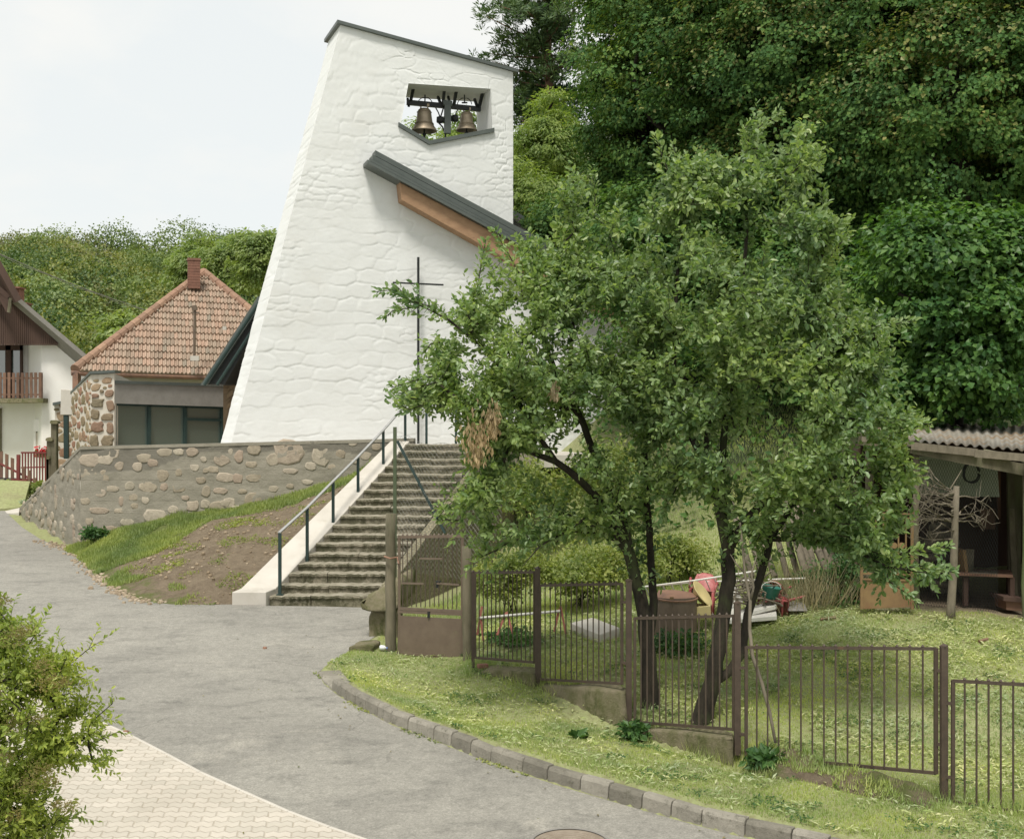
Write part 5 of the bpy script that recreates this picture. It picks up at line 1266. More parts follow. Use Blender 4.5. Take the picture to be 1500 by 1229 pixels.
def cm2(u, v): return P(1345,672,17.3).lerp(P(1462,676,17.0), u).lerp(P(1345,895,17.3).lerp(P(1462,898,17.0), u), v)
for s in (0, 1):
    for k in range(-ny_*2, nx_+ny_*2):
        pts = [cm2(((k+j) if s == 0 else (k-j))/nx_, j/ny_/1.0) for j in range(ny_+1) if 0 <= ((k+j) if s == 0 else (k-j))/nx_ <= 1]
        if len(pts) > 1: mb.tube(pts, .0024, 3, cap=False)
mb.build('wire_mesh', M['black'], sh)
for q in ([P(1462,760,18.9), P(1466,760,18.9), P(1466,675,18.9), P(1462,675,18.9)], [P(1392,728,18.5), P(1396,728,18.5), P(1396,668,18.5), P(1392,668,18.5)], [P(1437,775,19.0), P(1458,775,19.0), P(1458,745,19.0), P(1437,745,19.0)]):
    mb = MB(); mb.prism(q, (0,.05,0)); mb.build('inner_batten', M['picket'], sh)
# hose hung in a loop
pts = [P(1422+11*math.cos(t)*(1-.12*math.sin(t)), 690-13*math.sin(t)+(3 if math.sin(t) < 0 else 0), 17.15) for t in np.linspace(0,2*PI,24)]
mb = MB(); mb.tube(pts, .012, 6); mb.tube([p+Vector((.012,-.02,-.012)) for p in pts], .01, 6); tag(mb.build('hose_loop', M['black'], smooth=True), 'black hose hung in a loop on the shed mesh', 'hose')
# table with boards
tb = thing('workbench', 'old brown workbench inside the open shed', 'table', P(1445,890,17.6))
mb = MB(); q0, q1, q2, q3 = P(1404,843,17.3), P(1484,846,17.1), P(1480,838,18.2), P(1406,836,18.4); mb.hexa([q0,q1,q2,q3], [p+Vector((0,0,.035)) for p in (q0,q1,q2,q3)]); mb.build('tabletop', M['picket'], tb)
for x, D in ((1414,17.35),(1482,17.15),(1416,18.3),(1478,18.1)): mb = MB(); mb.bar(P(x,887,D), P(x,845,D), .06, .06, up=(0,1,0)); mb.build('leg', M['darkwood'], tb)
mb = MB(); M3 = Matrix.Rotation(-.12, 3, 'Y'); mb.box(P(1410,823,17.6), (.045,.25,.36), M=M3); tag(mb.build('plank', M['ochre']), 'orange-brown board leaning upright on the workbench', 'board')
mb = MB(); mb.prism([P(1416,842,17.7), P(1426,842,17.7), P(1427,805,17.9), P(1415,804,17.9)], (0,.03,0)); tag(mb.build('plank', M['oldwood']), 'grey weathered board propped upright on the workbench', 'board')
mb = MB(); mb.hexa([P(1420,841,17.3), P(1462,843,17.2), P(1460,838,17.9), P(1422,837,18)], [p+Vector((0,0,.02)) for p in (P(1420,841,17.3), P(1462,843,17.2), P(1460,838,17.9), P(1422,837,18))]); tag(mb.build('plank', M['palebark']), 'thin grey board lying flat on the workbench', 'board')
cst = thing('wooden_chest', 'low brown wooden chest on the shed floor beside the corner post', 'chest', P(1485,892,17.0))
mb = MB(); mb.prism([P(1474,893,17.0), P(1500,895,16.95), P(1500,880,16.95), P(1474,878,17.0)], (0,.4,0)); mb.build('body', M['picket'], cst); mb = MB(); mb.prism([P(1470,880,16.95), P(1503,883,16.9), P(1503,877,16.9), P(1470,874,16.95)], (0,.5,0)); mb.build('lid', M['darkwood'], cst)
# logs and stored pieces left of the pole
rr = random.Random(77)
for k in range(9):
    x0 = 1352+rr.uniform(0,14); x1 = 1385+rr.uniform(0,18); y = 775+k*11+rr.uniform(-4,4); D = 17.9+rr.uniform(0,.5)
    mb = MB(); mb.tube([P(x0,y,D), P(x1,y+rr.uniform(-8,8),D+.2)], .045+rr.uniform(0,.02), 8); tag(mb.build('log', M['palebark'], smooth=True), 'grey split log stacked behind the wire mesh in the shed', 'log', 'logs stacked in the shed')
# pale pole with dead branches
pl = thing('dead_tree', 'bare pale dead tree trunk with leafless twigs in front of the shed', 'tree', P(1396,900,16.4))
mb = MB(); mb.tube([P(1392.5,902,16.4)-Vector((0,0,.1)), P(1393,890,16.4), P(1397,830,16.4), P(1399,760,16.4), P(1401,712,16.4)], [.062,.055,.05,.046,.038], 10); mb.build('trunk', M['palebark'], pl, smooth=True)
mb = MB(); rr = random.Random(40)
for k in range(32):
    y = rr.choice((722,730,738,745,752,757,762,766,790,776,745,760,750)); side = -1 if rr.random() < .72 else 1; L = rr.uniform(26,66) if side < 0 else rr.uniform(12,50)
    p = P(1399.5,y,16.4); n = 6; path = [p]; yy = y; xx = 1399.5; dy = rr.uniform(-5.5,3.5)
    for j in range(n):
        xx += side*L/n; dy += rr.uniform(-3,3); yy += dy*.8; path.append(P(xx, yy, 16.4+(rr.uniform(-.08,.08)*(j+1))))
        if j > 1 and rr.random() < .9:
            q = path[-1]; mb.tube([q, q+Vector((side*rr.uniform(.03,.12), rr.uniform(-.05,.05), rr.uniform(-.13,.15))), q+Vector((side*rr.uniform(.1,.2), rr.uniform(-.08,.08), rr.uniform(-.2,.22)))], [.005,.004,.002], 4)
    mb.tube(path, [.013-.0015*i for i in range(n+1)], 5)
mb.tube([P(1399,730,16.4), P(1392,716,16.4), P(1402,700,16.4), P(1409,688,16.4)], [.012,.01,.008,.004], 5)
mb.build('twigs', M['palebark'], pl)

# rusty yellow gate leaf leaning by the shed
yg = thing('rusty_yellow_gate', 'rusty yellow-ochre gate leaf with rings and bars standing by the shed', 'gate', P(1298,890,16.7))
def Y(x, y, o=0): return P(x, y, 16.75-(x-1260)*.002+o)
mb = MB()
for x in (1262,1336): mb.bar(Y(x,892), Y(x,749), .035, .03, up=(0,1,0))
for y in (751,757,840,848): mb.bar(Y(1260,y+(0)), Y(1338,y+2), .03, .02)
mb.build('frame', M['ochre'], yg)
mb = MB(); mb.prism([Y(1262,892), Y(1336,889), Y(1336,850), Y(1262,850)], (0,.01,0)); mb.build('lower_sheet', M['ochre'], yg)
for k in range(6): mb = MB(); mb.bar(Y(1272+k*11,759), Y(1272+k*11,840), .017, .017, up=(0,1,0)); mb.build('bar', M['ochre'], yg)
for k in range(5): mb = MB(); mb.lathe(Y(1277+k*11,799), [(.001,-.008),(.04,-.008),(.04,.008),(.001,.008)], 16, ax=Vector((0,1,0))); mb.build('disc', M['ochre'], yg)
mb = MB()
for k in range(7): mb.lathe(Y(1266+k*11,749), [(.012,0),(.02,.012),(.002,.035)], 6)
mb.build('finials', M['ochre'], yg)

# ------------------------------------------------------------------ yard clutter
tk = thing('rusty_tank', 'cut-down rusty steel tank with a lid behind the left plum trunk', 'tank', P(985,930,16.6))
mb = MB(); c = P(987,930,16.9); c.z = gz1(c.x, c.y)-.05; zt_ = P(987,872,16.9).z; r = .31
mb.lathe(c, [(r*.98,0),(r,.05),(r*1.0,(zt_-c.z)*.5),(r*1.01,(zt_-c.z)*.52),(r,zt_-c.z)], 32); mb.build('body', M['gate'], tk, smooth=False)
mb = MB(); mb.lathe(c+Vector((0,0,zt_-c.z)), [(r+.015,-.02),(r+.02,0),(r*.7,.025),(.001,.04)], 32, ax=Vector((.03,-.10,1)).normalized()); mb.build('lid', M['rust'], tk, smooth=False)
mb = MB(); mb.box(P(984,876,16.55), (.05,.02,.03)); mb.build('hasp', M['ochre'], tk)
# pale stone slab
sl = MB(); q = [P(835,912,16.9), P(879,929,16.3), P(908,919,16.7), P(868,904,17.3)]; sl.hexa([p-Vector((0,0,.14)) for p in q], q); tag(sl.build('stone_slab', M['concrete'], bevel=.012), 'pale square concrete slab lying on the grass behind the second bay', 'slab')
mb = MB(); q = [P(833,914,17.0), P(870,934,16.35), P(912,922,16.75), P(880,908,17.2)]; mb.hexa([p-Vector((0,0,.32)) for p in q], [p-Vector((0,0,.15)) for p in q]); tag(mb.build('stone_slab', M['moss'], bevel=.012), 'darker larger slab under the pale square slab', 'slab')
# red trestle with a pole
ts = thing('red_trestle', 'small faded red metal trestle holding a white pole behind the first bay', 'trestle', P(725,930,16.6))
for a, b in (((703,893),(708,938)), ((706,888),(699,930)), ((741,898),(728,930)), ((742,896),(752,930)), ((821,888),(829,928)), ((819,892),(812,925))):
    mb = MB(); p, q = P(a[0],a[1],16.7), P(b[0],b[1],16.6); mb.bar(p, q, .028, .028, up=(0,1,0)); mb.build('leg', M['redpaint'] if False else mat('faded_red_paint', (.36,.14,.10,1), (.30,.11,.08,1), 6, .7), ts)
mb = MB(); mb.tube([P(703,905,16.65), P(822,895,16.65)], .018, 8); mb.build('pole', M['whitepaint'], ts)
# ladder lying over the heap
ld = thing('metal_ladder', 'long pale metal ladder lying across the scrap heap', 'ladder', P(1060,860,17.2))
for dy in (0, 20):
    mb = MB(); mb.tube([P(946,856+dy*.15,17.5+dy*.02), P(1010,850+dy*.15,17.3+dy*.02), P(1180,842+dy*.25,17.0+dy*.02)] if dy else [P(940,860,17.2), P(1012,851,17.2), P(1110,836,17.3)], .014, 6); mb.build('rail', M['whitepaint'], ld)
for k in range(14):
    t = k/13; a = P(945,859,17.2).lerp(P(1108,837,17.3), t); b = a+Vector((.09,.1,-.19)); mb = MB(); mb.tube([a, b], .009, 5); mb.build('rung', M['whitepaint'], ld)
def chair(loc_px, D, rot, label, s=1.0):
    """moulded plastic garden chair, tumbled; rot = euler"""
    t = thing('plastic_chair', label, 'chair', P(loc_px[0],loc_px[1],D), 'red plastic garden chairs on the scrap heap')
    R = Matrix(( (1,0,0),(0,1,0),(0,0,1) )); from mathutils import Euler
    R = Euler(rot).to_matrix(); c = P(loc_px[0],loc_px[1],D)
    def q(x, y, z): return c+R@Vector((x*s, y*s, z*s))
    mb = MB(); mb.hexa([q(-.24,-.24,0), q(.24,-.24,0), q(.21,.22,-.01), q(-.21,.22,-.01)], [q(-.24,-.24,.02), q(.24,-.24,.02), q(.21,.22,.012), q(-.21,.22,.012)]); mb.build('seat', M['redplastic'], t)
    mb = MB(); n = 10; vs = []
    for j in range(9):
        for i in range(n+1):
            u = i/n-.5; v = j/8; wv = .44-.10*v**3; vs.append(q(u*wv, .22+.10*v-.09*(2*u)**2*.5, .02+.44*v-(.10*(2*u)**4 if j == 8 else 0)))
    fs = [(j*(n+1)+i, j*(n+1)+i+1, (j+1)*(n+1)+i+1, (j+1)*(n+1)+i) for j in range(8) for i in range(n)]
    mb.add(vs, fs); o = mb.build('backrest', M['redplastic'], t, smooth=True); so_ = o.modifiers.new('thick', 'SOLIDIFY'); so_.thickness = .012
    for sx2 in (-1, 1):
        mb = MB(); mb.tube([q(sx2*.25,-.22,.19), q(sx2*.26,0,.21), q(sx2*.22,.22,.20)], .018, 6); mb.tube([q(sx2*.24,-.22,0), q(sx2*.25,-.22,.19)], .016, 6); mb.build('armrest', M['redplastic'], t, smooth=True)
        for sy in (-1, 1): mb = MB(); mb.tube([q(sx2*.21,sy*.21,0), q(sx2*.26,sy*.26,-.42)], [.022,.016], 6); mb.build('leg', M['redplastic'], t, smooth=True)
chair((1029,868),17.4,(-.35,.15,-.25),'faded red plastic chair tipped back behind the right plum trunk', .72)
chair((1133,880),17.5,(1.15,.35,-.5),'red plastic chair leaning over the green bucket', .62)
chair((1146,886),17.2,(1.7,.3,-1.1),'red plastic chair lying on its side at the heap end', .6)
bk_ = thing('green_bucket', 'green plastic bucket in the scrap heap', 'bucket', P(1126,878,17.0))
mb = MB(); c = P(1127,875,17.0); mb.lathe(c, [(.001,0),(.10,0),(.125,.15),(.13,.155),(.12,.15),(.095,.01)], 20, ax=Vector((.2,-.1,1)).normalized()); mb.build('body', M['greenplastic'], bk_, smooth=True)
mb = MB(); mb.tube([c+Vector((.13*math.cos(t),-.12,.14+.09*math.sin(t))) for t in np.linspace(0,PI,10)], .005, 5); mb.build('handle', M['whitepaint'], bk_)
yb_ = thing('yellow_basin', 'pale yellow basin tilted on its side beside the rusty tank', 'basin', P(1027,876,16.9))
mb = MB(); mb.lathe(P(1025,872,17.0), [(.001,-.04),(.10,-.03),(.19,.05),(.20,.05),(.19,.06),(.10,-.01),(.001,-.02)], 24, ax=Vector((.75,-.35,.6)).normalized()); mb.build('bowl', M['yellowplastic'], yb_, smooth=True)
mb = MB(); mb.prism([P(1018,906,16.8), P(1042,906,16.8), P(1041,887,16.8), P(1018,889,16.8)], (.02,.3,.0)); tag(mb.build('yellow_crate', M['yellowplastic'], bevel=.01), 'pale yellow-green box beside the rusty tank', 'crate')
for q, lab in (([P(1066,908,16.7), P(1138,902,16.7), P(1136,890,17.1), P(1068,893,17.1)], 'lowest chipped white board of the scrap heap'),
               ([P(1098,896,16.8), P(1138,886,16.9), P(1132,880,17.2), P(1100,888,17.2)], 'white board lying on top of the lower board'),
               ([P(1062,900,16.9), P(1080,898,16.9), P(1076,875,17.2), P(1064,876,17.2)], 'short white board leaning behind the fence post'),
               ([P(1068,868,17.3), P(1088,880,17.1), P(1080,860,17.5), P(1066,856,17.5)], 'small white panel tilted on the scrap heap')):
    mb = MB(); mb.hexa([p-Vector((0,0,.055)) for p in q], q); tag(mb.build('white_board', M['whitepaint'], bevel=.006), lab, 'board', 'white boards on the scrap heap')
rr = random.Random(55)
mb = MB()
for k in range(60):
    a = P(rr.uniform(1060,1135), rr.uniform(852,890), rr.uniform(16.9,17.5)); d = Vector((rr.gauss(0,1), rr.gauss(0,1), rr.gauss(0,.3))).normalized()*rr.uniform(.1,.35); mb.tube([a-d, a+Vector((0,0,.03)), a+d], rr.uniform(.006,.014), 5)
tag(mb.build('scrap_pieces', M['palebark']), 'tangle of grey rods and broken bits on the scrap heap', 'scrap'); 
mb = MB(); mb.prism([P(1155,895,17.0), P(1183,895,17.0), P(1180,885,17.1), P(1157,885,17.1)], (0,.3,0)); tag(mb.build('grey_box', M['render'], bevel=.01), 'low grey box in the grass at the right end of the scrap heap', 'box')
# leaning poles behind
for k in range(14):
    x = 1165+k*8+rr.uniform(-3,3); mb = MB(); a = P(x+26+rr.uniform(-5,5),858+rr.uniform(-18,10),17.9+.03*k); b = P(x-22+rr.uniform(-8,8),735+rr.uniform(-20,30),19.2); mb.tube([a, a.lerp(b,.5)+Vector((rr.uniform(-.03,.03),0,0)), b], [.06,.055,.045], 8)
    tag(mb.build('leaning_log', M['palebark'], smooth=True), 'grey log leaning in the stack behind the dry reeds', 'log', 'logs leaning behind the reeds')
for k in range(5):
    x = 1085+k*17+rr.uniform(-3,3); mb = MB(); a = P(x+18,845,18.6); b = P(x-12,735+rr.uniform(-10,20),19.6); mb.tube([a, b], [.05,.04], 8)
    tag(mb.build('leaning_log', M['palebark'], smooth=True), 'grey log leaning behind the right plum trunk', 'log', 'logs leaning behind the plum trunk')
for (x, y, L, a, lab) in ((1202,917,.22,.3,'short stick lying in the grass left of the second board'),(1434,948,.14,-.5,'small brown stick on the grass before the shed')):
    D = 16.6 if y < 930 else 15.4; p = P(x, y, D); p.z = gz1(p.x, p.y)+.02; mb = MB(); mb.tube([p, p+Vector((L*math.cos(a), .05, .02))], .02, 6); tag(mb.build('stick', M['picket']), lab.replace(' left of the second board', ' near the scrap heap'), 'stick')
# ------------------------------------------------------------------ foliage
def unit(a): return a/np.maximum(np.linalg.norm(a, axis=-1, keepdims=True), 1e-9)
def leaves(name, pos, ax, nrm, L, W, m, parent=None, fold=.22, loc=None, matidx=None, curl=.12, six=False):
    """every leaf a small folded blade; pos (n,3) leaf bases, ax leaf directions, nrm upper sides"""
    n = len(pos); ax = unit(ax); nrm = unit(nrm-ax*(nrm*ax).sum(-1, keepdims=True)); sd_ = np.cross(ax, nrm)
    L = np.broadcast_to(np.asarray(L, float), (n,))[:,None]; W = np.broadcast_to(np.asarray(W, float), (n,))[:,None]
    b = pos; t = pos+ax*L-nrm*L*curl; md = pos+ax*L*.45-nrm*L*curl*.40; r = md+sd_*W*.5+nrm*W*fold; l = md-sd_*W*.5+nrm*W*fold
    if six:
        m1 = pos+ax*L*.24-nrm*L*curl*.12; m2 = pos+ax*L*.70-nrm*L*curl*.62; V = np.stack([b, m1+sd_*W*.40+nrm*W*fold*.8, m2+sd_*W*.42+nrm*W*fold*.7, t, m2-sd_*W*.42+nrm*W*fold*.7, m1-sd_*W*.40+nrm*W*fold*.8, md], 1).reshape(-1,3); i = np.arange(n)*7
        V = V.reshape(-1,7,3); Fq = np.stack([np.stack([i+6, i+a_, i+b_], 1) for a_, b_ in ((0,1),(1,2),(2,3),(3,4),(4,5),(5,0))], 1).reshape(-1,3)
        return npmesh(name, V.reshape(-1,3), Fq, m, parent, matidx=None if matidx is None else np.repeat(matidx, 6), loc=loc)
    V = np.stack([b, r, t, l], 1).reshape(-1, 3); i = np.arange(n)*4
    Fq = np.stack([np.stack([i, i+1, i+2], 1), np.stack([i, i+2, i+3], 1)], 1).reshape(-1, 3)
    mi = None if matidx is None else np.repeat(matidx, 2)
    return npmesh(name, V, Fq, m, parent, matidx=mi, loc=loc)
def rdir(n, rng=RNG): return unit(rng.normal(size=(n, 3)))
class Skel:
    def __init__(s): s.p = []; s.par = []; s.r = []; s.tip = []
    def limb(s, pts, rads, start=-1, step=.12):
        """fixed limb through 3-D points; returns index of last node"""
        cur = start
        if start < 0: s.p.append(np.array(pts[0])); s.par.append(-1); s.r.append(rads[0]); cur = len(s.p)-1
        for (a, b, ra, rb) in zip(pts, pts[1:], rads, rads[1:]):
            a, b = np.array(a), np.array(b); n = max(1, int(np.linalg.norm(b-a)/step))
            for k in range(1, n+1):
                t = k/n; w = np.array([random.uniform(-.01,.01), random.uniform(-.01,.01), 0])
                s.p.append(a+(b-a)*t+w); s.par.append(cur); s.r.append(ra+(rb-ra)*t); cur = len(s.p)-1
        return cur
    def near(s, p): q = np.array(s.p); return int(np.argmin(((q-np.array(p))**2).sum(1)))
    def grow(s, targets, bias=.35, step=.12, r0=.003):
        T = np.array(targets); P0 = np.array(s.p); d = np.array([np.sqrt(((P0-t)**2).sum(1).min()) for t in T])
        cap = len(T)*40+len(s.p); arr = np.zeros((cap, 3)); arr[:len(s.p)] = P0; n = len(s.p); base = n
        rad = np.array(s.r+[0]*(cap-n)); 
        for ti in np.argsort(d):
            t = T[ti]; v = arr[:n]-t; dd = np.sqrt((v**2).sum(1))
            cost = dd*(1+bias*np.clip(v[:,2]/(dd+1e-6), -.2, 1))          # prefer to start from below
            j = int(np.argmin(cost)); a = arr[j]; L = dd[j]
            k = max(1, min(38, int(L/step)))
            mid = a+(t-a)*.5+np.array([0,0,-.12*L])+np.array([random.uniform(-.1,.1)*L for _ in range(3)])
            cur = j
            for q in range(1, k+1):
                u = q/k; p = (1-u)**2*a+2*u*(1-u)*mid+u*u*t
                arr[n] = p; s.p.append(p); s.par.append(cur); s.r.append(0); cur = n; n += 1
            s.tip.append(cur)
        cntr = np.zeros(n)
        for tp_ in s.tip: cntr[tp_] += 1
        for i in range(n-1, -1, -1):
            if s.par[i] >= 0: cntr[s.par[i]] += cntr[i]
        for i in range(n):
            if s.r[i] == 0: s.r[i] = min(.06, r0*max(cntr[i], 1)**.5)
    def wood(s, mats, parent, name='trunk', rmin=0, nside=7):
        ch = {}
        for i, p in enumerate(s.par): ch.setdefault(p, []).append(i)
        mb = MB(); stack = [(r, [r]) for r in ch[-1]]; 
        while stack:
            i, path = stack.pop()
            while True:
                c = ch.get(i, [])
                if not c: break
                c = sorted(c, key=lambda k: -s.r[k]); i2 = c[0]
                for o_ in c[1:]: stack.append((o_, [i, o_]))
                path.append(i2); i = i2
            if len(path) > 1:
                rr_ = [s.r[k] for k in path]; 
                if len(rr_) > 1 and rr_[0] > rr_[1]*1.5: rr_[0] = rr_[1]*1.1
                R0 = max(rr_); mb.tube([Vector(s.p[k]) for k in path], [max(q, rmin) for q in rr_], 10 if R0 > .05 else (6 if R0 > .012 else 3), cap=False)
        return mb.build(name, mats, parent, smooth=True)
def shoots(s, rng, side=4, ls=(.12,.34), spacing=.028, tipn=5):
    """leaf bases and directions along the outer twigs and their side shoots"""
    pos, ax = [], []; tw = []
    P_ = np.array(s.p)
    for tp_ in s.tip:
        chain = [tp_]
        while len(chain) < tipn and s.par[chain[-1]] >= 0: chain.append(s.par[chain[-1]])
        pts = P_[chain[::-1]]; segs = []
        if len(pts) < 2: continue
        d = unit(pts[-1]-pts[0]); segs.append((pts[0], pts[-1]+d*.05))
        for _ in range(side):
            b = pts[rng.integers(0, len(pts))]; dd = unit(d*rng.uniform(.2,1.0)+rdir(1, rng)[0]*.8+np.array([0,0,.35])); segs.append((b, b+dd*rng.uniform(*ls)))
        for a, b in segs[1:]: tw.append((a, b))
        for a, b in segs:
            L = np.linalg.norm(b-a); n = max(2, int(L/spacing)); t = (np.arange(n)+rng.random(n))/n; q = a+(b-a)*t[:,None]
            w = rdir(n, rng); dl = (b-a)/L; w = unit(w-dl*(w@dl)[:,None]); pos.append(q); ax.append(unit(dl*rng.uniform(.3,.9,(n,1))+w*.8))
    return np.concatenate(pos), np.concatenate(ax), tw
def twigs_mesh(tw, r, m, parent, name='twigs'):
    A = np.array([a for a, b in tw]); B = np.array([b for a, b in tw]); n = len(A); d = unit(B-A); u = unit(np.cross(d, rdir(n))); v = np.cross(d, u)
    V = np.stack([A+u*r, A-u*.5*r+v*.87*r, A-u*.5*r-v*.87*r, B], 1).reshape(-1,3); i = np.arange(n)*4
    Fq = np.concatenate([np.stack([i, i+1, i+3], 1), np.stack([i+1, i+2, i+3], 1), np.stack([i+2, i, i+3], 1)])
    return npmesh(name, V, Fq, m, parent)
def polysample(poly, n, rng):
    poly = np.array(poly, float); lo, hi = poly.min(0), poly.max(0); out = []
    while len(out) < n:
        q = lo+(hi-lo)*rng.random((n*3, 2)); q = q[inpoly(q[:,0], q[:,1], poly)]; out += list(q)
    return np.array(out[:n])
def outline_tree(name, label, cat, group, base, limbs, poly, D0, thick, n, mleaf, mbark, L, W, rng, side=4, spacing=.028, ls=(.12,.34), edge=110, lean=None, extra=(), keep=None, upn=.6, fold=.22, tri=None, inset=0, limbscale=1.0):
    t = thing(name, label, cat, base, group)
    s = Skel(); first = None
    for pts, rads, frm in limbs:
        rads = [q*limbscale for q in rads]; p3 = [P(*q) for q in pts]
        if first is None: s.limb(p3, rads); first = 1
        else:
            j = s.near(p3[0]); s.limb([Vector(s.p[j])]+p3[1:], [min(rads[0], s.r[j])]+list(rads[1:]), j)
    q = polysample(poly, int(n*3), rng); de = polydist(q[:,0], q[:,1], np.array(poly, float)); k_ = de > inset; q, de = q[k_]+0, de[k_]-inset*.8
    if keep is not None: k = keep(q[:,0], q[:,1]) > rng.random(len(q)); q, de = q[k][:n], de[k][:n]
    else: q, de = q[:n], de[:n]
    e = np.sqrt(np.clip(de/edge, 0.02, 1)); sgn = rng.uniform(-1, 1, len(q)); sgn = np.sign(sgn)*np.abs(sgn)**.6
    D = D0(q[:,0], q[:,1])+sgn*thick*e
    T = [P(a, b, d) for (a, b), d in zip(q, D)]+[P(a, b, float(D0(a, b))+random.uniform(-.2,.2)) for a, b in (poly if not inset else [])]+[P(*x) for x in extra]
    s.grow([np.array(v) for v in T]); s.wood(mbark, t, 'trunk')
    pos, ax, tw = shoots(s, rng, side, ls, spacing); twigs_mesh(tw, .0022, mbark, t)
    n_ = len(pos); nrm = unit(np.array([0,-.15,1])*upn+rdir(n_, rng)*.75); sc_ = rng.uniform(.65,1.2,n_)
    leaves('crown', pos, ax+np.array([0,0,-.10]), nrm, L*sc_, W*sc_*rng.uniform(.8,1.15,n_), mleaf, t, fold, six=True)
    return t, s, n_
# --- the two plum trees
rngp = np.random.default_rng(7)
polyL = [(548,425),(575,415),(600,430),(640,452),(680,442),(690,400),(702,360),(722,335),(765,348),(805,372),(822,330),(812,290),(835,252),(868,252),(880,295),(905,318),(945,330),(985,400),(985,560),(975,700),(965,790),(930,835),(885,800),(850,790),(800,822),(770,862),(725,880),(705,835),(665,800),(645,768),(640,740),(685,700),(670,650),(625,628),(585,595),(572,565),(635,560),(622,500),(640,480),(600,470),(560,450)]
polyR = [(930,330),(962,300),(975,250),(955,215),(965,195),(988,210),(1000,240),(1030,235),(1062,240),(1085,215),(1090,178),(1140,160),(1148,172),(1122,200),(1130,235),(1152,215),(1158,180),(1188,185),(1196,225),(1200,275),(1242,342),(1215,395),(1232,440),(1295,462),(1340,472),(1312,520),(1300,560),(1322,600),(1362,620),(1335,642),(1340,690),(1330,735),(1345,775),(1395,800),(1400,835),(1370,855),(1330,882),(1285,875),(1262,835),(1205,800),(1140,835),(1095,800),(1040,780),(980,790),(940,700),(920,560),(915,420)]
keepL = lambda x, y: np.where(y > 790, .30, np.where((y > 650) & (x > 740), .62, 1.0))*np.where(vnoise(x/58, y/52, 3) > .45, 1, .10)
keepR = lambda x, y: np.where((y > 720) & (x < 1150), .42, np.where((y > 600) & (x < 1080), .7, 1.0))*np.where(vnoise(x/60, y/54, 9) > .45, 1, .10)
limbsL = [([(953,1045,13.95),(951,1000,13.95),(948,950,13.98),(943,902,14.0),(932,850,14.0),(919,806,14.0),(903,775,14.0),(888,751,14.0)], [.155,.13,.11,.10,.092,.086,.08,.075], None),
          ([(888,751,14.0),(872,727,14.0),(854,707,13.9),(835,690,13.85),(813,676,13.8),(792,668,13.8),(772,659,13.75),(752,650,13.7),(731,645,13.6),(700,640,13.5)], [.06,.055,.052,.05,.046,.042,.036,.03,.025,.016], 0),
          ([(919,806,14.0),(915,770,14.1),(902,738,14.2),(890,710,14.3),(878,680,14.4),(868,658,14.4),(861,639,14.4),(852,615,14.4),(844,598,14.4),(835,540,14.4),(840,470,14.4),(850,390,14.4)], [.08,.075,.07,.066,.062,.056,.05,.045,.04,.03,.022,.012], 0),
          ([(948,950,13.98),(956,900,14.05),(957,860,14.1),(953,810,14.2),(948,740,14.3),(945,660,14.4),(940,560,14.5),(930,450,14.6)], [.075,.065,.06,.055,.05,.04,.028,.016], 0),
          ([(772,659,13.75),(745,655,13.6),(735,690,13.5),(700,730,13.4)], [.03,.024,.018,.01], 0),
          ([(731,645,13.6),(690,600,13.4),(640,560,13.4),(590,575,13.3)], [.022,.018,.014,.006], 0),
          ([(813,676,13.8),(760,590,13.7),(720,520,13.6),(660,470,13.6),(600,440,13.6)], [.04,.03,.024,.016,.007], 0),
          ([(888,751,14.0),(860,757,13.7),(835,775,13.5),(790,800,13.3),(765,830,13.2)], [.03,.022,.018,.012,.006], 0),
          ([(861,639,14.4),(820,560,14.3),(790,480,14.3),(770,400,14.3)], [.035,.028,.02,.010], 0)]
DL = lambda x, y: 14.1+0*np.asarray(x, float)-.0009*(900-np.asarray(x, float)).clip(0)
tL, sL, nL = outline_tree('plum_tree', 'left plum tree with two stems, its boughs reaching over the stairs and the cross', 'tree', 'plum trees behind the barred fence', P(953,1045,13.95), limbsL, polyL, DL, 1.25, 820, M['plum'], M['bark'], .072, .041, rngp, keep=keepL, side=5, inset=11, limbscale=.78)
limbsR = [([(1028,1060,13.2),(1033,1030,13.2),(1042,1000,13.2),(1052,950,13.2),(1060,900,13.25),(1067,850,13.3),(1066,800,13.3),(1060,770,13.3)], [.16,.13,.115,.11,.10,.10,.095,.09], None),
          ([(1060,770,13.3),(1046,710,13.3),(1030,670,13.3),(1012,640,13.4),(995,590,13.4),(985,520,13.4),(990,430,13.4),(1000,330,13.4),(985,250,13.4)], [.07,.062,.056,.05,.044,.036,.028,.018,.008], 0),
          ([(1066,800,13.3),(1085,775,13.3),(1108,745,13.3),(1140,712,13.3),(1170,680,13.4),(1195,640,13.4),(1205,560,13.4),(1200,470,13.4),(1190,380,13.4)], [.07,.064,.058,.052,.045,.038,.03,.02,.012], 0),
          ([(1042,1000,13.2),(1068,985,13.25),(1088,955,13.3),(1095,900,13.35),(1105,868,13.4),(1118,830,13.45),(1128,790,13.5),(1160,740,13.5),(1220,700,13.4),(1290,690,13.3)], [.07,.062,.06,.06,.058,.055,.05,.042,.03,.015], 0),
          ([(1060,770,13.3),(1055,690,13.5),(1065,600,13.6),(1080,500,13.6),(1090,400,13.6),(1095,300,13.6),(1110,220,13.6)], [.055,.05,.044,.036,.028,.018,.009], 0),
          ([(1128,790,13.5),(1180,790,13.3),(1240,800,13.1),(1300,830,12.9),(1360,840,12.8)], [.035,.028,.022,.015,.007], 0),
          ([(1195,640,13.4),(1240,570,13.2),(1290,510,13.2)], [.03,.02,.010], 0),
          ([(1030,670,13.3),(1040,610,13.2),(1058,570,13.1),(1085,545,13.1)], [.04,.035,.03,.016], 0)]
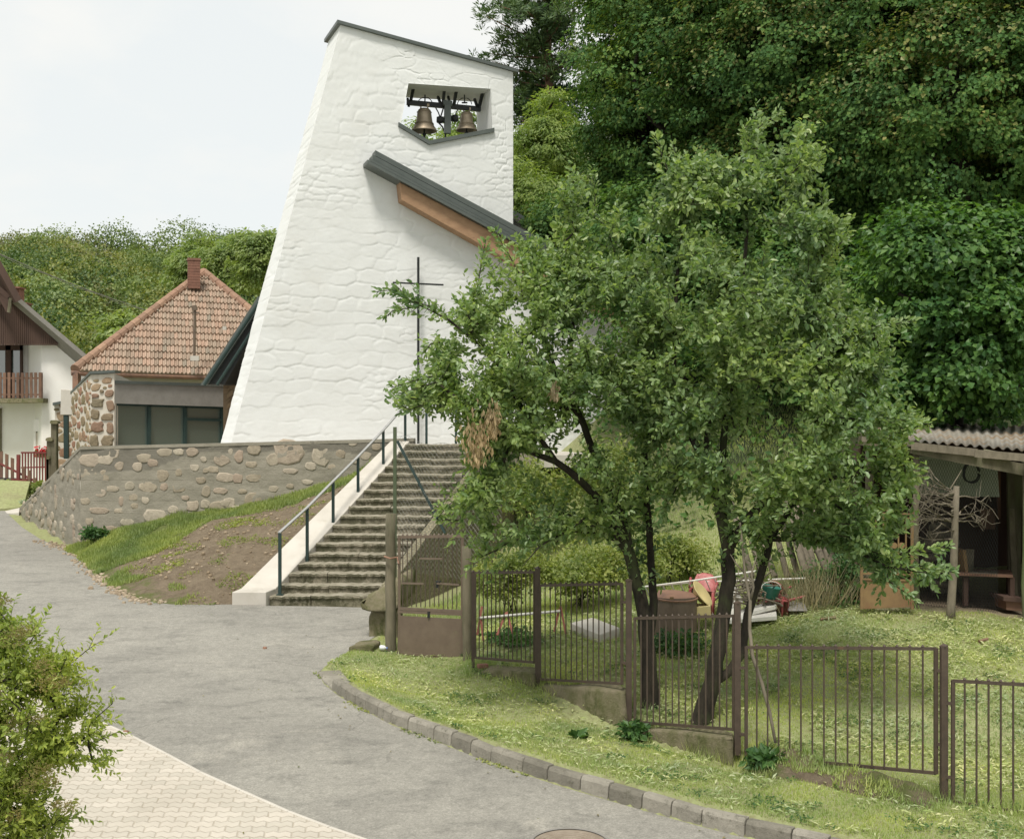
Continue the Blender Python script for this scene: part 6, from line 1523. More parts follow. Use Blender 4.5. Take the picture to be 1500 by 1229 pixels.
DR = lambda x, y: 13.45+0*np.asarray(x, float)-.0010*(np.asarray(x, float)-1080).clip(0)
tR, sR, nR_ = outline_tree('plum_tree', 'right plum tree with a twisted trunk and tall leafy shoots before the dark wood', 'tree', 'plum trees behind the barred fence', P(1030,1060,13.2), limbsR, polyR, DR, 1.3, 1020, M['plum'], M['bark'], .074, .043, rngp, keep=keepR, side=5, inset=11, limbscale=.78)
# stray boughs in the gap under the crowns
# long straight shoots standing out of the crowns
def spikes(root, s, lst, rng, L, W, m, mb_):
    pos = []; ax = []; w = MB()
    for pts in lst:
        p3 = [np.array(P(*q)) for q in pts]; j = s.near(p3[0]); p3 = [s.p[j]]+p3; tot = sum(np.linalg.norm(b-a) for a, b in zip(p3, p3[1:]))
        w = MB(); w.tube([Vector(p) for p in p3], [.009-.006*i/len(p3) for i in range(len(p3))], 5); w.build('shoot', mb_, root)
        for a, b in zip(p3, p3[1:]):
            l_ = np.linalg.norm(b-a)
            if l_ < .02: continue
            d = (b-a)/l_; n = int(l_/.0058)
            t = rng.random(n); q = a+(b-a)*t[:,None]; w_ = rdir(n, rng); w_ = unit(w_-d*(w_@d)[:,None]); pos.append(q+w_*rng.uniform(0,.05,(n,1))); ax.append(unit(d*rng.uniform(.5,1.3,(n,1))+w_*.8))
    pos = np.concatenate(pos); ax = np.concatenate(ax); n = len(pos); sc_ = rng.uniform(.6,1.1,n)
    leaves('shoot_leaves', pos, ax, rdir(n, rng)*.7+np.array([0,-.4,.6]), L*sc_, W*sc_, m, root, .2, six=True)
spikes(tL, sL, [[(640,452,13.6),(600,440,13.55),(572,425,13.5),(549,428,13.5)],[(600,440,13.55),(580,418,13.5)],[(610,450,13.6),(575,455,13.5),(560,470,13.5)],[(640,550,13.4),(605,558,13.4),(573,568,13.4)],[(630,590,13.4),(600,600,13.4),(580,592,13.4)],[(850,330,14.3),(845,290,14.3),(838,252,14.3)],[(870,320,14.3),(872,280,14.3),(866,250,14.3)],[(760,400,14.1),(738,360,14.1),(722,335,14.1)],[(700,420,13.8),(706,380,13.8),(712,350,13.8)],[(900,370,14.3),(905,335,14.3),(912,312,14.3)],[(650,500,13.6),(630,505,13.5),(618,520,13.5)],[(800,400,14.2),(815,350,14.2),(822,318,14.2)],[(640,760,13.5),(650,748,13.4),(636,740,13.4)]], rngp, .066, .036, M['plum'], M['bark'])
spikes(tR, sR, [[(1060,280,13.5),(1090,235,13.5),(1098,200,13.5),(1120,180,13.5),(1146,163,13.5)],[(1095,215,13.5),(1090,190,13.5),(1108,172,13.5)],[(1160,300,13.5),(1170,240,13.5),(1180,205,13.5),(1187,182,13.5)],[(1150,290,13.5),(1152,250,13.5),(1155,213,13.5)],[(1175,280,13.5),(1192,250,13.5),(1197,222,13.5)],[(1000,300,13.5),(978,250,13.5),(966,218,13.5),(960,196,13.5)],[(1010,290,13.5),(1000,250,13.5),(985,212,13.5)],[(1040,280,13.5),(1032,250,13.5),(1034,232,13.5)],[(1075,290,13.5),(1062,255,13.5),(1060,236,13.5)],[(1200,400,13.4),(1225,365,13.4),(1243,342,13.4)],[(1210,330,13.4),(1205,290,13.4),(1202,268,13.4)],[(1270,480,13.2),(1310,475,13.2),(1342,470,13.2)],[(1300,610,13.0),(1335,618,13.0),(1364,622,13.0)],[(1330,830,12.85),(1370,835,12.8),(1400,838,12.8)],[(1320,810,12.85),(1360,805,12.8),(1392,800,12.8)],[(1300,850,12.85),(1330,870,12.8),(1345,885,12.8)],[(960,330,13.6),(955,300,13.6),(962,285,13.6)]], rngp, .070, .040, M['plum'], M['bark'])
# dead brown bunches
def bunch(px, py, D, w, h, n, parent):
    r = np.random.default_rng(int(px)); c = np.array([P(px+r.normal()*w*.45, py-abs(r.normal())*h*.3+r.random()*h*.7-h*.2, D+r.normal()*.05) for _ in range(n)])
    ax = np.array([0,0,-1.])+rdir(n, r)*.35; leaves('dead_leaves', c, ax, rdir(n, r)+np.array([0,-.6,0]), .075, .028, M['deadleaf'], parent, .3)
bunch(700,652,12.8,22,62,220,tL); bunch(722,620,12.85,13,42,160,tL); bunch(812,572,12.9,7,22,60,tL)
# thin pale sapling stem leaning through the fence
sp_ = thing('leaning_sapling', 'thin pale bare stem leaning beside the brown post right of the plum trunk', 'tree', P(1135,1085,12.3))
mb = MB(); mb.tube([P(*q) for q in ((1136,1088,12.2),(1128,1045,12.3),(1116,1000,12.4),(1102,960,12.5),(1098,920,12.6),(1099,880,12.7),(1091,840,12.8),(1088,800,12.85),(1084,765,12.9))], [.014,.017,.019,.019,.018,.017,.014,.012,.009], 8)
mb.tube([P(*q) for q in ((1099,880,12.7),(1104,860,12.7),(1101,840,12.7),(1108,815,12.7))], [.014,.012,.01,.006], 6); mb.tube([P(*q) for q in ((1091,840,12.8),(1078,825,12.8),(1070,812,12.9))], [.01,.008,.005], 5)
mb.build('trunk', M['palebark'], sp_, smooth=True)
r = np.random.default_rng(3); c = np.array([P(1088+r.normal()*8, 790+r.normal()*14, 12.85+r.normal()*.1) for _ in range(50)]); leaves('leaf_tuft', c, rdir(50, r)+np.array([0,0,-.3]), rdir(50, r)+np.array([0,0,1]), .06, .03, M['plum'], sp_)

# --- sprays of leaves for larger and farther crowns
def sprays(C_s, O_s, n, rad, flat, rng, up=.8, droop=.25):
    m = len(C_s); c = np.repeat(C_s, n, 0); o = np.repeat(O_s, n, 0); N_ = len(c)
    q = rdir(N_, rng)*(rng.random((N_,1))**.45)*np.repeat(np.broadcast_to(rad, (m,)), n)[:,None]; q[:,2] *= flat
    hr = np.hypot(q[:,0], q[:,1]); q[:,2] -= droop*hr*hr/np.repeat(np.broadcast_to(rad, (m,)), n)
    pos = c+q; outw = unit(np.stack([q[:,0], q[:,1], q[:,2]*.3], 1)+1e-6)
    ax = unit(outw*.6+o*.35+rdir(N_, rng)*.45+np.array([0,0,-.45])); nrm = unit(np.array([0,0,1])*up*.7+o*.9+rdir(N_, rng)*.42)
    return pos, ax, nrm
def ell_tree(name, label, cat, group, c, R, nl, ns, nleaf, L, W, mats, rng, lobe=(.9,1.7), srad=.45, flat=.45, trunk=None, basez=None, inner=.15, mw=None, low=-.75, rr0=.62):
    """crown = lobes on an ellipsoid, lobes = sprays, sprays = leaves"""
    c = np.array(c); R = np.array(R); bz = basez if basez is not None else c[2]-R[2]-1.5
    t = thing(name, label, cat, (c[0], c[1], bz), group)
    d = rdir(nl*4, rng); d = d[d[:,2] > low][:nl]
    rr_ = rng.uniform(rr0, 1.0, (len(d),1)); lc = c+d*R*rr_; lr = rng.uniform(*lobe, len(d))
    sd_ = rdir(ns*len(d)*2, rng); per = len(sd_)//len(d); keep_ = []; C_s = []; O_s = []
    for i in range(len(d)):
        e = sd_[i*per:(i+1)*per]; k = (e@d[i] > -.25) | (e[:,2] > .2); e = e[k][:ns]
        C_s.append(lc[i]+e*lr[i]*np.array([1,1,.8])*rng.uniform(.75,1.05,(len(e),1))); O_s.append(unit(e+d[i]*.4))
    ni = int(len(d)*ns*inner)
    if ni: q = rdir(ni, rng)*(rng.random((ni,1))**.5)*.75; C_s.append(c+q*R); O_s.append(unit(q))
    C_s = np.concatenate(C_s); O_s = np.concatenate(O_s)
    pos, ax, nrm = sprays(C_s, O_s, nleaf, srad*rng.uniform(.7,1.3,len(C_s)), flat, rng)
    n_ = len(pos); sc_ = rng.uniform(.7,1.2,n_); mi = None
    if mw is not None:                                     # second leaf colour paints sunlight in, mostly on the upper outer sprays
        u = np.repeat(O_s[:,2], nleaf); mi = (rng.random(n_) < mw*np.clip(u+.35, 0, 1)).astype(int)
    leaves('crown', pos, ax, nrm, L*sc_, W*sc_, mats, t, .2, matidx=mi)
    # trunk and limbs
    s = Skel(); tr_ = trunk or .25; s.limb([(c[0], c[1]+.2, bz-.4), (c[0]+.1, c[1]+.1, (bz+c[2])/2), (c[0], c[1], c[2]+R[2]*.45)], [tr_, tr_*.75, tr_*.3], step=.4)
    tg = lc[rng.permutation(len(lc))[:min(60, len(lc))]]; s.grow(list(tg), .5, .45, .03); s.wood(M['darkbark'], t, 'trunk')
    return t
rg2 = np.random.default_rng(19)
def S(px): return px
def mk(px, py, D, rx, ry, rz=None):
    s = D/F; return tuple(P(px, py, D)), (rx*s, (rz or rx*s), ry*s)
G2 = 'lindens of the dark wood'
for px, py, D, rx, ry, nl, ns, lab in (
    (938,105,29.5,46,270,60,26,'tall linden with yellowish edge right beside the tower and the pale locusts'),
    (1010,60,28.5,110,300,60,24,'dark linden rising behind the tops of both plum trees'),
    (1185,120,27.0,150,330,90,26,'broad dark linden above the tallest plum shoots'),
    (1400,90,25.0,170,310,110,28,'nearest linden with lit leaf clusters in the upper right corner'),
    (1290,330,29.5,150,230,60,22,'shaded linden in the dark gap between the plum tree and the hazel')):
    c, R = mk(px, py, D, rx, ry); bz = min(c[2]-R[2]*.9, float(groundz(c[0], c[1])))
    lit = px < 1100
    ell_tree('linden_tree', lab, 'tree', G2, c, R, int(nl*.8), int(ns*1.5), 42, .096, .080, [M['linden'] if not lit else M['linden'], M['lindenlit'] if lit else M['bractlit']], rg2, lobe=(.85,1.75) if px > 940 else (.5,1.0), srad=.34, flat=.5, trunk=.28, basez=float(groundz(c[0], c[1])), mw=.8 if px < 950 else (.6 if lit else .5), inner=.0, rr0=.78)
for px, py, D, rx, ry, nl, lab in ((1195,480,25.0,110,150,36,'dark shaded shrubby tree behind the right plum crown'),(1000,420,27,120,150,36,'dark undergrowth tree behind the middle of the plum crowns'),(850,390,31.5,75,110,26,'dark green tree behind the nave roof beside the left plum')):
    c, R = mk(px, py, D, rx, ry); ell_tree('understory_tree', lab, 'tree', None, c, R, nl, 22, 34, .10, .08, M['linden'], rg2, lobe=(.6,1.2), srad=.4, flat=.45, trunk=.12, basez=float(groundz(c[0], c[1])), inner=.3)
# hazel-like bush over the shed
c, R = mk(1400,480,20.8,135,165)
hz = ell_tree('hazel_bush', 'bright green broad-leaved bush with upright shoots above the shed roof', 'bush', None, c, R, 60, 20, 22, .12, .105, M['hazel'], rg2, lobe=(.35,.75), srad=.30, flat=.5, trunk=.1, basez=float(groundz(c[0], c[1])), inner=.25)
C_s, O_s = [], []
for x0, y0, x1, y1 in ((1375,350,1369,262),(1395,360,1400,290),(1350,370,1330,298),(1420,390,1432,330),(1340,400,1318,330),(1470,420,1492,345),(1445,400,1460,350),(1300,440,1262,425),(1385,340,1378,300)):
    for t in np.linspace(0, 1, 9): C_s.append(P(lerp(x0,x1,t), lerp(y0,y1,t), 20.4)); O_s.append((0,-.2,1))
pos, ax, nrm = sprays(np.array(C_s), np.array(O_s, float), 14, .13, 1.0, rg2); n_ = len(pos)
leaves('shoots', pos, ax+np.array([0,0,.3]), nrm+np.array([0,-.8,0]), .10*rg2.uniform(.6,1.1,n_), .095*rg2.uniform(.6,1.1,n_), M['hazel'], hz)
# pale locusts between tower and wood
for px, py, D, rx, ry, lab in ((806,215,39.5,46,62,'upper pale green locust between the tower and the wood'),(778,298,37,62,62,'lower pale green locust beside the nave roof')):
    c, R = mk(px, py, D, rx, ry, 1.6); ell_tree('locust_tree', lab, 'tree', 'pale locusts behind the church', c, R, 26, 16, 40, .14, .055, M['locust'], rg2, lobe=(.3,.8), srad=.36, flat=.35, rr0=.35, trunk=.10, basez=float(groundz(c[0], c[1])), inner=.15)
c, R = mk(640,284,44,100,130,2.4); ell_tree('locust_tree', 'locust whose top shows through the bell opening', 'tree', 'pale locusts behind the church', c, R, 44, 16, 34, .17, .06, M['locust'], rg2, lobe=(.4,.9), srad=.4, flat=.4, trunk=.15, basez=7., inner=.1)
# pine
pn_ = thing('pine_tree', 'tall dark pine with reddish trunk behind the right edge of the tower', 'tree', P(800,330,47))
rq = np.random.default_rng(5); mb = MB(); mb.tube([P(806,420,47),P(808,300,47),P(806,150,47),P(800,20,47),P(792,-90,47)], [.26,.22,.18,.12,.04], 9); pb_ = [];
C_s, O_s = [], []
for k in range(120):
    y = 330-k*3.5; a = rq.uniform(0, 2*PI); L = rq.uniform(.9,2.5)*(1-.25*abs(y-80)/200)*(1 if y > -60 else .6)
    p = np.array(P(lerp(806,795,k/120), y, 47)); d = np.array([math.cos(a), math.sin(a), rq.uniform(-.05,.35)]); 
    if math.cos(a) < -.3: L *= 1.0
    e = p+d*L; mb.tube([Vector(p), Vector(p+d*L*.5+np.array([0,0,-.05])), Vector(e)], [.05,.035,.012], 4)
    for q in range(18): t = rq.uniform(.3,1.05); C_s.append(p+d*L*t+rq.normal(size=3)*np.array([.28,.28,.12])); O_s.append(unit(d+np.array([0,0,.6])))
mb.build('trunk', mat('pine_bark', (.20,.11,.07,1), (.12,.075,.05,1), 6, .9), pn_, smooth=True)
pos, ax, nrm = sprays(np.array(C_s), np.array(O_s), 26, .20, .6, rq, .4, 0); ax = unit(pos-np.repeat(np.array(C_s), 26, 0)+np.array([0,0,.06]))
leaves('crown', pos, ax, nrm, .22, .055, M['pine'], pn_, .1)

# undergrowth on the wooded slope
n_ = 30000; X = rg2.uniform(1.5, 26, n_); Yv = rg2.uniform(21.5, 48, n_); Z = groundz(X, Yv)+rg2.random(n_)**2*.9
pos = np.stack([X, Yv, Z], 1); o = leaves('undergrowth', pos, rdir(n_, rg2), rdir(n_, rg2)*.6+np.array([0,-.2,1]), .16, .11, M['linden'], loc=(0,0,0)); tag(o, kind='stuff')

# ------------------------------------------------------------------ far wooded hill on the left
hx = np.linspace(-190, 70, 66); hy = np.linspace(58, 240, 46); HX, HY = np.meshgrid(hx, hy)
def hillz(X, Y_):
    px = CX+F*X/Y_
    t = np.clip((Y_-62)/92, 0, 1.35); z = 1.5+17.5*t**1.05+2.2*(fbm(X*.035+5, Y_*.035, 3, 2)-.45)*3*t
    return z
HZ = hillz(HX, HY); ix = np.arange(HX.size).reshape(HX.shape)
hm = mat('wood_floor', (.05,.07,.03,1), (.035,.05,.022,1), .2, .95)
o = npmesh('hills', np.stack([HX, HY, HZ], -1).reshape(-1,3), np.stack([ix[:-1,:-1], ix[:-1,1:], ix[1:,1:], ix[1:,:-1]], -1).reshape(-1,4), hm, smooth=True); tag(o, kind='structure')
rf_ = np.random.default_rng(23); PX, DD = [], []
n_c = 430
d_ = 64+92*rf_.random(n_c)**.8; pxx = rf_.uniform(-90, 450, n_c); X = (pxx-CX)/F*d_; Z = hillz(X, d_)
rad = rf_.uniform(1.6, 3.1, n_c)*(.80+d_/300); hgt = rad*rf_.uniform(.75,1.15,n_c)+rf_.uniform(0,1.6,n_c)
cen = np.stack([X, d_, Z+hgt], 1); NL = 760
e = rdir(n_c*NL, rf_); e[:,2] = np.abs(e[:,2])*1.0-.35*rf_.random(len(e)); ci = np.repeat(np.arange(n_c), NL)
lob = 1+.42*(fbm(e[:,0]*2.6+ci*3.1, e[:,1]*2.6+e[:,2]*2.6+ci*1.7, 2, 3)-.45)*2
pos = cen[ci]+e*(rad[ci]*lob*rf_.uniform(.80,1.03,len(e)))[:,None]*np.array([1,1,.95])
kind_ = (rf_.random(n_c)*4).astype(int); kind_[rf_.random(n_c) < .14] = 4; 
fm = [leafmat('wood_leaf_%s' % w, [tuple(q*g*h for q, h in zip(c, tint)) for c in [(.10,.15,.05),(.15,.205,.068),(.20,.25,.09)]], .25) for w, g, tint in (('mid',1.0,(1,1,1)),('dark',.6,(.8,1,1)),('pale',1.25,(1.05,1,1.15)),('olive',1.0,(1.2,1,.85)),('grey',.95,(1.2,.95,1.25)))]
sz = np.where(d_ < 90, .24, .29)[ci]
o = leaves('forest', pos, rdir(len(e), rf_)+np.array([0,0,-.3]), e*1.2+rdir(len(e), rf_)*.25+np.array([0,0,.15]), sz, sz*.8, fm, loc=(0,0,0), matidx=kind_[ci]); tag(o, kind='stuff')
# nearer locusts over the tiled roof
for px, py, D, rx, ry, lab in ((293,395,62,34,44,'feathery tree just behind the brick chimney'),(345,395,60,38,42,'feathery tree behind the right slope of the tiled roof'),(388,385,58,34,46,'feathery tree touching the left edge of the tower')):
    c, R = mk(px, py, D, rx, ry, 1.4); ell_tree('feathery_tree', lab, 'tree', 'feathery trees behind the tiled house', c, R, 30, 12, 34, .20, .10, M['forest'], rg2, lobe=(.35,.8), srad=.42, flat=.45, trunk=.10, basez=2.0, inner=.2)
c, R = mk(225,497,66,70,38,2.); ell_tree('hedge_tree', 'round dark tree between the white house and the tiled roof', 'tree', None, c, R, 30, 12, 34, .26, .18, M['forest'], rg2, lobe=(.5,1.1), srad=.5, flat=.5, trunk=.12, basez=2.0, inner=.2)

# ------------------------------------------------------------------ foreground shrub
polyB = [(-90,1290),(-90,840),(-20,850),(5,880),(18,925),(60,930),(50,960),(98,962),(130,950),(112,990),(130,1000),(112,1040),(165,1030),(135,1062),(172,1072),(130,1092),(140,1120),(95,1130),(70,1165),(60,1185),(110,1195),(75,1215),(90,1260)]
limbsB = [([(-40,1420,8.0),(-45,1250,8.0),(-30,1100,8.0),(0,950,8.0)], [.03,.025,.018,.008], None),([(-45,1250,8.0),(20,1150,7.9),(70,1080,7.9)], [.02,.014,.006], 0),([(-30,1180,8.0),(0,1060,8.1),(60,990,8.1)], [.018,.012,.005], 0)]
tB, sB_, nB = outline_tree('berry_shrub', 'light green shrub with brown seed heads cut off by the left edge of the picture', 'shrub', None, tuple(P(-42,1290,8.0)), limbsB, polyB, lambda x, y: 8.0+0*np.asarray(x, float), .42, 330, M['shrub'], M['bark'], .042, .019, np.random.default_rng(31), side=5, spacing=.0135, ls=(.07,.22), edge=90, fold=.25, keep=lambda x, y: np.where(y < 930, .5, np.where(x > 100, .5, 1.0)))
r = np.random.default_rng(6); pos = []; ax = []
for (x, y, w_) in ((20,935,20),(62,975,14),(70,1000,20),(5,880,10),(25,1060,22),(50,1055,14),(8,1110,12),(60,1130,20),(40,1150,16),(100,1182,12),(85,1178,8),(20,1195,14),(35,925,14),(95,1000,9),(75,1145,10),(-5,1020,14)):
    n_ = int(w_*14); c = np.array(P(x, y, 7.68)); q = r.normal(size=(n_,3))*np.array([w_*.45,w_*.4,w_*.34])*8/F; pos.append(c+q); ax.append(unit(q+1e-6)+np.array([0,0,.5]))
pos = np.concatenate(pos); leaves('seed_heads', pos, np.concatenate(ax), rdir(len(pos), r), .011, .009, M['seed'], tB, .3)

# ------------------------------------------------------------------ small plants
def bushy(name, label, cat, px, py, D, rx, ry, n, L, W, m, seed, group=None, rz=None, up=.6, stems=6):
    r = np.random.default_rng(seed); s = D/F; c = np.array(P(px, py, D)); R = np.array([rx*s, rz or rx*s, ry*s]); gzv = float(groundz(c[0], c[1]))
    t = thing(name, label, cat, (c[0], c[1], gzv), group); e = rdir(n, r)
    nb = 7 if n > 1000 else 3; sc0 = rdir(nb, r)*.55*np.array([1,1,.8]); sr = r.uniform(.32,.62,nb); wh_ = r.integers(0, nb, n); lobn = 1+.7*(fbm(e[:,0]*4+seed, e[:,1]*4+e[:,2]*4, 2, 5)-.45)*2
    pos = c+(sc0[wh_]+e*sr[wh_][:,None]*(r.random((n,1))**.5)*lobn[:,None])*R*1.15+r.normal(size=(n,3))*R*.07; pos[:,2] = np.maximum(pos[:,2], gzv+.01)
    leaves('foliage', pos, unit(e*.5+rdir(n, r)*.7), unit(rdir(n, r)*.6+np.array([0,-.2,up])), L*r.uniform(.6,1.2,n), W*r.uniform(.6,1.2,n), m, t, .2)
    mb = MB(); 
    for k in range(stems): a = Vector(c+rdir(1, r)[0]*R*.75); mb.tube([Vector((c[0]+r.normal()*R[0]*.2, c[1], gzv-.05)), Vector(c).lerp(a, .4), a], [.012,.009,.004], 4)
    mb.build('stems', M['bark'], t); return t
bushy('bramble_bush','light bramble bush behind the first fence bay','bush',745,840,18.6,62,55,5200,.065,.045,M['bramble'],1)
bushy('bramble_bush','light green bush between the left plum trunk and the white slab','bush',858,838,18.4,70,50,6000,.065,.045,M['bramble'],2)
bushy('bramble_bush','small light bush high on the slope behind the left plum','bush',880,700,23,80,60,4500,.08,.055,M['bramble'],3)
bushy('bramble_bush','tangled bush behind the rusty tank','bush',985,820,19.3,60,45,4500,.06,.042,M['bramble'],4)
bushy('bramble_bush','pale bush near the top of the slope beside the steps','bush',765,720,23,55,50,3500,.08,.055,M['bramble'],9)
bushy('ivy_bush','dark green bush between the dry reeds and the yellow gate','bush',1222,858,17.6,48,52,5200,.06,.045,M['weed'],5)
bushy('garden_bush','dark bush behind the yellow gate','bush',1235,770,18.8,50,60,4200,.07,.05,M['linden'],6)
bushy('dock_plant','low broad-leaved weeds at the foot of the middle fence post','plant',925,1062,13.45,26,22,260,.09,.05,M['weed'],7,stems=3)
bushy('dock_plant','spreading dark weeds under the fourth bay beside the brown post','plant',1128,1116,12.1,58,18,620,.11,.055,M['weed'],8,stems=3)
bushy('dock_plant','weeds growing between the tank and the third bay','plant',1000,945,15.9,45,28,1300,.07,.045,M['weed'],10,stems=3)
bushy('dock_plant','low weeds inside the trestle behind the first bay','plant',760,940,16.9,58,28,1900,.07,.04,M['weed'],11,stems=3)
bushy('dock_plant','weeds at the foot of the retaining wall corner','plant',140,782,25.2,16,12,500,.10,.06,M['weed'],12,stems=2)
bushy('dock_plant','flat broad leaves in the verge below the second bay','plant',851,1083,13.15,17,7,26,.13,.09,M['weed'],13,stems=1,rz=.1)
bushy('round_shrub','clipped round shrub beside the red gate','shrub',56,720,34.5,17,15,1500,.10,.06,M['bramble'],14)
bushy('silver_shrub','pale silvery plant trailing at the wall end','plant',42,742,33.4,16,10,700,.12,.06,leafmat('silver_leaf', [(.30,.36,.28),(.40,.45,.36)], .2),15,stems=2)
bushy('garden_plant','yellow-green plants in front of the red pickets','plant',8,712,35.5,12,14,500,.12,.06,M['bramble'],16,stems=2)
r = np.random.default_rng(9); c = np.array([P(52+r.random()*30, 659+r.normal()*3.0, 41.8) for _ in range(110)]); leaves('flowers', c, rdir(110, r), rdir(110, r), .09, .08, M['flower'], fl); c = np.array([P(52+r.random()*27, 664+r.normal()*2.5, 41.8) for _ in range(70)]); leaves('leaf_tuft', c, rdir(70, r), rdir(70, r), .09, .07, M['weed'], fl)
# dry reeds
r = np.random.default_rng(15); n_ = 420; X = r.normal(size=n_)*.28; b = np.array(P(1178,893,17.2)); pos = b+np.stack([X, r.normal(size=n_)*.15, np.zeros(n_)], 1); pos[:,2] = groundz(pos[:,0], pos[:,1])
o = leaves('dry_reeds', pos, np.stack([X*.5+r.normal(size=n_)*.38, r.normal(size=n_)*.25, np.ones(n_)], 1), rdir(n_, r)+np.array([0,-1,0]), r.uniform(.3,.85,n_), .008, M['dry'], loc=tuple(b), curl=.0); tag(o, 'clump of pale dry reeds beside the red chair', 'reeds', kind='thing')

# ------------------------------------------------------------------ grass
rgg = np.random.default_rng(41)
def blades(n, xlo, xhi, ylo, yhi, cond, hmin, hmax, w, m, name, flat=False, bare=None):
    X = rgg.uniform(xlo, xhi, n); Y_ = rgg.uniform(ylo, yhi, n); k = cond(X, Y_); X, Y_ = X[k], Y_[k]; Z = groundz(X, Y_); n = len(X)
    pos = np.stack([X, Y_, Z-.004], 1); h = rgg.uniform(hmin, hmax, n)*(.6+.8*vnoise(X*1.7, Y_*1.7, 6)); d = rdir(n, rgg); d[:,2] = 0
    tip = pos+d*(h*(.9 if flat else .45))[:,None]+np.array([0,0,1])*(h*(.15 if flat else .9))[:,None]; s = np.cross(unit(tip-pos), rdir(n, rgg)); s = unit(s)*w*.5
    if flat: pos[:,2] += .02; tip[:,2] += .015; s[:,2] *= .2
    V = np.stack([pos-s, pos+s, tip], 1).reshape(-1,3); o = npmesh(name, V, np.arange(n*3).reshape(-1,3), m); tag(o, kind='stuff'); return o
def lawn(X, Y_):
    out = ~inpoly(X, Y_, rp2); dk = polydist(X, Y_, kx, False); right = X > np.interp(Y_, kx[::-1,1], kx[::-1,0])
    px = CX+F*X/Y_
    return out & right & ((dk > .20)) & (px < 1560) & (np.hypot((X-6.5)/2.3, (Y_-17.9)/1.5)+.35*(vnoise(X*3, Y_*3, 7)-.5) > .85) & (X > np.interp(Y_, [14.5,16.5,17.2,20,26], [-3,-2.25,-1.9,-1.6,.6]))
blades(330000, -2.4, 7.6, 9.2, 18.5, lawn, .015, .038, .010, M['blade'], 'grass')
blades(60000, -2.0, 6, 18, 27, lawn, .05, .13, .012, M['blade'], 'grass')
patchy = lambda X, Y_: lawn(X, Y_) & (fbm(X*1.1, Y_*1.1, 3, 12) > .40) 
n_ = 60000; X = rgg.uniform(-2.4, 7.6, n_); Yc = rgg.uniform(9.2, 18.5, n_); k = lawn(X, Yc) & (fbm(X*1.1, Yc*1.1, 3, 12)+.5*(vnoise(X*3.3, Yc*2.6, 19)-.5) > .40) & (rgg.random(n_) < np.where(X < np.interp(Yc, [10,11,12.45,13.75,15,17], [6.5,3.8,2.2,1.3,.3,-1]), .35, 1)); X, Yc = X[k], Yc[k]; n_ = len(X)
pos = np.stack([X, Yc, groundz(X, Yc)+.03+.015*rgg.random(n_)], 1); d = rdir(n_, rgg); d[:,2] *= .25
o = leaves('grass_clippings', pos, d, rdir(n_, rgg)*.35+np.array([0,0,1]), rgg.uniform(.03,.10,n_), rgg.uniform(.008,.024,n_), M['hay'], loc=(0,0,0)); tag(o, kind='stuff')
n_ = 90000; X = rgg.uniform(-2.4, 7.6, n_); Yc = rgg.uniform(9.2, 18, n_); k = lawn(X, Yc) & (vnoise(X*3.1, Yc*3.1, 44)*.6+vnoise(X*9, Yc*9, 45)*.4 > .68); X, Yc = X[k], Yc[k]; n_ = len(X)
o = leaves('lawn_weeds', np.stack([X, Yc, groundz(X, Yc)+.015+.02*rgg.random(n_)], 1), rdir(n_, rgg)*np.array([1,1,.3])+np.array([0,0,.2]), rdir(n_, rgg)*.3+np.array([0,0,1]), rgg.uniform(.02,.05,n_), .018, M['weed'], loc=(0,0,0)); tag(o, kind='stuff')
b = MOUND[rgg.integers(0, len(MOUND), 6000)]+rgg.normal(size=(6000,3))*np.array([.03,.03,0]); n_ = len(b); h = rgg.uniform(.03,.10,n_); d = rdir(n_, rgg); tip = b+d*h[:,None]*.5+np.array([0,0,1])*h[:,None]*.7; s_ = unit(np.cross(unit(tip-b), d))*.005
kk = vnoise(b[:,0]*4, b[:,1]*4, 2) > .5; V = np.stack([b-s_, b+s_, tip], 1)[kk].reshape(-1,3); tag(npmesh('grass', V, np.arange(len(V)).reshape(-1,3), M['blade']), kind='stuff')
def fence_line(X, Y_):
    fx = np.array([P(x, 1000, d).x for x, d in FX]); fy = np.array([d for x, d in FX]); yy = np.interp(X, fx, fy); return lawn(X, Y_) & (np.abs(Y_-yy) < .22+.1*vnoise(X*4, Y_*4)) & (vnoise(X*2.3, Y_*2.3, 8) > .35)
blades(60000, -.6, 7, 9.5, 16.2, fence_line, .07, .20, .008, M['blade'], 'grass_tufts')
# grass on the bank
gi = np.where(BANKG > .34)[0]; k = rgg.choice(gi, 80000); pos = BANKV[k]+rgg.normal(size=(len(k),3))*np.array([.04,.04,0]); n_ = len(k)
pos = pos[(vnoise(pos[:,0]*2.2, pos[:,1]*2.2, 4)+BANKG[k]*.5) > .62]; n_ = len(pos)
h = rgg.uniform(.03,.085,n_)*(.4+1.2*vnoise(pos[:,0]*2.5, pos[:,1]*2.5, 3)); d = rdir(n_, rgg); tip = pos+d*h[:,None]*.4+np.array([0,0,1])*h[:,None]; s = unit(np.cross(unit(tip-pos), d))*.009
V = np.stack([pos-s, pos+s, tip], 1).reshape(-1,3); tag(npmesh('grass', V, np.arange(n_*3).reshape(-1,3), M['bankblade']), kind='stuff')
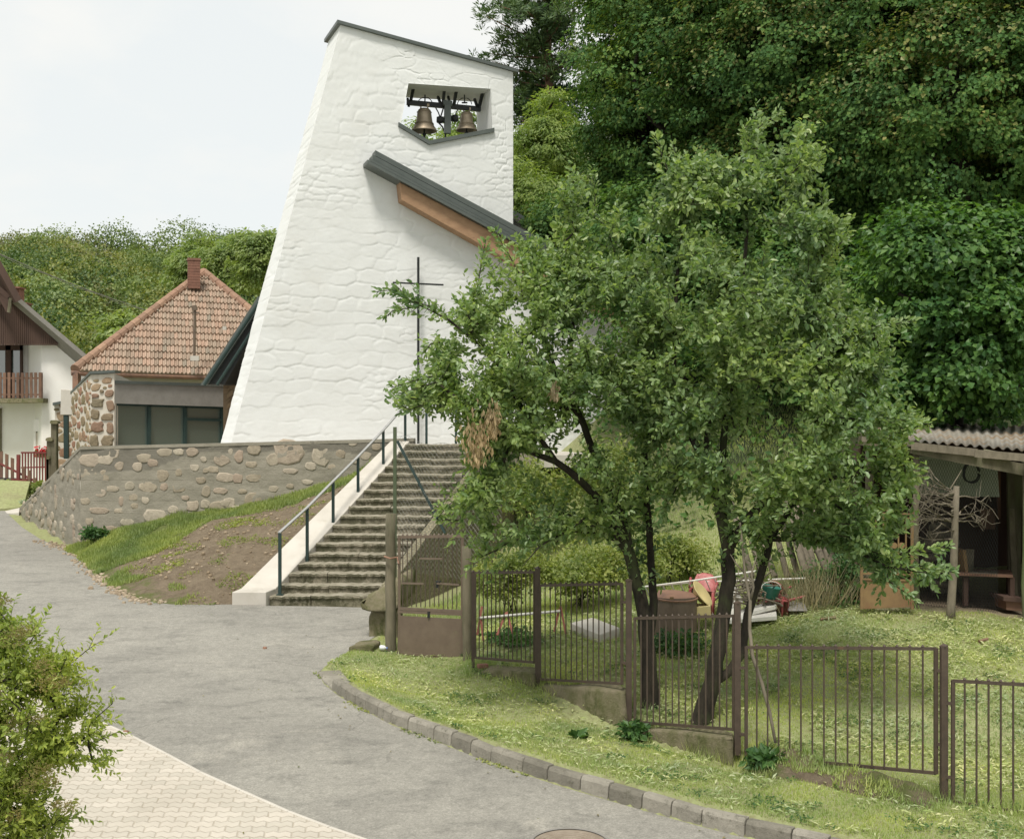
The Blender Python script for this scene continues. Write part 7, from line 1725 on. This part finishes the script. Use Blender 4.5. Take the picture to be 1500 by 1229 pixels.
# clods and sparse seedlings on the bare part of the bank
mb = MB(); rr = random.Random(71); gs = np.where((BANKG < .3))[0]
for i in range(420):
    p = Vector(BANKV[gs[rr.randrange(len(gs))]])+Vector((rr.gauss(0,.04), rr.gauss(0,.04), 0)); s_ = rr.choice((.010,.012,.016,.02,.03)); lump(mb, p, Vector((1,0,0)), Vector((0,.9,.3)), Vector((0,-.3,.95)), s_*1.2, s_, s_*.9, 6, rr)
clod = stonemat('soil_clod', [(.23,.18,.12),(.30,.24,.165),(.36,.30,.22)]); tag(mb.build('soil_clods', clod, loc=(0,0,0)), kind='stuff')
k = rgg.choice(gs, 9000); pos = BANKV[k]; k2 = vnoise(pos[:,0]*2.6, pos[:,1]*3.4, 14) > .66; pos = pos[k2]+rgg.normal(size=(k2.sum(),3))*np.array([.04,.04,0]); n_ = len(pos)
o = leaves('seedlings', pos, rdir(n_, rgg)*np.array([1,1,.4])+np.array([0,0,.6]), rdir(n_, rgg)*.4+np.array([0,0,1]), rgg.uniform(.03,.08,n_), .022, M['bramble'], loc=(0,0,0)); tag(o, kind='stuff')
# weeds in the gutter along the kerb
n_ = 900; t = rgg.random(n_); i = (t*(len(kp)-2)).astype(int); b = np.array([kp[q] for q in i]); b += rgg.normal(size=b.shape)*np.array([.03,.03,0]); b[:,2] = PA+PB*b[:,1]
b = b[vnoise(b[:,0]*2.0, b[:,1]*2.0, 5) > .5]; n_ = len(b)
o = leaves('gutter_weeds', b, rdir(n_, rgg)*np.array([1,1,.3])+np.array([0,0,.5]), rdir(n_, rgg)*.3+np.array([0,0,1]), .04, .02, M['bramble'], loc=(0,0,0)); tag(o, kind='stuff')
# fallen leaves and bits on the asphalt and paving
n_ = 420; X = rgg.uniform(-6, 2.4, n_); Yc = rgg.uniform(9.4, 21, n_); k = inpoly(X, Yc, rp2); dk = polydist(X, Yc, rp2); k &= (rgg.random(n_) < np.exp(-dk/.5)+.12); X, Yc = X[k], Yc[k]; n_ = len(X)
o = leaves('leaf_litter', np.stack([X, Yc, PA+PB*Yc+.012], 1), rdir(n_, rgg)*np.array([1,1,.15]), rdir(n_, rgg)*.3+np.array([0,0,1]), rgg.uniform(.02,.05,n_), rgg.uniform(.01,.025,n_), leafmat('litter', [(.10,.08,.04),(.20,.17,.08),(.14,.16,.06)], .1), loc=(0,0,0)); tag(o, kind='stuff')
# far lawn by the white house
far = MB(); far.prism([P(-60,700,36), P(44,705,34.6), P(34,742,33.0), P(-60,752,32.2)], (0,0,-.2)); o = far.build('far_lawn', M['ground'], loc=(0,0,0)); tag(o, kind='structure')
